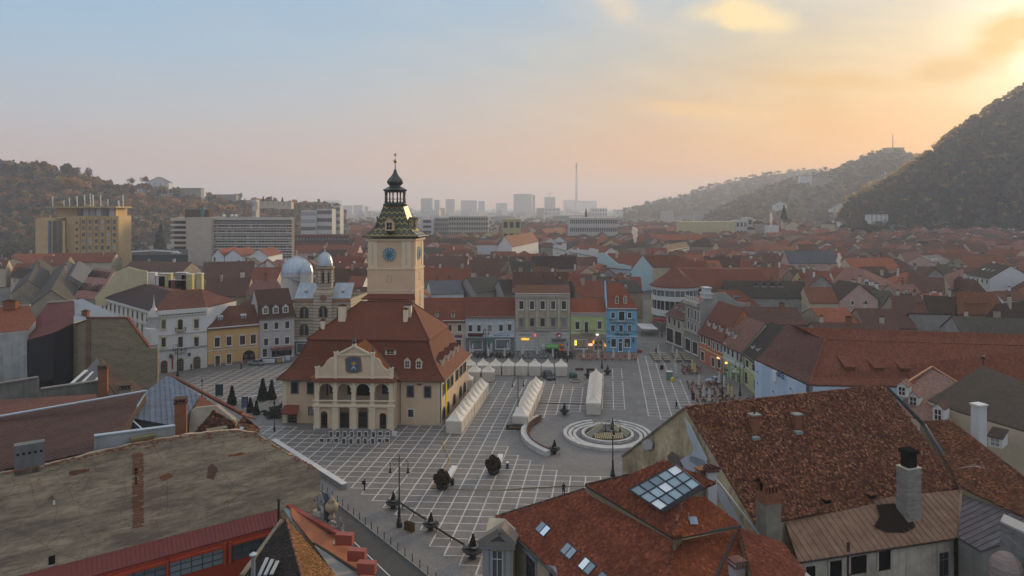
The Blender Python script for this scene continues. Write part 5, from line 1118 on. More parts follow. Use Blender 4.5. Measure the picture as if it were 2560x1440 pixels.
# ------------------------------------------------------------------ roofs of the old town
T=lambda c,moss=0.0,patch=.4,var=.3:tiles(c,var,.24,.34,moss,patch)
T_OLD,T_RED,T_BRN,T_DK,T_ORG,T_PNK,T_OLV,T_SLT=T((.15,.062,.040),.2),T(RED,0,.3),T((.125,.058,.042),.3,.5),T(DKB,.3,.5),T((.33,.10,.05),0,.25),T((.27,.13,.105),0,.3),T((.085,.075,.060),.4,.5),T((.13,.14,.155),.1,.5)
M_ZN=sheet_metal((.30,.36,.42),(.2,.2,.2),.4,.4,.4)
WOLD,WCRM,WWHT,WGRY,WYEL,WPNK=plaster(OLDW,.4),plaster((.52,.43,.31),.25),plaster((.62,.61,.60),.15),plaster((.30,.28,.26),.4),plaster((.50,.44,.22),.2),plaster((.50,.34,.30),.25)
RH=[(36,634,134,634,85,657,16,11,'gable',T_ORG,WCRM,1,'long bright orange roof in front of the yellow tower block',0),(136,633,292,632,215,655,16,11,'gable',T_RED,WCRM,2,'long dull red roof at the foot of the yellow tower block',0),(46,668,80,672,58,692,17,13,'hip',T_DK,WCRM,0,'beige corner house with dark hipped roof down the far left street',2),(2,640,34,645,14,668,15,11,'gable',T_DK,WCRM,1,'dark roofed pale house at the left edge under the autumn wood',0),(100,645,70,700,118,700,17,12.5,'gable',T_OLV,WOLD,1,'mossy olive roof running down the left street towards the viewer',0),(170,650,128,725,190,735,18,13,'gable',T_OLV,WOLD,1,'broad olive grey roof with bare firewall beside the left street',0),(198,652,176,690,222,690,17,13,'gable',T_SLT,WGRY,0,'blue grey slate roof between the olive roofs on the left',0),(330,652,480,655,400,676,16,12,'gable',T_BRN,WOLD,2,'low brown roof below the white hotel entrance pavilion',0),(510,655,636,652,570,700,18,11.5,'gable',T_BRN,WOLD,2,'large dark brown tiled roof behind the orange house',0),(520,694,628,692,575,742,17,11,'gable',T_BRN,WOLD,2,'old patched brown roof directly behind the orange house',0),(638,668,706,668,670,710,17.5,12,'gable',T_RED,WCRM,1,'red roof left of the silver church dome',0),(636,700,690,697,650,735,17,12,'hip',T_PNK,WGRY,1,'pinkish hipped roof behind the light grey house',0),(835,672,918,670,875,700,18,13,'gable',T_BRN,WOLD,1,'brown roof between the church belfry and the clock tower',0),(878,690,916,690,895,724,16,12,'gable',T_RED,WWHT,0,'red roofed white house tucked left of the clock tower',2),(840,640,915,642,880,662,17,12,'gable',T_RED,WCRM,1,'red roof above the church belfry cornice',0),(745,612,900,612,820,632,17,12,'gable',T_RED,WPNK,3,'long red roof in front of the brown modern offices',0),(1062,668,1180,668,1120,700,18,13,'gable',T_RED,WOLD,2,'wide red roof right behind the clock tower',0),(1072,640,1170,640,1110,660,18,13,'gable',T_BRN,WCRM,2,'brown roof two rows behind the clock tower',0),(1186,642,1270,648,1230,680,19,13,'gable',T_BRN,WOLD,1,'grey brown roof with straight ridge right of the clock tower',0),(1072,702,1150,700,1110,742,15,11,'gable',T_SLT,WWHT,2,'dark slate roof with white skylight dormers behind the pale blue house',0),(1166,694,1240,690,1205,741,16.5,12,'gable',T_OLV,WGRY,2,'olive grey roof running back behind the pale blue house',0),(1246,699,1282,698,1264,742,16.5,12,'gable',T_DK,WGRY,1,'dark narrow roof against the beige palace firewall',0),(1284,678,1420,680,1350,715,20,15,'gable',T_BRN,WOLD,3,'broad brown roof behind the beige palace',0),(1275,655,1335,652,1300,678,18,13,'gable',T_OLV,WOLD,1,'mossy roof behind the broad brown roof of the palace',0),(1430,702,1500,700,1460,742,17,12,'gable',T_RED,WGRY,2,'red roof rising behind the lime green house',0),(1330,640,1440,640,1385,665,18,12.5,'gable',T_DK,WOLD,2,'dark house with two white dormers in the middle of the roofs',3),(1262,590,1330,580,1290,606,24,17,'gable',T_RED,WWHT,0,'tall white house with red roof and round window right of the tower',3),(1452,607,1528,618,1470,648,19,13,'gable',T_RED,WWHT,1,'red roof with long stepped white firewall',0),(1410,605,1445,612,1410,625,17,13,'gable',T_DK,WWHT,0,'dark roof with white gable left of the stepped firewall',0),(1522,632,1606,638,1540,690,19,12,'gable',T_RED,plaster((.42,.56,.60),.15),1,'house with tall pale blue firewall and red roof',0),(1616,640,1700,640,1655,664,18,13,'gable',T_RED,WCRM,2,'red roof behind the rounded shop building',0),(1700,648,1765,652,1730,668,17,13,'hip',T_RED,WCRM,1,'small hipped red roof past the rounded building',0),(1615,566,1706,568,1660,580,18,13,'gable',T_ORG,WYEL,0,'long orange roof on yellow walls far behind the blue firewall',0),(1625,585,1768,586,1700,598,18,13,'gable',T_ORG,WYEL,0,'very long orange roof with cream walls below the yellow factory',0),(1352,572,1405,568,1375,588,19,14,'hip',T_RED,WPNK,1,'pink house with red hipped roof beyond the tall white house',3),(1420,570,1500,572,1460,590,18,13,'gable',T_RED,WOLD,2,'red roof between the pink house and the smoking chimney',0),(1510,575,1600,572,1555,600,18,13,'gable',T_BRN,WOLD,2,'brown roof beside the column of chimney smoke',0),(1660,612,1715,604,1690,622,17,13,'gable',T_DK,WWHT,0,'dark roofed house with small white gable mid distance',0),(1808,701,2010,703,1900,734,18,13,'gable',T_OLV,WGRY,0,'long dark mossy roof with a row of dormer windows',0),(1795,725,1880,724,1840,762,16,11.5,'hipr',T_RED,WGRY,0,'bright red roof with one grey dormer behind the stone house',0),(1805,790,1925,792,1865,806,12.2,10,'gable',T_RED,WOLD,1,'low red roof strip behind the pale green house',0),(1820,766,1990,768,1900,786,15.5,12,'gable',T_BRN,WGRY,2,'long brick and grey roof with white ridge behind the dark brown roof',0),(1962,627,2083,627,2020,652,20,14,'gable',T_SLT,WPNK,0,'wide grey metal roof with three pink dormers',5),(1955,590,2005,588,1980,604,17,13,'hip',T_DK,WWHT,1,'dark hipped roof with white walls below the far villa',0),(2005,590,2090,590,2050,606,17,13,'hip',T_RED,WCRM,0,'low red hipped hall on the right middle distance',4),(2112,645,2228,645,2170,664,18,13,'gable',T_ORG,WCRM,0,'long orange red roof with four skylights',0),(2114,668,2208,676,2140,714,19,13,'hipr',T_PNK,WCRM,0,'large pinkish red ribbed roof with white gablet',0),(2212,678,2264,678,2240,722,18,12,'hipl',T_ORG,WCRM,1,'bright orange red roof with a fan shaped attic window',0),(2250,632,2300,628,2270,646,17,13,'gable',T_PNK,WCRM,0,'small salmon roof with bright gable on the right',2),(2300,640,2345,636,2320,662,17,13,'gable',T_SLT,WPNK,0,'bluish roof with three skylights on the right',3),(2468,656,2528,664,2450,694,19,13.5,'gable',T_DK,WWHT,0,'white house with black roof and three skylights near the right edge',5),(2392,730,2487,729,2440,776,18.5,12.5,'hip',T((.24,.095,.05),0,.3),WOLD,0,'broad sandy red roof with two lean-to dormers',0),(2360,688,2406,672,2385,706,17,12,'gable',T_PNK,WCRM,1,'beige house with pale firewall right of the orange red roof',1),(2008,717,2078,717,2045,744,16.5,12,'gable',T((.22,.08,.045),0,.3),WCRM,0,'rusty red roof next to the long mossy roof',0),(2084,712,2132,716,2105,722,14.5,13,'shed',M_ZN,WYEL,0,'cream annex with flat bright roof and wide window',2),(2028,769,2114,769,2070,786,15.5,12,'gable',T_ORG,WOLD,0,'small vivid orange roof in front of the rusty red roof',0),(2310,737,2388,742,2340,774,17,12,'gable',T_DK,WGRY,3,'black roof carrying two white chimneys',0),(2225,738,2300,740,2262,766,16.5,12,'gable',T_BRN,WOLD,2,'brown patched roof between the white awning and the black roof',0),(2140,770,2260,772,2200,796,16,12,'gable',T_BRN,WOLD,2,'brown patched roof with stubby chimney above the wrapped building',0),(2264,778,2366,780,2310,800,15.5,13,'shed',T_OLV,WGRY,1,'greenish lean-to roof with grey walls behind the wrapped building',0),(2380,790,2556,796,2470,820,16.5,12.5,'gable',T_OLV,WGRY,2,'long grey green roof at the right edge above the wrapped building',0),(2490,760,2560,752,2520,800,17,12,'hip',T_DK,WCRM,1,'dark roof with cream attic wall at the right edge',0),(2030,804,2240,810,2140,826,16.5,13,'gable',T_BRN,WOLD,3,'long weathered brown roof with pale parapet behind the wrapped building',0),(2395,690,2440,700,2410,720,16,12,'hip',T_BRN,WOLD,1,'small brown hipped roof left of the white black roofed house',0),(2270,690,2360,694,2310,715,17,12,'gable',T_BRN,WOLD,1,'dull brown roof right of the orange red roof',0),(2395,642,2500,640,2450,660,17.5,12.5,'gable',T_RED,WOLD,1,'low red roof below the wooded hill on the right',0),(2480,620,2555,625,2520,640,17,13,'gable',T_RED,WCRM,1,'red roof at the right edge below the wooded hill',0),(2090,605,2180,607,2130,622,17,13,'gable',T_RED,WOLD,2,'red brown roof above the orange red skylight roof',0),(1760,640,1850,642,1800,664,17,12,'gable',T_BRN,WOLD,2,'brown roof in front of the grey metal roof',0),(1850,665,1945,668,1895,690,17,12,'gable',T_RED,WOLD,3,'red brown roof above the long mossy roof',0),(1790,606,1880,606,1830,622,17,13,'gable',T_BRN,WCRM,1,'brown roof below the orange roofs in the middle distance',0),(1880,612,1950,610,1915,628,17,13,'hip',T_RED,WWHT,1,'red hipped roof with white walls left of the grey metal roof',2),(1340,700,1425,702,1380,716,17,14,'gable',T_DK,WOLD,2,'dark roof just above the beige palace ridge',0),(415,700,508,698,455,728,18,13.5,'flat',M_ZN,WCRM,3,'flat roof terrace with white boxes behind the white corner building',0),]
OCC=[]
for r in RH:
 (x1,y1,x2,y2,ex,ey,zr,ze,kind,rm,wm,nch,lab,wn_)=r
 f=ridge_house(x1,y1,x2,y2,ex,ey,zr,ze,kind,lab,rm,wm,nch,'old town houses',wn=wn_)
 c=f.root.location;OCC.append((c.x,c.y,max(f.L,f.dep)*.62))
 if 'row of dormer' in lab:
  for u in(.30,.40,.50,.60):dormer(f.root,f.at(u,ze+1.4)-f.n*1.6,f.n,1.9,1.9,2.6,T_DK,WGRY)
 if 'three pink dormers' in lab:
  for u in(.12,.5,.88):dormer(f.root,f.at(u,ze+.6)-f.n*1.0,f.n,1.8,2.2,2.6,T_SLT,WPNK)
 if 'white dormers in the middle' in lab:
  for u in(.3,.8):dormer(f.root,f.at(u,ze+.8)-f.n*1.2,f.n,1.6,1.9,2.4,T_DK,WWHT)
 if 'lean-to dormers' in lab:
  for u in(.45,.7):dormer(f.root,f.at(u,ze+.6)-f.n*1.5,f.n,3.4,1.4,2.8,T((.24,.095,.05),0,.3),M_DARK,'shed')
 if 'one grey dormer' in lab:dormer(f.root,f.at(.45,ze+.9)-f.n*1.8,f.n,2.2,1.6,2.4,T_SLT,WGRY,'shed')
 if 'gablet' in lab:dormer(f.root,f.at(.9,ze+.3)-f.n*.8,f.n,2.6,1.6,3,T_PNK,WWHT)
 if 'fan shaped' in lab:dormer(f.root,f.at(.3,ze+.3)-f.n*.8,f.n,3.4,1.2,3,T_ORG,WWHT)
 if 'skylight' in lab and 'slate' not in lab:
  for u in((.2,.4,.6,.8)if 'four' in lab else(.3,.5,.7)):
   q=f.at(u,(ze+zr)/2)-f.n*(f.dep/4);s_=(zr-ze)/(f.dep/2);mm=MB();mm.slab([q-f.d*.5+f.n*.6-V((0,0,.6*s_-.12)),q+f.d*.5+f.n*.6-V((0,0,.6*s_-.12)),q+f.d*.5-f.n*.6+V((0,0,.6*s_+.12)),q-f.d*.5-f.n*.6+V((0,0,.6*s_+.12))],.1);mm.build('skylight',glass((.35,.38,.42),.1),f.root)
 if 'white skylight dormers' in lab:
  for k in range(6):
   q=f.at(.12+k*.14,zr-1.3)-f.n*(f.dep/2-1.4);s_=(zr-ze)/(f.dep/2);mm=MB();mm.slab([q-f.d*.35+f.n*2.6-V((0,0,2.6*s_-.25)),q+f.d*.35+f.n*2.6-V((0,0,2.6*s_-.25)),q+f.d*.35+V((0,0,.25)),q-f.d*.35+V((0,0,.25))],.15);mm.build('skylight',plain((.55,.58,.62),.4),f.root)
 if 'stepped' in lab or 'pale blue firewall' in lab:
  m=MB();a,b=(f.A+f.n*.1,f.B+f.n*.1)if 'pale blue' in lab else(f.A+f.n*.05,f.B+f.n*.05)
  pts=[(0,0),(0,ze+1.6),(.3,ze+2.2),(.3,ze+3.6),(.36,ze+3.6),(.36,ze+2.6),(.72,ze+3.4),(.72,ze+4.8),(1,ze+4.8),(1,0)]if 'stepped' in lab else[(0,0),(0,zr+.5),(.25,zr+.3),(.6,ze+2.5),(1,ze+1.8),(1,0)]
  q=[Z(a+(b-a)*t,z)for t,z in pts];m.hexa([p-f.n*.4 for p in q],q);m.build('fire_wall',wm,f.root)
  # the pinkish roof with two rows of slatted dormers and a tall cream firewall, behind the white corner building
q4=[G(182,745,12.5),G(240,748,12.5),G(288,676,20),G(236,668,20)];c=sum(q4,V((0,0,0)))/4
f=lambda:0
f.root=thing('town_house','pinkish roof with two rows of dark slatted dormers left of a cream firewall','house',(c.x,c.y,0),0,'old town houses');m=MB();m.slab(q4,.2);m.build('roof',T_PNK,f.root);m=MB()
for i in range(4):a,b=q4[i],q4[(i+1)%4];m.quad(Z(a,0),Z(b,0),b-V((0,0,.15)),a-V((0,0,.15)))
m.build('wall',WGRY,f.root);pn=slope_frame(q4)[3]
for row in(.22,.66):
 for k in range(8):
  t=.06+k*.115;a=q4[0].lerp(q4[1],t).lerp(q4[3].lerp(q4[2],t),row);b=q4[0].lerp(q4[1],t).lerp(q4[3].lerp(q4[2],t),row+.22);mm=MB();mm.bar(a+pn*.35,b+pn*.1,.55,.5,up=pn);mm.build('dormer',plain((.05,.035,.04),.7),f.root)
OCC.append((c.x,c.y,14))
pts=[(237,743),(255,725),(290,680),(318,667),(345,674),(368,678),(368,735),(300,760),(240,765)];yy=212
q=[D(x,y,yy)for x,y in pts];m=MB();m.hexa([p+V((0,.5,0))for p in q],q);m.build('fire_wall',plaster((.56,.48,.31),.2),f.root)
# roof terrace boxes and chimneys behind the corner building
tt=thing('roof_terrace','row of white and yellow chimney boxes on a roof terrace behind the white building','roof terrace',D(430,700,222).to_tuple())
for px,y0,y1,w,mt_ in((334,704,682,20,WWHT),(366,708,684,10,M_DARK),(382,708,682,18,WWHT),(404,715,690,22,WWHT),(446,715,700,44,oldwall((.20,.07,.05),(.22,.09,.06))),(470,712,686,26,WYEL),(500,715,684,14,WYEL),(415,698,684,30,WYEL),(455,695,682,26,WGRY)):
 p=D(px,y0,222);mm=MB();h=(y0-y1)*222/F;mm.box(p-V((0,0,3)),w*222/F,1.6,h+3);mm.build('chimney_box',mt_,tt);mm=MB();mm.box(p+V((0,0,h)),w*222/F+.3,1.9,.18);mm.build('coping',M_WHITE,tt)
 # white awning over a yard on the right
AW=thing('white_awning','bright white awning stretched over a yard on the right','awning',D(2160,760,268).to_tuple());m=MB();m.slab([D(2120,766,266),D(2205,757,266),D(2185,740,276),D(2125,742,276)],.2);m.build('canopy',plain((.72,.74,.78),.6),AW);m=MB();m.box(D(2190,766,270)-V((0,0,6)),7,4,8);m.build('dark_box',M_DARK,AW)
# infill: the remaining houses of the old town, thinning into the haze
rr=random.Random(11);FARG={}
zones=((250,330,13,12.5,9.5),(330,430,14.5,13,9.5),(430,560,16,13.5,10),(560,850,17,14,11),(850,1250,22,15,12))
cols=[(T_RED,'red'),(T_BRN,'brown'),(T_OLD,'rust brown'),(T_DK,'dark'),(T_OLV,'mossy grey'),(T_ORG,'orange'),(T_PNK,'pinkish')];cw=[30,22,20,9,9,6,6]
fl={}
WALLS=[(WOLD,'grey plaster'),(WCRM,'cream'),(WWHT,'white'),(WGRY,'dull grey'),(WPNK,'pink'),(WYEL,'yellow')]
def where(px,y):
 if px<360:s='below the yellow tower block'
 elif px<740:s='below the white slab hotel'
 elif px<930:s='left of the clock tower'
 elif px<1250:s='right of the clock tower'
 elif px<1560:s='behind the beige palace'
 elif px<1960:s='beyond the rounded shop building'
 else:s='under the wooded hill on the right'
 return s
nfill=0
for(ya,yb,step,zr0,ze0)in zones:
 y=ya
 while y<yb:
  x=-.76*y;dy=step*.92
  while x<.80*y:
   px=1280+F*x/y;w=step*rr.uniform(.62,1.15);xx,yy=x+w/2,y+rr.uniform(-.2,.2)*dy
   x+=w+rr.uniform(-.5,2.5)
   if any(math.hypot(xx-a,yy-b)<c+w*.45 for a,b,c in OCC):continue
   if px<395 and yy<300 or(px<870 and yy>520)or(112<px<345 and yy>430)or(px<=112 and yy>720)or(px<740 and yy>395):continue
   if 1560<px<1655 and yy<420:continue
   if 1000<px<1240 and yy>760:continue
   if px>2080 and yy>850:continue
   if yy<262 and 1030<px<1620:continue
   rm,cn=rr.choices(cols,cw)[0];wm,wnm=rr.choices(WALLS,(8,5,5,4,2,2))[0];kind=rr.choices(['gable','gablex','hip'],(6,3,2))[0];a=rr.choice([0.05,.14,.14,-.08,.3])
   dd=V((math.cos(a),math.sin(a),0));dp=rr.uniform(8,12.5);A=V((xx,yy,0))-dd*(w/2);zz_=ze0+rr.uniform(-1.5,2.2);zrr=zz_+dp*.5*rr.uniform(.6,.9)
   nc=rr.choice([0,1,1,2])if yy<=560 else 0;lab=f"{cn} {'gabled' if kind == 'gable' else 'front gabled' if kind == 'gablex' else 'hipped'} roof{('', ' with one chimney', ' with two chimneys')[nc]} over {wnm} walls {where(px, yy)}";lab=' '.join(lab.split()[:16])
   far=yy>560;key=(kind,cn,wnm)
   if kind=='gablex':zrr=zz_+w*.5*rr.uniform(.55,.8);zrr=min(zrr,zz_+6)
   if nfill>=222:
    n=V((dd.y,-dd.x,0));Q=(A,A+dd*w,A+dd*w-n*dp,A-n*dp);wq=FARG.setdefault(wm.name,(wm,MB(),'distant_walls'))[1];wq.hexa([Z(q,0)for q in Q],[Z(q,zz_)for q in Q])
    rq=FARG.setdefault(rm.name,(rm,MB(),'distant_roofs'))[1]
    for pp in roof_parts(Q,.35,kind,zz_,zrr):rq.slab(pp,.2)
    for e0,e1 in(((0,3),(1,2))if kind=='gable' else((0,1),(3,2))if kind=='gablex' else()):wq.poly([Z(Q[e0],zz_),Z(Q[e1],zz_),Z((Q[e0]+Q[e1])/2,zrr-.05)])
    continue
   f=house(A,A+dd*w,dp,zz_,zrr,lab,wm,rm,kind,over=.35,group='old town houses',eave=False);nfill+=1
   if not far:
    for _ in range(nc):t=rr.uniform(.15,.85);p=A+dd*(w*t)-f.n*(dp*rr.uniform(.35,.6));chimney(f.root,(p.x,p.y,zrr-1.6),rr.choice([.7,.9,1.3]),.7,rr.uniform(2.2,3.6),rr.choice([WCRM,WGRY,WWHT,plaster((.25,.13,.09),.4)]),a)
    if kind=='gablex':f.grid(.15,.85,2,[zz_-1.2],1.0,1.4,'std')
    elif rr.random()<.3 and yy<420:dormer(f.root,f.at(rr.uniform(.3,.7),zz_+.9)-f.n*1.4,f.n,1.5,1.3,2.2,rm,rr.choice([M_WHITE,WGRY]))
    elif rr.random()<.5:f.grid(.1,.9,3,[zz_-1.5],1.0,1.4,'std')
   OCC.append((xx,yy,1.0))
  y+=dy
for sx in(-1,1):
 for j in range(9):
  for i in range(3):
   y=95+j*17;x=sx*(.80*y+11+i*14)if sx>0 else-(.77*y+12+i*14);A=V((x-6,y,0));Q=(A,A+V((12,0,0)),A+V((12,11,0)),A+V((0,11,0)));z_=rr.uniform(9,12);wm,wnm=rr.choice(WALLS);rm=rr.choice(cols)[0]
   FARG.setdefault(wm.name,(wm,MB(),'distant_walls'))[1].hexa([Z(q,0)for q in Q],[Z(q,z_)for q in Q])
   for pp in roof_parts(Q,.35,'hip',z_,z_+4.5):FARG.setdefault(rm.name,(rm,MB(),'distant_roofs'))[1].slab(pp,.2)
for k,(mt_,mb,nm)in FARG.items():mb.build(nm,mt_,kind='stuff')
# ------------------------------------------------------------------ near roofs and walls
def poly_house(name,label,top,roof,wall,cat='house',group=None,t=.2,z0=0,drop=.15):
 """sloping roof polygon with walls dropped from its edges"""
 top=flat(top);c=sum(top,V((0,0,0)))/len(top);root=thing(name,label,cat,(c.x,c.y,z0),0,group)
 m=MB();m.slab(top,t);m.build('roof',roof,root);m=MB()
 for i in range(len(top)):a,b=top[i],top[(i+1)%len(top)];m.quad(Z(a,z0),Z(b,z0),b-V((0,0,drop)),a-V((0,0,drop)))
 m.build('wall',wall,root);return root
BRICK=(.20,.075,.035)
FW1=oldwall((.24,.19,.14),(.50,.40,.275),(.30,.115,.055));FW2=oldwall((.22,.185,.12),(.29,.235,.155),(.26,.11,.06));BR_M=oldwall((.26,.10,.055),(.24,.115,.07));FLASH=plain((.36,.42,.47),.45,.4,.15)
# ---- big weathered gable wall, lower left
wA,wB=V((-46.5,65,0)),V((-27.1,79,0));wd=(wB-wA).normalized();wn=V((wd.y,-wd.x,0));BW=Fac(wA,wB,thing('gable_wall','huge weathered gable wall with bare brick flue strip at the lower left','wall',wA.to_tuple()));BWr=BW.root
top=[(-30,1190),(0,1182),(60,1172),(112,1162),(235,1132),(330,1110),(390,1099),(480,1085),(590,1074),(640,1081),(720,1132),(775,1160),(801,1177)]
tp=[BW.hit(x,y)for x,y in top];w0=Z(tp[0],0);w1=Z(tp[-1],0)
nx=60;m=MB()
def topz(p):
 t=(p-wA).dot(wd)
 for i in range(len(tp)-1):
  a,b=(tp[i]-wA).dot(wd),(tp[i+1]-wA).dot(wd)
  if a<=t<=b:return tp[i].z+(tp[i+1].z-tp[i].z)*(t-a)/(b-a)
 return tp[0].z if t<0 else tp[-1].z
rr=random.Random(4)
cols_=[w0.lerp(w1,i/nx)for i in range(nx+1)];zs=[topz(c)+rr.uniform(-.08,.06)for c in cols_]
for i in range(nx):
 a,b=cols_[i],cols_[i+1];m.quad(Z(a,0),Z(b,0),Z(b,zs[i+1]),Z(a,zs[i]));o=-wn*.5
 m.quad(Z(a,zs[i]),Z(b,zs[i+1]),Z(b+o,zs[i+1]),Z(a+o,zs[i]));m.quad(Z(a+o,0),Z(b+o,0),Z(b+o,zs[i+1]),Z(a+o,zs[i]))
a=cols_[-1];m.quad(Z(a,0),Z(a-wn*.5,0),Z(a-wn*.5,zs[-1]),Z(a,zs[-1]));m.build('wall',FW1,BWr)
# brick flue strip and crest: single bricks standing a little proud
bm=plain((.27,.10,.05),.9,0,.35,4.0);k=0;proto=None
def brick_at(px,py,w=.25,h=.075,d=.05):
 global proto
 p=BW.hit(px,py)
 if proto is None:mm=MB();mm.box((0,0,0),.25,.10,.075);proto=mm.build('brick',bm,BWr,local=True);o=proto
 else:o=proto.copy();COL.objects.link(o);
 o.location=p-BW.b+wn*rr.uniform(.0,.03);o.rotation_euler=(0,0,BW.rz+rr.uniform(-.05,.05))
for py in range(1134,1320,4):
 for dx in(-9,-4,2,7,12):
  if rr.random()<.9 and k<270:brick_at(341+dx+rr.uniform(-1.2,1.2)+(2 if py%8 else 0)+(py-1134)*.003,py-dx*.2);k+=1
m=MB()
for x,y in top:
 pass
for i in range(230):
 t=rr.random();x=-10+800*t;j=max(n_ for n_ in range(len(top)-1)if top[n_][0]<=x);a,b=top[j],top[j+1];y=a[1]+(b[1]-a[1])*(x-a[0])/(b[0]-a[0])+abs(rr.gauss(0,7 if 300<x<700 else 4))+1
 p=BW.hit(x,y);m.box(p+wn*rr.uniform(-.03,.02),rr.uniform(.18,.28),.1,.075,BW.rz)
m.build('crest_bricks',bm,BWr,kind='stuff')
for x,y,w,h in((340,1178,7,17),(340,1202,6,18)):BW.panel(x,y,w,h,M_DARK,.06,'vent_slot')
BW.panel(129.5,1400,16,21,M_DARK,.06,'wall_opening');BW.panel(129.5,1412.5,19,3,M_STONE,.16,'sill');BW.panel(129,1242,6,8,plain((.20,.12,.06),.8),.25,'wall_lamp');BW.panel(135,1255,6,8,M_WHITE,.3,'lamp_glass')
for x,y,w,h,c in((415,1192,34,18,(.26,.10,.055)),(195,1180,60,14,(.17,.08,.05)),(530,1180,30,46,(.17,.10,.075)),(590,1137,50,8,(.25,.10,.05))):
 p=BW.hit(x,y);r_=[];n_=14
 ww,hh=BW.size(x,y,w,h)
 for i in range(n_):a=2*math.pi*i/n_;s=rr.uniform(.65,1.1);r_.append(p+wd*(ww/2*math.cos(a)*s)+V((0,0,hh/2*math.sin(a)*s)))
 mm=MB();mm.hexa([q-wn*.02 for q in r_],[q+wn*.012 for q in r_]);mm.build('plaster_patch',oldwall(c,mul(c,1.3)),BWr)
CHB=thing('block_chimney','low grey block chimney with row of vents on the big wall crest','chimney',BW.hit(73,1160).to_tuple());a,b=BW.hit(35,1165),BW.hit(112,1150);m=MB();q=[a,b,b-wn*1.0,a-wn*1.0];zt=BW.hit(73,1110).z;m.hexa([Z(p,a.z-1.0)for p in q],[Z(p,zt)for p in q]);m.build('block',plaster((.17,.17,.165),.4),CHB);m=MB()
for i in range(5):p=a.lerp(b,.12+i*.19);p.z=zt-.95;m.hexa([p-wd*.1+wn*.02,p+wd*.1+wn*.02,p+wd*.1-wn*.1,p-wd*.1-wn*.1],[v+V((0,0,.2))for v in(p-wd*.1+wn*.02,p+wd*.1+wn*.02,p+wd*.1-wn*.1,p-wd*.1-wn*.1)])
m.each('vent',M_DARK,CHB)
PAR=thing('parapet','grey rendered parapet with pale blue metal capping behind the big wall','parapet',BW.hit(330,1100).to_tuple());a,b=BW.hit(236,1132,-1.0),BW.hit(438,1095,-1.0);c,e=BW.hit(438,1066,-1.0),BW.hit(236,1092,-1.0);o=-wn*.4;m=MB();m.hexa([Z(a,8),Z(b,8),Z(b+o,8),Z(a+o,8)],[e,c,c+o,e+o]);m.build('wall',plaster((.30,.31,.31),.4),PAR);m=MB();m.hexa([e+wn*.1,c+wn*.1,c+o*1.3,e+o*1.3],[p+V((0,0,.12))for p in(e+wn*.1,c+wn*.1,c+o*1.3,e+o*1.3)]);m.build('capping',FLASH,PAR)
m=MB();a,b=BW.hit(330,1103,-.3),BW.hit(386,1092,-.3);m.hexa([a+V((0,0,-.6)),b+V((0,0,-.6)),b-wn*.9+V((0,0,-.6)),a-wn*.9+V((0,0,-.6))],[a,b,b-wn*.9,a-wn*.9]);BC=thing('brick_chimney_stub','stub of a broad brick chimney with mossy cap on the big wall','chimney',a.to_tuple());m.build('stub',BR_M,BC);m=MB();m.hexa([a+wn*.1-wd*.1,b+wn*.1+wd*.1,b-wn*1+wd*.1,a-wn*1-wd*.1],[p+V((0,0,.25))for p in(a+wn*.1-wd*.1,b+wn*.1+wd*.1,b-wn*1+wd*.1,a-wn*1-wd*.1)]);m.build('cap',plaster((.19,.17,.09),.4),BC)
def brick_chimney(px,ybase,ytop,w,Y,label,mat=None,capm=None,deep=None,sink=2.5,holes=True):
 p=D(px,ybase,Y);ww=w*Y/F;h=(ybase-ytop)*Y/F;root=thing('chimney',label,'chimney',p.to_tuple(),0);m=MB();m.box(p-V((0,0,sink)),ww,deep or ww*.9,h+sink-.5,.35);m.build('shaft',mat or BR_M,root)
 m=MB();m.box(p+V((0,0,h-.5)),ww+.18,(deep or ww*.9)+.18,.16,.35);m.box(p+V((0,0,h-.05)),ww+.22,(deep or ww*.9)+.22,.14,.35)
 m.build('cap',capm or plain((.10,.07,.055),.9,0,.3),root);m=MB()
 for dx in(-.42,-.14,.14,.42):m.box(p+V((dx*ww*.93,dx*ww*.35,h-.34)),ww*.09,(deep or ww*.9)*.95,.3,.35)
 m.build('vent_piers',mat or BR_M,root,kind='stuff');return root
brick_chimney(452,1090,996,27,78.5,'tall red brick chimney with rounded cap beside the blue metal roof',sink=4)
# ---- ribbed brown roof, blue metal roof and the small gables behind the wall
ra,rb=D(-40,1050,74),D(366,979,84.5);vb=D(304,1078,80.5);la=BW.hit(-40,1186,-.8);lb=BW.hit(240,1128,-.8);RIB=poly_house('ribbed_roof_house','long plum brown ribbed metal roof along the left edge',[la,lb,vb,rb,ra],plain((.085,.045,.038),.5,.2),plain((.09,.07,.06),.8))
lay_sheets(RIB,flat([la,lb,vb,rb,ra]),sheet_metal((.095,.050,.042),(.07,.035,.03),.5,.5,.15),.36,0,.10,'roof_course',.03,across=True)
m=MB();m.bar(ra+V((0,0,.12)),rb+V((0,0,.12)),.45,.12);m.build('ridge_flashing',FLASH,RIB);m=MB();m.bar(rb,vb,.2,.1);m.build('valley_flashing',FLASH,RIB)
bA,bB,bC,bD,bE,bF=D(366,978,92),D(422,937,101),D(500,991,93),D(468,1038,86),D(436,1066,80.5),D(318,1044,82);BLU=poly_house('blue_roof_house','slate blue standing seam roof with swept ridge left of the square',[bF,bE,bD,bC,bB,bA],plain((.06,.075,.10),.45,.3),plain((.10,.09,.085),.8))
lay_sheets(BLU,flat([bF,bE,bD,bC,bB,bA]),sheet_metal((.095,.125,.18),(.06,.065,.08),.5,.42,.25),.62,0,.05,'roof_sheet',.025,dirv=(bB-bE))
m=MB();m.slab([D(304,1080,80.3),D(322,1044,81.5),D(358,1076,80)],.1);m.build('valley_sheet',plain((.05,.07,.10),.4,.3),BLU)
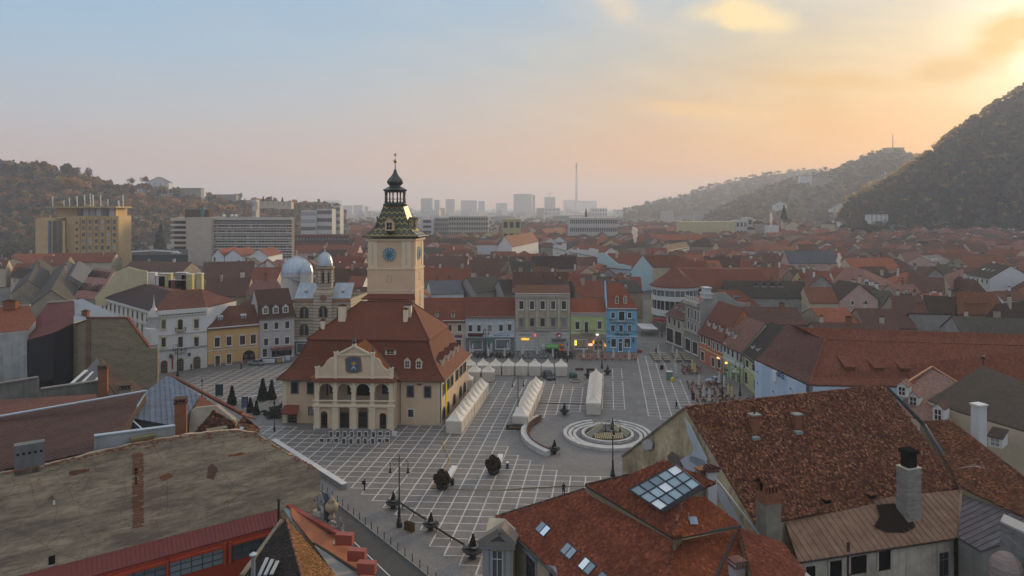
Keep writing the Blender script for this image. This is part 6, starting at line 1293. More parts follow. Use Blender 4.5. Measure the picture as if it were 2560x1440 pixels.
m=MB();m.bar(D(304,1078,80.2),D(366,978,91.9),.25,.1);m.bar(D(322,1043,81.6),D(358,1075,80),.2,.1);m.each('flashing',FLASH,BLU)
rE=D(604,1032,90);ridge_caps(BLU,bB+V((0,0,.1)),rE,tiles((.30,.12,.07),.3,.3,.3),.22,.42)
m=MB();m.slab([bB,D(428,937,102),D(640,1046,92),D(604,1036,90)],.2);m.build('tiled_verge',tiles((.22,.08,.05),.3,.2,.3),BLU);m=MB();m.slab([D(484,1020,88.5),bC,D(540,1012,88.3),D(508,1020,87.5)],.2);m.build('tile_patch',tile_piece((.26,.085,.04)),BLU)
m=MB();q=[D(464,1040,87),D(484,1020,87.5),D(540,1014,87.6),D(585,1050,87),D(585,1075,87),D(464,1085,86)];m.hexa([p+V((.2,.5,0))for p in q],q);m.build('gable_wall',plaster((.40,.34,.26),.4),BLU)
for pts,lab in(([D(470,1100,80),D(532,1027,82),D(588,1060,84),D(575,1095,81)],'small brown tiled gable in front of the cream wall on the left'),([D(575,1085,81),D(608,1040,83),D(648,1074,85),D(640,1090,82)],'small grey gable with skylight strip at the end of the big wall')):
 h_=poly_house('small_gable',lab,pts,tiles(BRN,.4,.2,.28,.3,.5),FW2);tile_m=tile_piece((.105,.048,.03),grey=.5);lay_tiles(h_,flat(pts),tile_m,.2,.26,.02);ridge_caps(h_,pts[1],pts[2],tile_m,.16)
m=MB();m.bar(D(598,1076,81.5),D(606,1068,82),.5,.1);m.build('skylight',FLASH,h_)
for px,py,w,lab in((542,1084,40,'low mossy double chimney at the crest end of the big wall'),):BC2=thing('chimney',lab,'chimney',D(px,py,79).to_tuple());p=D(px,py,79);m=MB();m.box(p-V((0,0,1)),1.9,.8,1.4,BW.rz);m.build('shaft',BR_M,BC2);m=MB();m.box(p+V((0,0,.4)),2.2,1.0,.22,BW.rz);m.build('cap',plaster((.2,.17,.12),.4),BC2)
# ---- second row: fire walls, tarpaulin, roofs at the left edge
OW=thing('fire_wall','tall olive grey fire wall with red tiled coping left of the white building','fire wall',D(260,980,150).to_tuple());yy=150;pts=[(133,1010),(133,832),(150,824),(186,812),(214,803),(216,796),(318,796),(372,869),(394,870),(394,990),(330,1030)];q=[D(x,y,yy)for x,y in pts];m=MB();m.hexa([p+V((0,.6,0))for p in q],q);m.build('wall',FW2,OW)
m=MB()
for a,b in((1,2),(2,3),(3,4),(5,6),(6,7)):m.bar(q[a]+V((0,.3,.1)),q[b]+V((0,.3,.1)),.9,.3)
m.each('coping',tiles((.17,.055,.04),.3,.2,.3),OW);m=MB();p0,p1=D(214,800,yy-.15),D(226,1000,yy-.15);m.hexa([Z(p0,0),Z(p1,0),Z(p1+V((0,.4,0)),0),Z(p0+V((0,.4,0)),0)],[Z(p,D(220,800,yy).z)for p in(p0,p1,p1+V((0,.4,0)),p0+V((0,.4,0)))]);m.build('pier',oldwall((.16,.10,.07),(.2,.14,.09)),OW)
BG=poly_house('red_valley_roof','dull red tiled roof sweeping down to a black tarpaulin at the left edge',[D(70,850,146),D(133,832,146),D(186,806,150),D(186,752,166),D(120,757,168),D(75,815,155)],T((.17,.055,.045),0,.3),plain((.028,.028,.032),.7));m=MB();m.bar(D(119,756,168),D(186,751,166),.6,.3);m.build('ridge_capping',M_STONE,BG)
OR_=poly_house('orange_edge_roof','orange tiled roof with curved valley at the left edge',[D(-60,836,148),D(68,826,148),D(90,800,152),D(74,764,162),D(-60,770,162)],T((.27,.085,.042),0,.2),plaster((.42,.42,.40),.45));m=MB();m.bar(D(-60,769,162),D(76,763,162),.5,.3);m.build('ridge_capping',M_STONE,OR_)
c=D(27,768,160);chimney(OR_,(c.x,c.y,c.z-.5),3.0,1.2,1.9,BR_M)
LG=thing('pale_wall','stained pale grey rendered wall at the left edge','wall',D(35,970,147).to_tuple());q=[D(x,y,146.5)for x,y in((-60,990),(-60,838),(0,834),(66,828),(69,990))];m=MB();m.hexa([p+V((0,.6,0))for p in q],q);m.build('wall',plaster((.42,.42,.40),.6,.2,(.06,.055,.05)),LG)
TA=thing('black_tarpaulin','black tarpaulin hung between two walls at the left','tarpaulin',D(100,980,145).to_tuple());q=[D(x,y,145.8)for x,y in((69,990),(69,850),(133,832),(133,990))];m=MB();m.hexa([p+V((0,.3,0))for p in q],q);m.build('sheet',plain((.030,.029,.032),.6,0,.4,.5),TA);m=MB();q=[D(x,y,145.6)for x,y in((72,1000),(72,956),(131,950),(131,1000))];m.hexa([p+V((0,.3,0))for p in q],q);m.build('opening',M_DARK,TA)
GM=poly_house('grey_metal_roof','pale blue grey metal roof left of the white corner building',[D(184,806,152),D(215,800,154),D(216,795,156),D(300,794,172),D(205,748,176),D(184,752,168)],plain((.34,.40,.46),.45,.3),FW2);lay_sheets(GM,flat([D(184,806,152),D(215,800,154),D(216,795,156),D(300,794,172),D(205,748,176),D(184,752,168)]),sheet_metal((.36,.42,.48),(.28,.3,.32),.4,.4,.4),.7,0,.05,lift=.1)
p=D(214,785,158);chimney(GM,(p.x,p.y,p.z-1),1.3,.9,1.6,BR_M)
for(x0,x1,y0,y1,Y,lab)in((-40,92,966,1006,104,'low stained garden wall with coping at the left edge'),(98,252,974,1012,103,'low stained wall with sloping coping left of the twin chimneys')):
 a,b=D(x0,y1,Y),D(x1,y1-12,Y+4);W_=thing('low_wall',lab,'wall',((a+b)/2).to_tuple());zt=D(x0,y0,Y).z;m=MB();o=V((0,.6,0));m.hexa([Z(a,6),Z(b,6),Z(b+o,6),Z(a+o,6)],[Z(a,zt),Z(b,zt+.3),Z(b+o,zt+.3),Z(a+o,zt)]);m.build('wall',plaster((.20,.19,.165),.6),W_);m=MB();m.bar(Z(a,zt+.06)+o*.5,Z(b,zt+.36)+o*.5,.9,.18);m.build('coping',plaster((.26,.23,.20),.5),W_)
BT=poly_house('brown_back_roof','rusty brown tiled roof below the low walls at the left',[D(-40,1052,86),D(245,1002,92),D(240,985,100),D(-40,1002,100)],tiles((.16,.055,.034),.4,.2,.28,.1,.5),FW2)
DM=poly_house('dormer_roof','dark glazed dormer roof with white bargeboard and chimney before the olive fire wall',[D(155,982,108),D(252,975,110),D(262,945,118),D(244,893,126),D(215,925,118)],plain((.05,.034,.032),.5),FW2);m=MB();m.bar(D(156,980,107.8),D(216,926,117.8),.5,.2);m.bar(D(200,962,109),D(232,930,115),.35,.15);m.bar(D(222,968,109),D(246,944,112),.35,.15);m.each('bargeboard',M_WHITE,DM)
m=MB();m.slab([D(262,948,112),D(250,893,126),D(290,925,121),D(365,985,110),D(300,1000,104)],.2);m.build('tiled_slope',tiles((.13,.062,.036),.4,.2,.28,.3,.5),DM)
brick_chimney(258,1002,914,20,106,'slim brick chimney with white painted edge before the olive fire wall',sink=3);brick_chimney(316,1000,962,26,96,'squat brick chimney with pale base beside the twin gables',plaster((.33,.28,.20),.5),sink=3)
SM2=poly_house('brown_gable','small brown gable roof between the olive fire wall and the blue roof',[D(290,990,104),D(325,945,110),D(364,978,108),D(340,1000,100)],tiles((.12,.06,.04),.4,.2,.28,.3,.5),FW2)
# ---- red glazed lean-to and street front roofs, bottom left
RG=thing('red_clerestory','red painted clerestory with tall dark windows at the bottom left','clerestory',BW.hit(400,1400,1).to_tuple());REDP=plain((.33,.040,.018),.55,0,.25,1.2);RED_D=plain((.20,.034,.026),.5,0,.25,1.2)
a,b=BW.hit(20,1447,.1),BW.hit(697,1272,.1);c,e=b+wn*1.6-V((0,0,1.15)),a+wn*1.6-V((0,0,1.15));m=MB();m.slab([a,b,c,e],.12);m.build('lean_to_roof',RED_D,RG);lay_sheets(RG,[a,b,c,e],RED_D,.42,0,.05,'roof_sheet',.02)
cf=Fac(Z(e,0),Z(c,0),RG);m=MB();o=cf.n*.0;m.hexa([Z(e,0),Z(c,0),Z(c-cf.n*.5,0),Z(e-cf.n*.5,0)],[p-V((0,0,.15))for p in(e,c,c-cf.n*.5,e-cf.n*.5)]);m.build('wall',REDP,RG);zc_=e.z
for px,w in((347,98),(492,100),(640,92)):
 p=cf.hit(px,1400);u=(p-cf.A).dot(cf.d)/cf.L;ww=w*p.y/F/abs(cf.d.x);zt=zc_-.75;q=cf.at(u,zt-1.6);m=MB();a,b=q-cf.d*ww/2,q+cf.d*ww/2
 m.hexa([a+cf.n*.02,b+cf.n*.02,b+cf.n*.08,a+cf.n*.08],[v+V((0,0,1.6))for v in(a+cf.n*.02,b+cf.n*.02,b+cf.n*.08,a+cf.n*.08)]);wd_=m.build('window',glass((.13,.16,.17),.12),RG);m=MB()
 for i in range(6):x=a.lerp(b,i/5)+cf.n*.1;m.bar(x,x+V((0,0,1.6)),.06)
 for zz_ in(.55,1.2):m.bar(a+cf.n*.1+V((0,0,zz_)),b+cf.n*.1+V((0,0,zz_)),.06)
 m.build('glazing_bars',plain((.03,.03,.03),.5),wd_,kind='stuff');m=MB()
 for x in(a-cf.d*.2,b+cf.d*.2):m.bar(x+cf.n*.1-V((0,0,.3)),x+cf.n*.1+V((0,0,2.1)),.3,.25)
 m.bar(a+cf.n*.1+V((0,0,1.75)),b+cf.n*.1+V((0,0,1.75)),.28,.25);m.each('frame',plain((.38,.055,.02),.5,0,.2),wd_)
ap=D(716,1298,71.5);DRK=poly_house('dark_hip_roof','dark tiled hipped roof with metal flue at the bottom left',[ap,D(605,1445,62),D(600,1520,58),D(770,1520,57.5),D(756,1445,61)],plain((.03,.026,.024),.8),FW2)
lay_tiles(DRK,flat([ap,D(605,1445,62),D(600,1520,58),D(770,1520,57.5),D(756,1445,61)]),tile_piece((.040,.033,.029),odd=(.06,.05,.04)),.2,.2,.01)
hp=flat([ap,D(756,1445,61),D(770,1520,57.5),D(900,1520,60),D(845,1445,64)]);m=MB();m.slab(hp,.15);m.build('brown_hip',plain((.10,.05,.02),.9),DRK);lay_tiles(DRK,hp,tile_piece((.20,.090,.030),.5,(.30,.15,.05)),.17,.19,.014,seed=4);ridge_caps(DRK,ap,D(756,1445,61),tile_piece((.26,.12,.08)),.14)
m=MB();m.bar(D(704,1306,71.8)+V((0,0,.2)),D(604,1445,62)+V((0,0,.2)),.35,.25);m.build('bargeboard',plaster((.22,.19,.15),.4),DRK)
m=MB();p=D(633,1440,61.5);m.tube([p,p+V((0,0,1.7))],.2,8);m.lathe(p+V((0,0,1.75)),[(.18,0),(.36,.1),(.36,.22),(.05,.4)],8);m.build('metal_flue',plain((.45,.48,.50),.35,.7,.1),DRK);m=MB()
for k in range(3):m.bar(D(648+k*15,1440-k*2,61.4-k*.2),D(668+k*13,1395+k*4,64-k*.2),.3,.12)
m.each('roof_light',plain((.30,.32,.33),.4),DRK)
FP=thing('vent_pipe','thin black vent pipe standing before the big wall','pipe',D(696,1302,73).to_tuple());m=MB();m.tube([D(696,1310,73),D(697,1252,73)],.13,8);m.build('pipe',M_IRON,FP);m=MB();m.lathe(D(697,1252,73),[(.2,0),(.26,.1),(.05,.25)],8);m.build('cowl',M_IRON,FP)
OP=poly_house('orange_gable_roof','orange pink plastered gable top with red metal caps at the street front',[D(730,1292,74),D(786,1362,70.5),D(905,1470,64.5),D(955,1470,66),D(872,1352,71.5),D(726,1268,77)],plaster((.36,.135,.07),.3),plaster((.30,.27,.24),.3));m=MB();m.bar(D(720,1266,77.2)+V((0,0,.1)),D(846,1336,72)+V((0,0,.1)),.5,.25);m.build('coping',plain((.25,.045,.03),.5,0,.2),OP);m=MB();m.bar(D(716,1272,76.8),D(742,1312,74),.6,.12);m.build('flashing',plain((.30,.35,.38),.5,.3),OP)
for px,py,Y in((862,1352,70.3),(893,1392,68),(917,1424,66)):m=MB();m.box(D(px,py,Y)-V((0,0,.3)),1.75,.8,1.05,-.1);m.build('red_cap',plain((.28,.055,.035),.5,0,.2),OP)
GR=poly_house('grey_side_roof','smooth grey sheet roof below the orange gable top',[D(785,1362,70),D(840,1440,64),D(860,1500,60),D(935,1500,62),D(900,1432,66)],plain((.20,.195,.185),.6,.1,.2),FW2);m=MB();m.bar(D(784,1360,70.2)+V((0,0,.1)),D(900,1434,66)+V((0,0,.1)),.22,.15);m.build('edge_trim',plain((.06,.05,.045),.7),GR)
# carved figures on the street front
def statue(px,py,Y,h,label,mat,kind):
 p=D(px,py,Y);root=thing('statue',label,'statue',p.to_tuple());m=MB()
 if kind=='urn':m.lathe(p,[(.34*h*.5,0),(.3*h*.5,.1*h),(.12*h,.14*h),(.10*h,.24*h),(.26*h,.38*h),(.30*h,.55*h),(.24*h,.66*h),(.13*h,.7*h),(.18*h,.76*h),(.08*h,.86*h),(.03*h,1.0*h)],12);m.build('urn',mat,root,smooth=True)
 else:
  sk=[((0,0,0),.24),((0,0,.34),.27),((.02,0,.62),.24),((.02,0,.78),.12),((.05,-.04,.92),.15)]
  m.lathe(p,[(r*h*.62,z*h)for(x,y,z),r in sk]+[(.02,h)],10);m.tube([p+V((.1*h,-.05*h,.68*h)),p+V((.26*h,-.16*h,.5*h)),p+V((.14*h,-.28*h,.42*h))],[.085*h,.07*h,.05*h],7);m.tube([p+V((-.1*h,-.05*h,.68*h)),p+V((-.26*h,-.1*h,.55*h)),p+V((-.3*h,-.2*h,.72*h))],[.085*h,.07*h,.05*h],7);m.tube([p+V((.05*h,-.05*h,.3*h)),p+V((.2*h,-.3*h,.26*h)),p+V((.24*h,-.36*h,0))],[.13*h,.11*h,.07*h],7);m.build('figure',mat,root,smooth=True,kind='stuff');m=MB();m.box(p-V((0,0,.5)),.55*h,.55*h,.5,-.6);m.build('plinth',M_STONE,root)
 return root
GS=plaster((.24,.235,.23),.5);statue(800,1275,75.5,2.0,'grey stone seated figure left of the blue shield on the street front',GS,'f');statue(829,1296,75,2.5,'golden stone urn right of the blue shield',plaster((.34,.26,.17),.5),'urn');statue(850,1332,73.5,1.7,'grey stone reclining figure at the end of the carved front',GS,'f')
SH_=thing('carved_shield','tall dark blue carved shield between the stone figures','shield',D(816,1290,75.3).to_tuple());q=[D(x,y,75.3)for x,y in((810,1300),(811,1240),(814,1232),(819,1234),(823,1246),(824,1300),(818,1308))];m=MB();m.hexa([p+V((.1,.4,0))for p in q],q);m.build('shield',plain((.06,.09,.13),.6,0,.3,3),SH_)
CF=thing('stone_cresting','scrolled stone cresting along the street front below the figures','cresting',D(830,1320,74).to_tuple());m=MB()
for x,y,Y,s in((787,1296,75,1.1),(798,1306,74.6,1.3),(812,1318,74,1.3),(830,1322,73.6,1.4),(846,1340,73,1.3),(858,1344,72.6,1.0)):p=D(x,y,Y);m.lathe(p-V((0,0,s)),[(.7*s,0),(.75*s,.5*s),(.5*s,.8*s),(.62*s,1.0*s),(.2*s,1.25*s)],8)
m.each('scroll',plaster((.16,.15,.14),.5),CF);a,b=D(780,1310,75.6),D(866,1352,71.6);m=MB();m.hexa([Z(a,0),Z(b,0),Z(b+V((-1,-.8,0)),0),Z(a+V((-1,-.8,0)),0)],[a,b,b+V((-1,-.8,0)),a+V((-1,-.8,0))]);m.build('wall',plaster((.34,.28,.20),.4),CF);m=MB();m.slab([D(832,1296,74.8),D(868,1336,73.2),D(858,1344,72.4),D(838,1320,73.6)],.3);m.build('golden_cornice',plaster((.48,.36,.20),.3),CF)
# ------------------------------------------------------------------ right foreground: old tiled house
OT=tile_piece((.185,.072,.040),.75,(.38,.18,.095),.22);zR,zEv=21.0,12.0
r0_,r1_=G(1713,1018,zR),G(2213,963,zR);e0_,e1_=G(1890,1312,zEv),G(2402,1223,zEv);b0_=V((14.6,91.0,zEv));b1_=e1_+(b0_-e0_)
OH=thing('old_tiled_house','big old house with rough weathered clay tile roof and stained gable wall','house',((e0_+b0_)/2).to_tuple());slope=flat([e0_,e1_,r1_,r0_])
m=MB();m.slab(slope,.2);m.slab([b1_,b0_,r0_,r1_],.2);m.build('roof',tiles((.14,.06,.035),.4,.2,.25,.2,.5),OH)
lay_tiles(OH,slope,OT,.22,.24,.04,seed=2,sag=.12);ridge_caps(OH,r0_,r1_,OT,.17,.36);ridge_caps(OH,r0_+V((0,0,-.02)),e0_,tile_piece((.16,.075,.05)),.12,.3,'verge_tiles')
m=MB();g0,g1,gz=Z(e0_,0),Z(b0_,0),r0_;gd=(g1-g0).normalized();GW=plaster((.46,.37,.24),.8,.35,(.07,.06,.045))
m.poly([g0,Z(e0_,zEv-.1),gz-V((0,0,.1)),Z(b0_,zEv-.1),g1]);m.quad(g0,Z(e1_,0),Z(e1_,zEv-.2),Z(e0_,zEv-.2));m.quad(g1,Z(b1_,0),Z(b1_,zEv-.2),Z(b0_,zEv-.2));m.quad(Z(e1_,0),Z(b1_,0),Z(b1_,zEv),Z(e1_,zEv));m.build('wall',GW,OH);GF=Fac(g1,g0,OH)
for pts,c in(([(1712,1045),(1728,1068),(1768,1148),(1762,1165),(1745,1168),(1722,1150),(1735,1120),(1722,1090)],(.46,.50,.56)),([(1700,1150),(1722,1138),(1762,1150),(1790,1190),(1760,1200),(1735,1180),(1712,1172)],(.44,.48,.54)),([(1606,1104),(1618,1097),(1632,1106),(1630,1122),(1616,1126),(1605,1116)],(.42,.41,.42)),([(1790,1210),(1806,1225),(1850,1300),(1880,1345),(1860,1345),(1822,1290),(1800,1250)],(.40,.43,.47)),([(1668,1140),(1680,1128),(1696,1140),(1702,1165),(1690,1178),(1672,1168)],(.15,.12,.11))):
 q=[GF.hit(x,y)for x,y in pts];m=MB();m.hexa([p-GF.n*.02 for p in q],[p+GF.n*.025 for p in q]);m.build('plaster_patch',plaster(c,.3),OH)
m=MB();m.bar(r0_+(b0_-r0_)*.0,b0_-V((0,0,.1)),.5,.18);m.build('verge',plaster((.22,.2,.17),.5),OH)
PO=Pl(e0_,e1_,r1_)
def roof_chim(root,pl,px,py,w,h,mat,cap=True,l=None,label=None):
 p=pl.hit(px,py);m=MB();m.box(p-V((0,0,1.0)),w,l or w*.8,h+1.0,.33);o=m.build('chimney',mat,root)
 if cap:m=MB();m.box(p+V((0,0,h)),w+.3,(l or w*.8)+.3,.16,.33);m.build('cap',plaster((.24,.25,.23),.4),o)
 return o
roof_chim(OH,PO,1886,1078,.95,1.9,BR_M);roof_chim(OH,PO,1992,1068,.85,1.5,BR_M);m=MB();p=PO.hit(1886,1078)+V((0,0,1.9));m.tube([p,p+V((0,0,1.0))],.12,6);m.build('flue_pipe',plain((.10,.04,.03),.7),OH)
m=MB()
for x,y in((1888,1098),(1995,1084)):m.box(PO.hit(x,y,.1),.9,.7,.3,.33)
m.each('chimney_flashing',plain((.24,.28,.27),.6),OH)
BIG=thing('brick_stack','tall plastered chimney with brick top and tiled hood beside the old tiled roof','chimney',D(1921,1345,67).to_tuple());p=D(1921,1345,67);u_=67/F;m=MB();m.box(p-V((0,0,6)),46*u_,38*u_,6+92*u_,.33);m.build('shaft',plaster((.27,.235,.19),.6),BIG);m=MB();m.box(p+V((0,0,92*u_)),47*u_,39*u_,26*u_,.33);m.build('brick_band',BR_M,BIG);m=MB()
for k in range(5):m.box(p+V(((-.42+.21*k)*46*u_,(-.42+.21*k)*20*u_-.6,118*u_)),.2,.2,20*u_,.33);m.box(p+V(((-.42+.21*k)*46*u_-.3,(-.42+.21*k)*20*u_+.7,118*u_)),.2,.2,20*u_,.33)
m.each('hood_pier',BR_M,BIG);m=MB();m.box(p+V((0,0,118*u_)),38*u_*.8,30*u_*.8,18*u_,.33);m.build('flue',M_DARK,BIG);c=p+V((0,0,138*u_));x_=V((math.cos(.33),math.sin(.33),0))*(29*u_);y_=V((-math.sin(.33),math.cos(.33),0))*(25*u_);hd=[c-x_-y_,c+x_-y_,c+x_+V((0,0,.8)),c-x_+V((0,0,.8))];m=MB();m.slab(hd,.12);m.slab([c-x_+y_,c+x_+y_,hd[2],hd[3]],.12);m.build('hood',tiles((.19,.085,.05),.3,.2,.25),BIG);lay_tiles(BIG,hd,OT,.2,.25,.02)
WC_=thing('white_chimney','slim white chimney with jagged rusty cap beside the glass roof','chimney',D(1778,1255,66).to_tuple());p=D(1778,1262,66);u_=66/F;m=MB();m.box(p-V((0,0,2)),23*u_,18*u_,86*u_+2,.1);m.build('shaft',plaster((.52,.53,.55),.2),WC_);m=MB();m.box(p+V((0,0,86*u_)),32*u_,28*u_,5*u_,.1);m.build('cap',plain((.12,.06,.05),.9),WC_);m=MB()
for k in range(5):m.box(p+V(((-12+6*k)*u_,0,91*u_)),4*u_,24*u_,(5+3*(k%2))*u_,.1+.2*k)
m.build('cap_tiles',plain((.10,.05,.04),.9),WC_,kind='stuff')
# brown standing seam roof, its chimney, the courtyard wall
m0,m1,m2,m3=D(1952,1274,74),D(2404,1224,79.2),D(2392,1345,73.5),D(1996,1406,68.2);BS=thing('sheet_roof_wing','brown rusty sheet metal roof above a decayed courtyard wall','house',((m2+m3)/2).to_tuple());m=MB();m.slab(flat([m3,m2,m1,m0]),.12);m.build('roof',plain((.10,.06,.04),.6),BS);lay_sheets(BS,flat([m3,m2,m1,m0]),sheet_metal((.25,.145,.085),(.14,.065,.036),.75,.55,.05),.78,0,.055,dirv=(D(1960,1290,73.4)-D(2040,1398,68.6)))
p=Pl(m3,m2,m1);rr=random.Random(8);mm=MB();c=p.hit(2258,1318,.065)
for k in range(26):a=rr.uniform(0,6.28);
st_=[p.hit(x,y,.072)for x,y in((2190,1262),(2235,1258),(2275,1290),(2290,1318),(2262,1332),(2215,1330),(2185,1316),(2200,1290))];mm.hexa([q-p.n*.01 for q in st_],st_);mm.build('soot_stain',plain((.022,.016,.013),.7,0,.4,3),BS)
m=MB();m.bar(m1,m2,.28,.16);m.build('hip_flashing',plain((.22,.15,.10),.6),BS);cw_=Fac(Z(m3,0),Z(m2,0),BS);m=MB();o=-cw_.n*.35;m.hexa([Z(m3,0)+o,Z(m2,0)+o,Z(m2,0)+o*2,Z(m3,0)+o*2],[v+V((0,0,-.1))for v in(m3+o,m2+o,m2+o*2,m3+o*2)]);m.build('wall',plaster((.50,.45,.37),.7,.3,(.16,.13,.09)),BS);cw_=Fac(Z(m3,0)+o,Z(m2,0)+o,BS);m=MB();m.tube([m3-V((0,0,.1)),m2-V((0,0,.1))],.08,6);m.build('gutter',plain((.04,.03,.03),.6),BS)
for px,py,w,h in((2088,1424,30,44),(2145,1412,40,44),(2210,1400,30,50),(2025,1436,24,40)):cw_.panel(px,py,w,h,M_DARK,.05,'opening');cw_.panel(px-w*.5-2,py,4,h,M_STONE,.12,'jamb');cw_.panel(px+w*.5+2,py,4,h,M_STONE,.12,'jamb')
cw_.win(2358,1410,24,62,'plain',frame=M_STONE);cw_.panel(2120,1400,6,90,plain((.07,.03,.03),.6),.1,'downpipe')
SC_=thing('soot_chimney','scarred grey plaster chimney with black iron cowl on the brown sheet roof','chimney',p.hit(2272,1292).to_tuple());q=p.hit(2272,1286);u_=q.y/F;m=MB();m.box(q-V((0,0,1.2)),43*u_,34*u_,118*u_+1.2,.33);m.build('shaft',oldwall((.22,.205,.185),(.34,.31,.27),(.26,.20,.15)),SC_);zt=q+V((0,0,118*u_));m=MB();m.box(zt,27*u_,23*u_,36*u_,.33);m.build('cowl',M_DARK,SC_);m=MB();m.box(zt+V((0,0,36*u_)),35*u_,31*u_,9*u_,.33);m.build('cowl_top',M_DARK,SC_);m=MB();m.box(zt,46*u_,37*u_,.1,.33);m.build('ledge',M_STONE,SC_)
for x,y,lab in((2066,1250,'left small tiled vent hood at the eave of the old roof'),(2177,1238,'right small tiled vent hood at the eave of the old roof')):VH=thing('vent_hood',lab,'vent',PO.hit(x,y).to_tuple());q=PO.hit(x,y+6);m=MB();m.box(q,.75,.6,.42,.33);m.build('box',M_DARK,VH);m=MB();m.box(q+V((0,0,.42)),1.0,.9,.1,.33);m.build('hood',OT,VH)
# second tiled wing and grey sheet roof to the right
w0_,w1_,w2_,w3_,w4_=D(2300,1052,93),D(2372,1049,95.5),D(2640,1255,73),D(2640,1330,69),D(2406,1218,80.2);WG=poly_house('tiled_wing','brown tiled wing falling to the right behind the soot chimney',[w0_,w4_,w3_,w2_,w1_],tiles((.12,.055,.033),.4,.2,.25,.2,.5),FW2);lay_tiles(WG,flat([w0_,w4_,w3_,w2_,w1_]),tile_piece((.18,.070,.036),.6,(.30,.12,.05)),.25,.26,.04,seed=6);m=MB();m.tube([r1_,D(2310,1062,92.2),D(2360,1140,86),D(2406,1220,80)],[.2,.28,.3,.3],6);m.build('valley_gutter',plain((.07,.08,.085),.6,.2),WG);ridge_caps(WG,w1_,w2_,tile_piece((.15,.065,.04)),.16,.36)
v0,v1,v2,v3=D(2408,1226,79.4),D(2640,1318,69.5),D(2452,1378,70),D(2396,1344,73);GS_=poly_house('grey_sheet_roof','small plum grey sheet roof below the tiled wing',[v0,v3,v2,v1],plain((.09,.085,.09),.5,.2),plaster((.22,.21,.19),.4));lay_sheets(GS_,flat([v0,v3,v2,v1]),sheet_metal((.115,.105,.115),(.08,.055,.05),.5,.45,.3),.75,0,.055,dirv=(D(2560,1290,70.5)-D(2450,1372,70)))
AN=thing('tv_antenna','bundle of thin aerial rods lying across the tiled wing','antenna',D(2440,1170,80).to_tuple());m=MB()
for k in range(7):m.bar(D(2392+k*12,1172-k*2,80-k*.2),D(2440+k*6,1160+k*3,79.4),.03)
m.build('rods',plain((.30,.28,.26),.5,.3),AN,kind='stuff')
SWL=thing('stone_wall','thick grey wall with pale coping in the bottom right corner','wall',D(2530,1420,62).to_tuple());q=[D(2500,1302,66),D(2600,1350,61),D(2600,1560,58),D(2500,1500,63)];m=MB();a,b=D(2500,1305,65.5),D(2620,1362,60);m.hexa([Z(a,0),Z(b,0),Z(b+V((1.2,1.2,0)),0),Z(a+V((1.2,1.2,0)),0)],[a,b,b+V((1.2,1.2,0)),a+V((1.2,1.2,0))]);m.build('wall',oldwall((.16,.155,.15),(.27,.26,.25)),SWL);m=MB();m.hexa([a+V((-.1,-.2,0)),b+V((-.1,-.2,0)),b+V((1.3,1.3,0)),a+V((1.3,1.3,0))],[v+V((0,0,.2))for v in(a+V((-.1,-.2,0)),b+V((-.1,-.2,0)),b+V((1.3,1.3,0)),a+V((1.3,1.3,0)))]);m.build('coping',plain((.36,.35,.33),.8),SWL);m=MB();c=D(2515,1420,62.5);m.lathe((c.x,c.y,c.z-6),[(1.3,0),(1.3,6.2),(1.1,6.8),(.6,7.3),(.1,7.5)],10);m.build('stone_pier',oldwall((.27,.21,.19),(.33,.27,.25)),SWL)
# ------------------------------------------------------------------ right foreground: roof with skylights
z1,z2=10.0,15.0;p0,p1,p2,p3=G(1240,1291,z1),G(1470,1512,z1),G(1790,1430,z2),G(1462,1222,z2)
p2=G(1681,1352,z2);RT1=tile_piece((.215,.062,.034),.30,(.28,.09,.045),.55);Hs=thing('skylight_house','house with red tiled roof, four pairs of skylights and cream walls at the bottom','house',((p0+p1)/2).to_tuple());e_far=G(1660,1560,z2)
main=[p0,p1,D(1662,1520,57),p2,p3];pm=Pl(p0,p1,p3);main=[p0,p1,pm.hit(1664,1560),pm.hit(1681,1352),p3];m=MB();m.slab(main,.2);m.build('roof',plain((.10,.035,.02),.9),Hs)
lay_tiles(Hs,main,RT1,.21,.24,.006,seed=3,wave=True);ridge_caps(Hs,p0,p3,tile_piece((.09,.07,.06)),.13,.3,'verge_tiles')
f=Fac(Z(p0,0)+V((.4,-.1,0)),Z(p1,0)+V((.4,-.1,0)),Hs);m=MB();a,b,c,e=f.A,f.B,f.B+V((12,5,0)),Z(p3,0)+V((.3,-.3,0))
for q,r_,za,zb2 in((a,b,z1-.1,z1-.1),(a,e,z1-.1,z2-.2)):m.quad(Z(q,0),Z(r_,0),Z(r_,zb2),Z(q,za))
m.build('wall',plaster((.44,.36,.25),.3),Hs);m=MB();m.tube([p0+V((-.15,-.1,-.1)),p1+V((-.15,-.1,-.1))],.1,6);m.build('gutter',plain((.05,.06,.06),.5),Hs)
for px,py in((1357,1322),(1421,1377),(1467,1415),(1509,1452)):
 c=pm.hit(px,py,.12);u_,v_=slope_frame(main)[1:3]
 ud=(p1-p0).normalized();vd=(pm.n.cross(ud)).normalized();vd=vd if vd.z>0 else-vd
 sk=MB();sk.slab([c-ud*.95-vd*.62,c+ud*.95-vd*.62,c+ud*.95+vd*.62,c-ud*.95+vd*.62],.16,pm.n);o=sk.build('skylight',plain((.03,.03,.033),.5),Hs)
 for s in(-.47,.47):g=MB();g.slab([c+ud*(s-.38)-vd*.5+pm.n*.03,c+ud*(s+.38)-vd*.5+pm.n*.03,c+ud*(s+.38)+vd*.5+pm.n*.03,c+ud*(s-.38)+vd*.5+pm.n*.03],.03,pm.n);g.build('pane',glass((.30,.36,.42),.06),o)
